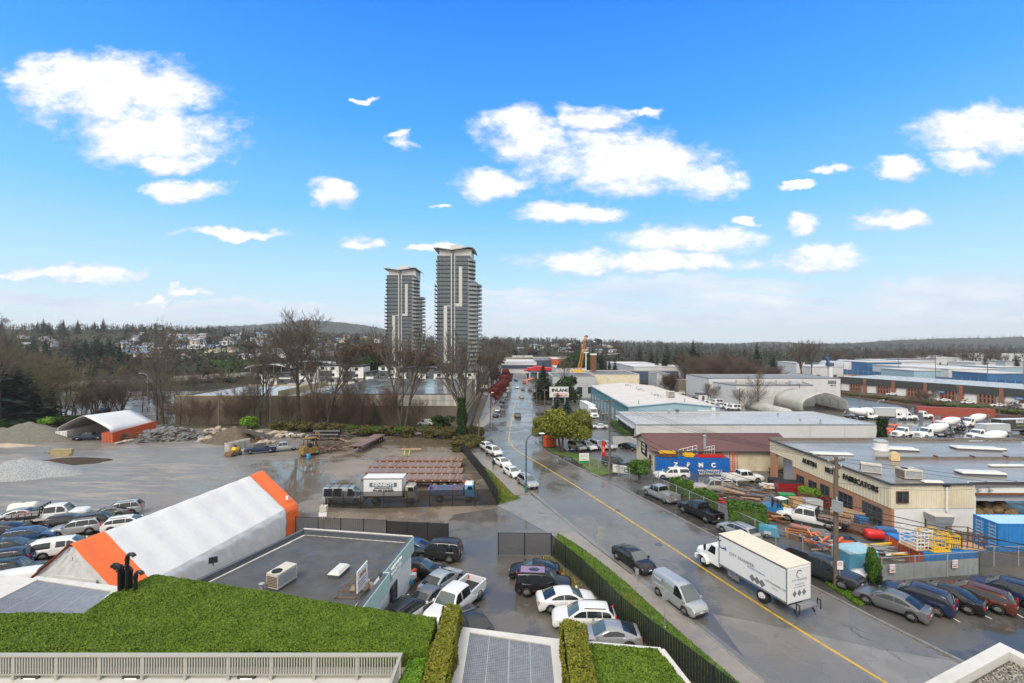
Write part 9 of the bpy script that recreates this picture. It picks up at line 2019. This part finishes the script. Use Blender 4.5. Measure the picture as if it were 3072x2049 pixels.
for i,x in enumerate((50,320)):wood_pole('m%d'%i,'z4',(1408,2010)[i],(870,700)[i],(690,640)[i],['wooden pole before the pale annexe','stub pole behind the white shelter'][i],(),.16,pos=(lambda q:V3((q.x,q.y,-5.5)))(ad('z4',(1408,2010)[i],800,184)))
def wire(a,b,sag,r_,label,n=14):
 a,b=Vector(a),Vector(b);pts=[a.lerp(b,k/n)+V3((0,0,-sag*4*(k/n)*(1-k/n)))for k in range(n+1)];tag(MB().tube(pts,r_,4).put('overhead_wire',M.rubber),label,'wire','overhead wires along the road')
def tip(k,arm=0,s=0):
 p,h,arms=POLES[k];z,w=arms[arm]if arms else(.4,0);return p+V3((s*w*.45,0,h-z+.15))
for s in(-1,-.3,.3,1):wire(tip('a',0,s),tip('b',0,s),.9,.014,'thin wire from the stout pole to the cross-armed pole');wire(tip('b',0,s),tip('c',0,s),.9,.016,'thin wire from the cross-armed pole to the brown pole');wire(tip('c',0,s),tip('d',0,s),.8,.018,'thin wire from the brown pole up the far street')
pa,ha,_=POLES['a'];pb,hb,_=POLES['b'];E_=V3((62,21,7.6))
for i,(za,zb,ze,rr,sg)in enumerate(((4.6,4.4,3.4,.035,1.2),(5.0,4.9,3.8,.03,1.2),(5.5,5.2,4.6,.022,1.1),(3.9,3.6,2.6,.03,1.3))):
 wire(pa+V3((0,0,ha-za)),pb+V3((0,0,hb-zb+.6)),sg,rr,['thick lower cable from the stout pole to the used cars','second thick cable from the stout pole to the used cars','thin cable above the thick ones towards the used cars','lowest drooping cable towards the used cars'][i]);wire(pa+V3((0,0,ha-za)),(60,25.5,5.6-i*.5),.6,rr,['thick cable running right above the five cars','second cable running right above the five cars','thin upper cable running right above the five cars','lowest cable running right above the five cars'][i])
for s in(-1,1):wire(tip('a',0,s),(64,26,9.8+s*.2),.6,.014,'thin high wire running right over the metal shop roof')
wire(pa+V3((0,0,ha-2.2)),(54,51.2,4.6),.5,.014,'service wire from the stout pole to the workshop door');wire(pb+V3((0,0,hb-3.0)),(24.3,80,2.6),.5,.014,'service wire to the maroon-roofed shed');wire(pb+V3((0,0,hb-2.5)),(41.9,70,4.9),.8,.014,'service wire across the blue container to the shop roof')
pc,hc,_=POLES['c'];wire(pb+V3((0,0,hb-4.5)),pc+V3((0,0,hc-3)),1.0,.03,'thick cable over the yellow-green trees');wire(pb+V3((0,0,hb-4.0)),pc+V3((0,0,hc-2)),1.0,.025,'second cable over the yellow-green trees')
def street_lamp(pos,h,reach,label,m,both=False,head=0.):
 o=empty('street_lamp',pos,head,label,'street lamp');MB().lathe([(0,.2),(.9,.2),(.95,.13),(1.2,.11)],(0,0,0),n=12).put('base',mat('lamp_green',(.02,.16,.12),.4),o,40);pts=[(0,0,1.2),(0,0,h*.6),(0,0,h-1.3)]+[(reach*(1-cos(a)),0,h-1.3+1.3*sin(a))for a in np.linspace(.25,pi/2,7)];MB().tube(pts,[.10]*3+[.07]*7,8).put('column',m,o,60);TB(reach-.1,reach+.75,-.14,.14,h-.08,h+.08,.1,.15,.05).put('lamp_head',M.white_paint,o);TB(reach+.05,reach+.6,-.1,.1,h-.1,h-.08).put('lens',M.glass_pale,o)
p=at('c7',288,292);street_lamp(p,CAMH-(P('c3',0,1175)[1]-HZ)/FPX*p.y-p.z,1.9,'tall teal street lamp with curved arm at the driveway corner',mat('lamp_teal',(.045,.10,.10),.4,metal=.3))
p=ad('c1',1300,650,175);p.z=-5.4;street_lamp(p,ad('c1',1300,645,175).z+5.4,2.6,'distant street lamp by the back road',M.galv,head=pi);p=at('c3',62,1090);street_lamp(p,CAMH-(P('c3',0,815)[1]-HZ)/FPX*p.y-p.z,.3,'slim dark lamp column on the left sidewalk',M.dark);p=ad('c4',1165,830,165);p.z=terr(p.x,165);street_lamp(p,ad('c4',1165,808,165).z-p.z,1.8,'small pale lamp at the truck yard edge',M.galv)
def sign_post(c,x,yb,yt,w,h,m,label,words=None,back=True,post=.035,second=False):
 p=at(c,x,yb);zt_=CAMH-(P(c,0,yt)[1]-HZ)/FPX*p.y-p.z;o=empty('sign_post',p,0,label,'sign');MB().cyl((0,0,0),(0,0,zt_),post,8).put('post',M.galv,o);TB(-w/2,w/2,-post-.025,-post-.005,zt_-h,zt_).put('plate',m,o);MB().cyl((0,0,0),(0,0,.12),.09,8).put('foot',M.concrete,o)
 if second:TB(-w*.28,w*.28,-post-.025,-post-.005,zt_-h-.42,zt_-h-.06).put('plate',m,o)
 if words:text('lettering',words,h*.3,M.red,o,(0,-post-.03,zt_-h*.35),(R(90),0,0),.002)
 return o
sign_post('c7',790,698,515,.62,.85,M.galv,'grey back of a tall street sign on the sidewalk',second=True);sign_post('c7',1034,893,797,.3,.5,M.galv,'short grey street sign post by the black saloon');sign_post('c7',1222,1200,948,.42,.65,M.galv,'grey street sign post rising from the grass verge');o=sign_post('c8',716,940,745,.5,.72,M.white_paint,'no parking sign beside the stout wooden pole');z=0
MB().tube([(.14*cos(a),-.066,0+.14*sin(a))for a in np.linspace(0,6.283,14)],.02,5).put('red_ring',M.red,o).location.z=CAMH-(P('c8',0,745)[1]-HZ)/FPX*o.location.y-o.location.z-.25
text('lettering','P',.2,M.black_letter,o,(0,-.066,CAMH-(P('c8',0,745)[1]-HZ)/FPX*o.location.y-o.location.z-.25),(R(90),0,0),.002)
def big_sign():
 d=150;a,b=ad('c3',585,768,d),ad('c3',752,856,d);r=empty('billboard',(0,0,0),0,'big white dealer sign with black and red lettering','sign');TB(a.x,b.x,d,d+.8,b.z,a.z).put('panel',M.white_paint,r);cx=(a.x+b.x)/2;hh=a.z-b.z
 for x in(a.x+1.2,b.x-1.2):MB().cyl((x,d+.4,-5.4),(x,d+.4,b.z),.25,10).put('column',M.galv,r)
 TB(a.x+hh*.35,b.x-.3,d-.05,d-.004,b.z+hh*.1,b.z+hh*.36).put('red_band',M.red,r);text('lettering','INLAND',hh*.42,M.black_letter,r,(cx+.5,d-.04,b.z+hh*.68),(R(90),0,0),.03,bold=.06,sx=1.15);text('lettering','KENWORTH',hh*.24,M.white_letter,r,(cx+.5,d-.09,b.z+hh*.23),(R(90),0,0),.03,bold=.03,sx=1.2);MB().lathe([(0,.35),(.04,.35)],(a.x+.9,d-.02,b.z+hh*.75),(0,-1,0),12).put('emblem',M.dark_wall,r);TB(a.x+.55,a.x+1.25,d-.05,d-.005,b.z+hh*.52,b.z+hh*.64).put('emblem',M.yellow_paint,r);f=TB(a.x-.1,b.x+.1,d-.06,d+.86,a.z,a.z+.12);f.tbox(a.x-.1,b.x+.1,d-.06,d+.86,b.z-.12,b.z);f.put('frame',M.galv,r)
big_sign()
def lot_signs():
 p=at('c7',678,100);r=empty('board_sign',p,R(8),'white and green board sign at the used car lot','sign');TB(-.9,.9,-.04,.04,.3,2.1).put('board',M.white_paint,r);TB(-.88,.88,-.05,-.041,.32,.75).put('green_band',M.green,r);text('lettering','AUTO',.45,M.green,r,(0,-.05,1.6),(R(90),0,0),.003);text('lettering','SALES',.26,M.black_letter,r,(0,-.05,1.05),(R(90),0,0),.003);TB(-.85,-.75,0,.08,0,.3).put('leg',M.timber,r);TB(.75,.85,0,.08,0,.3).put('leg',M.timber,r)
 p=at('c7',795,100);r=empty('feather_flag',p,0,'red and white feather flag at the used car lot','flag');MB().cyl((0,0,0),(0,0,4.6),.03,6).put('pole',M.galv,r);MB().prism([(0,0),(.7,.02),(.7,.05),(0,.03)],1.0,lambda q:4.4-q[0]*.5).put('cloth',M.red,r);text('lettering','SALE',.5,M.white_letter,r,(.35,-.02,2.8),(R(90),R(-90),0),.003)
 q=at('c7',935,170);r=empty('banner',q+V3((0,-.1,0)),R(-28),'white banner with green emblem on the chain-link fence','banner');TB(-1.6,1.6,-.02,0,.35,1.65).put('cloth',M.white_paint,r);text('lettering','AUTO SALES',.34,M.black_letter,r,(-.35,-.03,1.25),(R(90),0,0),.002);MB().tube([(.7+.38*cos(a),-.03,.85+.3*sin(a))for a in np.linspace(0,6.283,14)],.08,5).put('emblem',M.green,r)
 p=at('c3',585,1300);r=empty('orange_bin',p,R(20),'bright orange-red kiosk box under the yellow-green tree','box');TB(-1.2,1.2,-.8,.8,.3,2.3).put('body',M.orange_red,r);TB(-1.3,1.3,-.9,.9,2.31,2.45).put('lid',M.orange_red,r);TB(-1.2,1.2,-.7,.7,0,.3).put('base',M.dark,r)
lot_signs()
def cone(c,x,y,label,kind='cone',s=1.0):
 r=empty('traffic_cone' if kind=='cone' else 'delineator',at(c,x,y),0,label,'traffic cone')
 if kind=='cone':MB().lathe([(.06,.2*s),(.8*s,.04*s)],(0,0,0),n=12).put('body',M.orange,r);TB(-.25*s,.25*s,-.25*s,.25*s,0,.06).put('base',M.dark,r);MB().lathe([(.4*s,.125*s),(.52*s,.095*s)],(0,0,.0),n=12).put('band',M.white_paint,r)
 else:MB().cyl((0,0,.06),(0,0,1.15),.075,10,.06).put('body',M.orange,r);MB().cyl((0,0,.85),(0,0,.97),.078,10,.074).put('band',M.white_paint,r);MB().cyl((0,0,.6),(0,0,.7),.08,10,.077).put('band',M.white_paint,r);TB(-.25,.25,-.2,.2,0,.06).put('base',M.dark,r)
cone('d6',168,738,'orange delineator at the left end of the mesh fence','d');cone('c8',748,955,'orange delineator beside the stout wooden pole','d');cone('d3',1238,440,'left traffic cone by the red skips',s=1.6);cone('d3',1316,448,'right traffic cone by the red skips',s=1.6);cone('c3',72,1092,'orange delineator on the left sidewalk bend','d');cone('c3',447,1040,'orange delineator at the right kerb by the poles','d');cone('c3',468,1115,'traffic cone near the yellow-green tree',s=1.5);cone('d6',1785,505,'orange cone behind the mesh fence corner',s=1.2)
for i,(x,y)in enumerate(((375,715),(395,708),(415,702),(432,696))):r=empty('road_barrier',at('c3',x,y),0,'orange-red road barrier, %s at the far street works'%['nearest','second','third','farthest'][i],'barrier','barriers at the street works');TB(-1.4,1.4,-.3,.3,0,1.3,.1,.1,.2).put('body',M.orange_red,r);TB(-1.2,1.2,-.33,-.2,.5,.8).put('stripe',M.white_paint,r)
container('container',at('d3',1480,350),22,-18+180,mat('container_rust_red',(.30,.06,.035),.55,var=.15),'long red container lying along the railway bank')
for i,x in enumerate((1410,1450,1500)):generic_bin('d3',x,432-i*4,2.6,1.8,1.5,M.red,['red skip left of three by the mixer','red skip in the middle by the mixer','red skip right by the mixer'][i],rot=-14)
r=empty('yard_lamp_post',az('c6',718,560,4.0),0,'rusty post with box lamp behind the flat-roofed building','lamp post');r.location=(-17.05,41.2,3.0);hz_=CAMH-(P('c6',0,370)[1]-HZ)/FPX*41.2-3.0;MB().cyl((0,0,-3),(0,0,hz_),.05,8).put('post',M.rust,r);TB(-.3,.3,-.2,.2,hz_-.55,hz_-.05).put('box',M.hvac,r);TB(-.35,.35,-.25,-.1,hz_-.95,hz_-.62).put('flood_lamp',M.white_wall,r)
r=empty('mast',(-25.5+1.2,49.2,0),0,'thin weather mast by the tent end','mast');MB().cyl((0,0,0),(0,0,4.4),.05,8).put('post',M.galv,r);TB(-.12,.12,-.12,.12,3.9,4.3).put('sensor',M.white_wall,r)
r=empty('flood_light',az('c5',1435,780,4.1),R(30),'black floodlight on the roof edge before the tent','lamp');TB(-.3,.3,-.12,.12,.25,.65,.03,.03,.03).put('housing',M.dark,r);MB().cyl((0,0,0),(0,0,.3),.04,6).put('bracket',M.dark,r)
#people
def person(pos,head,label,coat,legs_m,hgt=1.74,hood=True,vest=None):
 r=empty('person',pos,R(head),label,'person');k=hgt/1.74
 verts=[((0,0,.93),.15),((0,0,1.12),.15),((0,.0,1.32),.18),((0,0,1.45),.09),((0,.02,1.53),.06),((0,.03,1.64),.105),((0,.03,1.70),.085)]
 edges=[(i,i+1)for i in range(6)]
 for s in(1,-1):
  b=len(verts);verts+=[((.10*s,.0,.86),.105),((.11*s,.10*s,.48),.07),((.11*s,.05*s-.06,.09),.05),((.115*s,.05*s+.08,.04),.04)];edges+=[(0,b),(b,b+1),(b+1,b+2),(b+2,b+3)]
  b=len(verts);verts+=[((.20*s,0,1.39),.075),((.25*s,-.05*s,1.12),.055),((.24*s,.08-.08*s,.90),.045),((.23*s,.10-.08*s,.82),.035)];edges+=[(2,b),(b,b+1),(b+1,b+2),(b+2,b+3)]
 me=bpy.data.meshes.new('body');me.from_pydata([tuple(c*k for c in v)for v,_ in verts],edges,[]);o=link('body',me,r);sk=o.modifiers.new('skin','SKIN');sk.use_smooth_shade=True
 for i,(_,rad)in enumerate(verts):me.skin_vertices[0].data[i].radius=(rad*k,rad*k*.85)
 me.skin_vertices[0].data[0].use_root=True;o.modifiers.new('sub','SUBSURF').render_levels=1
 m=bpy.data.materials.new('clothing');m.use_nodes=True;q=NT(m.node_tree);z=q.n('ShaderNodeSeparateXYZ',{0:q.n('ShaderNodeTexCoord').outputs['Object']}).outputs[2]
 c=q.ramp(q.m('DIVIDE',z,1.8),[(0,(.02,.02,.02)),(.06,legs_m),(.50,coat),(.845,coat if hood else(.45,.28,.2)),(.93,coat if hood else(.06,.04,.03))],'CONSTANT');m.node_tree.links.new(c,m.node_tree.nodes['Principled BSDF'].inputs['Base Color']);m.node_tree.nodes['Principled BSDF'].inputs['Roughness'].default_value=.85;me.materials.append(m)
 if vest:MB().loft([[(.2*cos(a)*k,.165*sin(a)*k,zz*k)for a in np.linspace(0,6.283,10,endpoint=False)]for zz in(1.0,1.2,1.38)],cap=False).put('vest',vest,r,60)
 else:MB().loft([[(w*cos(a)*k,(w*sin(a)+.02)*k,zz*k)for a in np.linspace(0,6.283,10,endpoint=False)]for zz,w in((1.46,.14),(1.58,.135),(1.70,.115),(1.77,.04))]).put('hood',mat('black_cloth',(.015,.015,.017),.9),r,60)
 TB(-.17*k,.17*k,.10*k,.13*k,1.05*k,1.06*k).put('hem',mat('black_cloth',(.015,.015,.017),.9),r)
p=at('d6',2118,318);person(p+V3((0,0,.14)),195,'person in black hooded jacket and brown trousers walking along the sidewalk',(.014,.014,.016),(.09,.06,.045),1.75)
for i,x in enumerate((1050,1060)):person(at('c3',x,1035),30+i*90,['worker in orange vest by the teal building, left of two','worker in orange vest by the teal building, right of two'][i],(.6,.16,.03),(.03,.035,.05),1.75,False,M.orange)
#haze
def build_haze():
 b=TB(-6300,6300,-420,6300,-8.5,215)
 m=bpy.data.materials.new('air');m.use_nodes=True;t=m.node_tree;t.nodes.clear();q=NT(t)
 v=q.n('ShaderNodeVolumePrincipled',{'Color':(.97,.98,1.0,1),'Density':.00010,'Anisotropy':.2});o=q.n('ShaderNodeOutputMaterial')
 t.links.new(v.outputs[0],o.inputs['Volume'])
 tag(b.put('haze',m),kind='stuff')
build_haze()
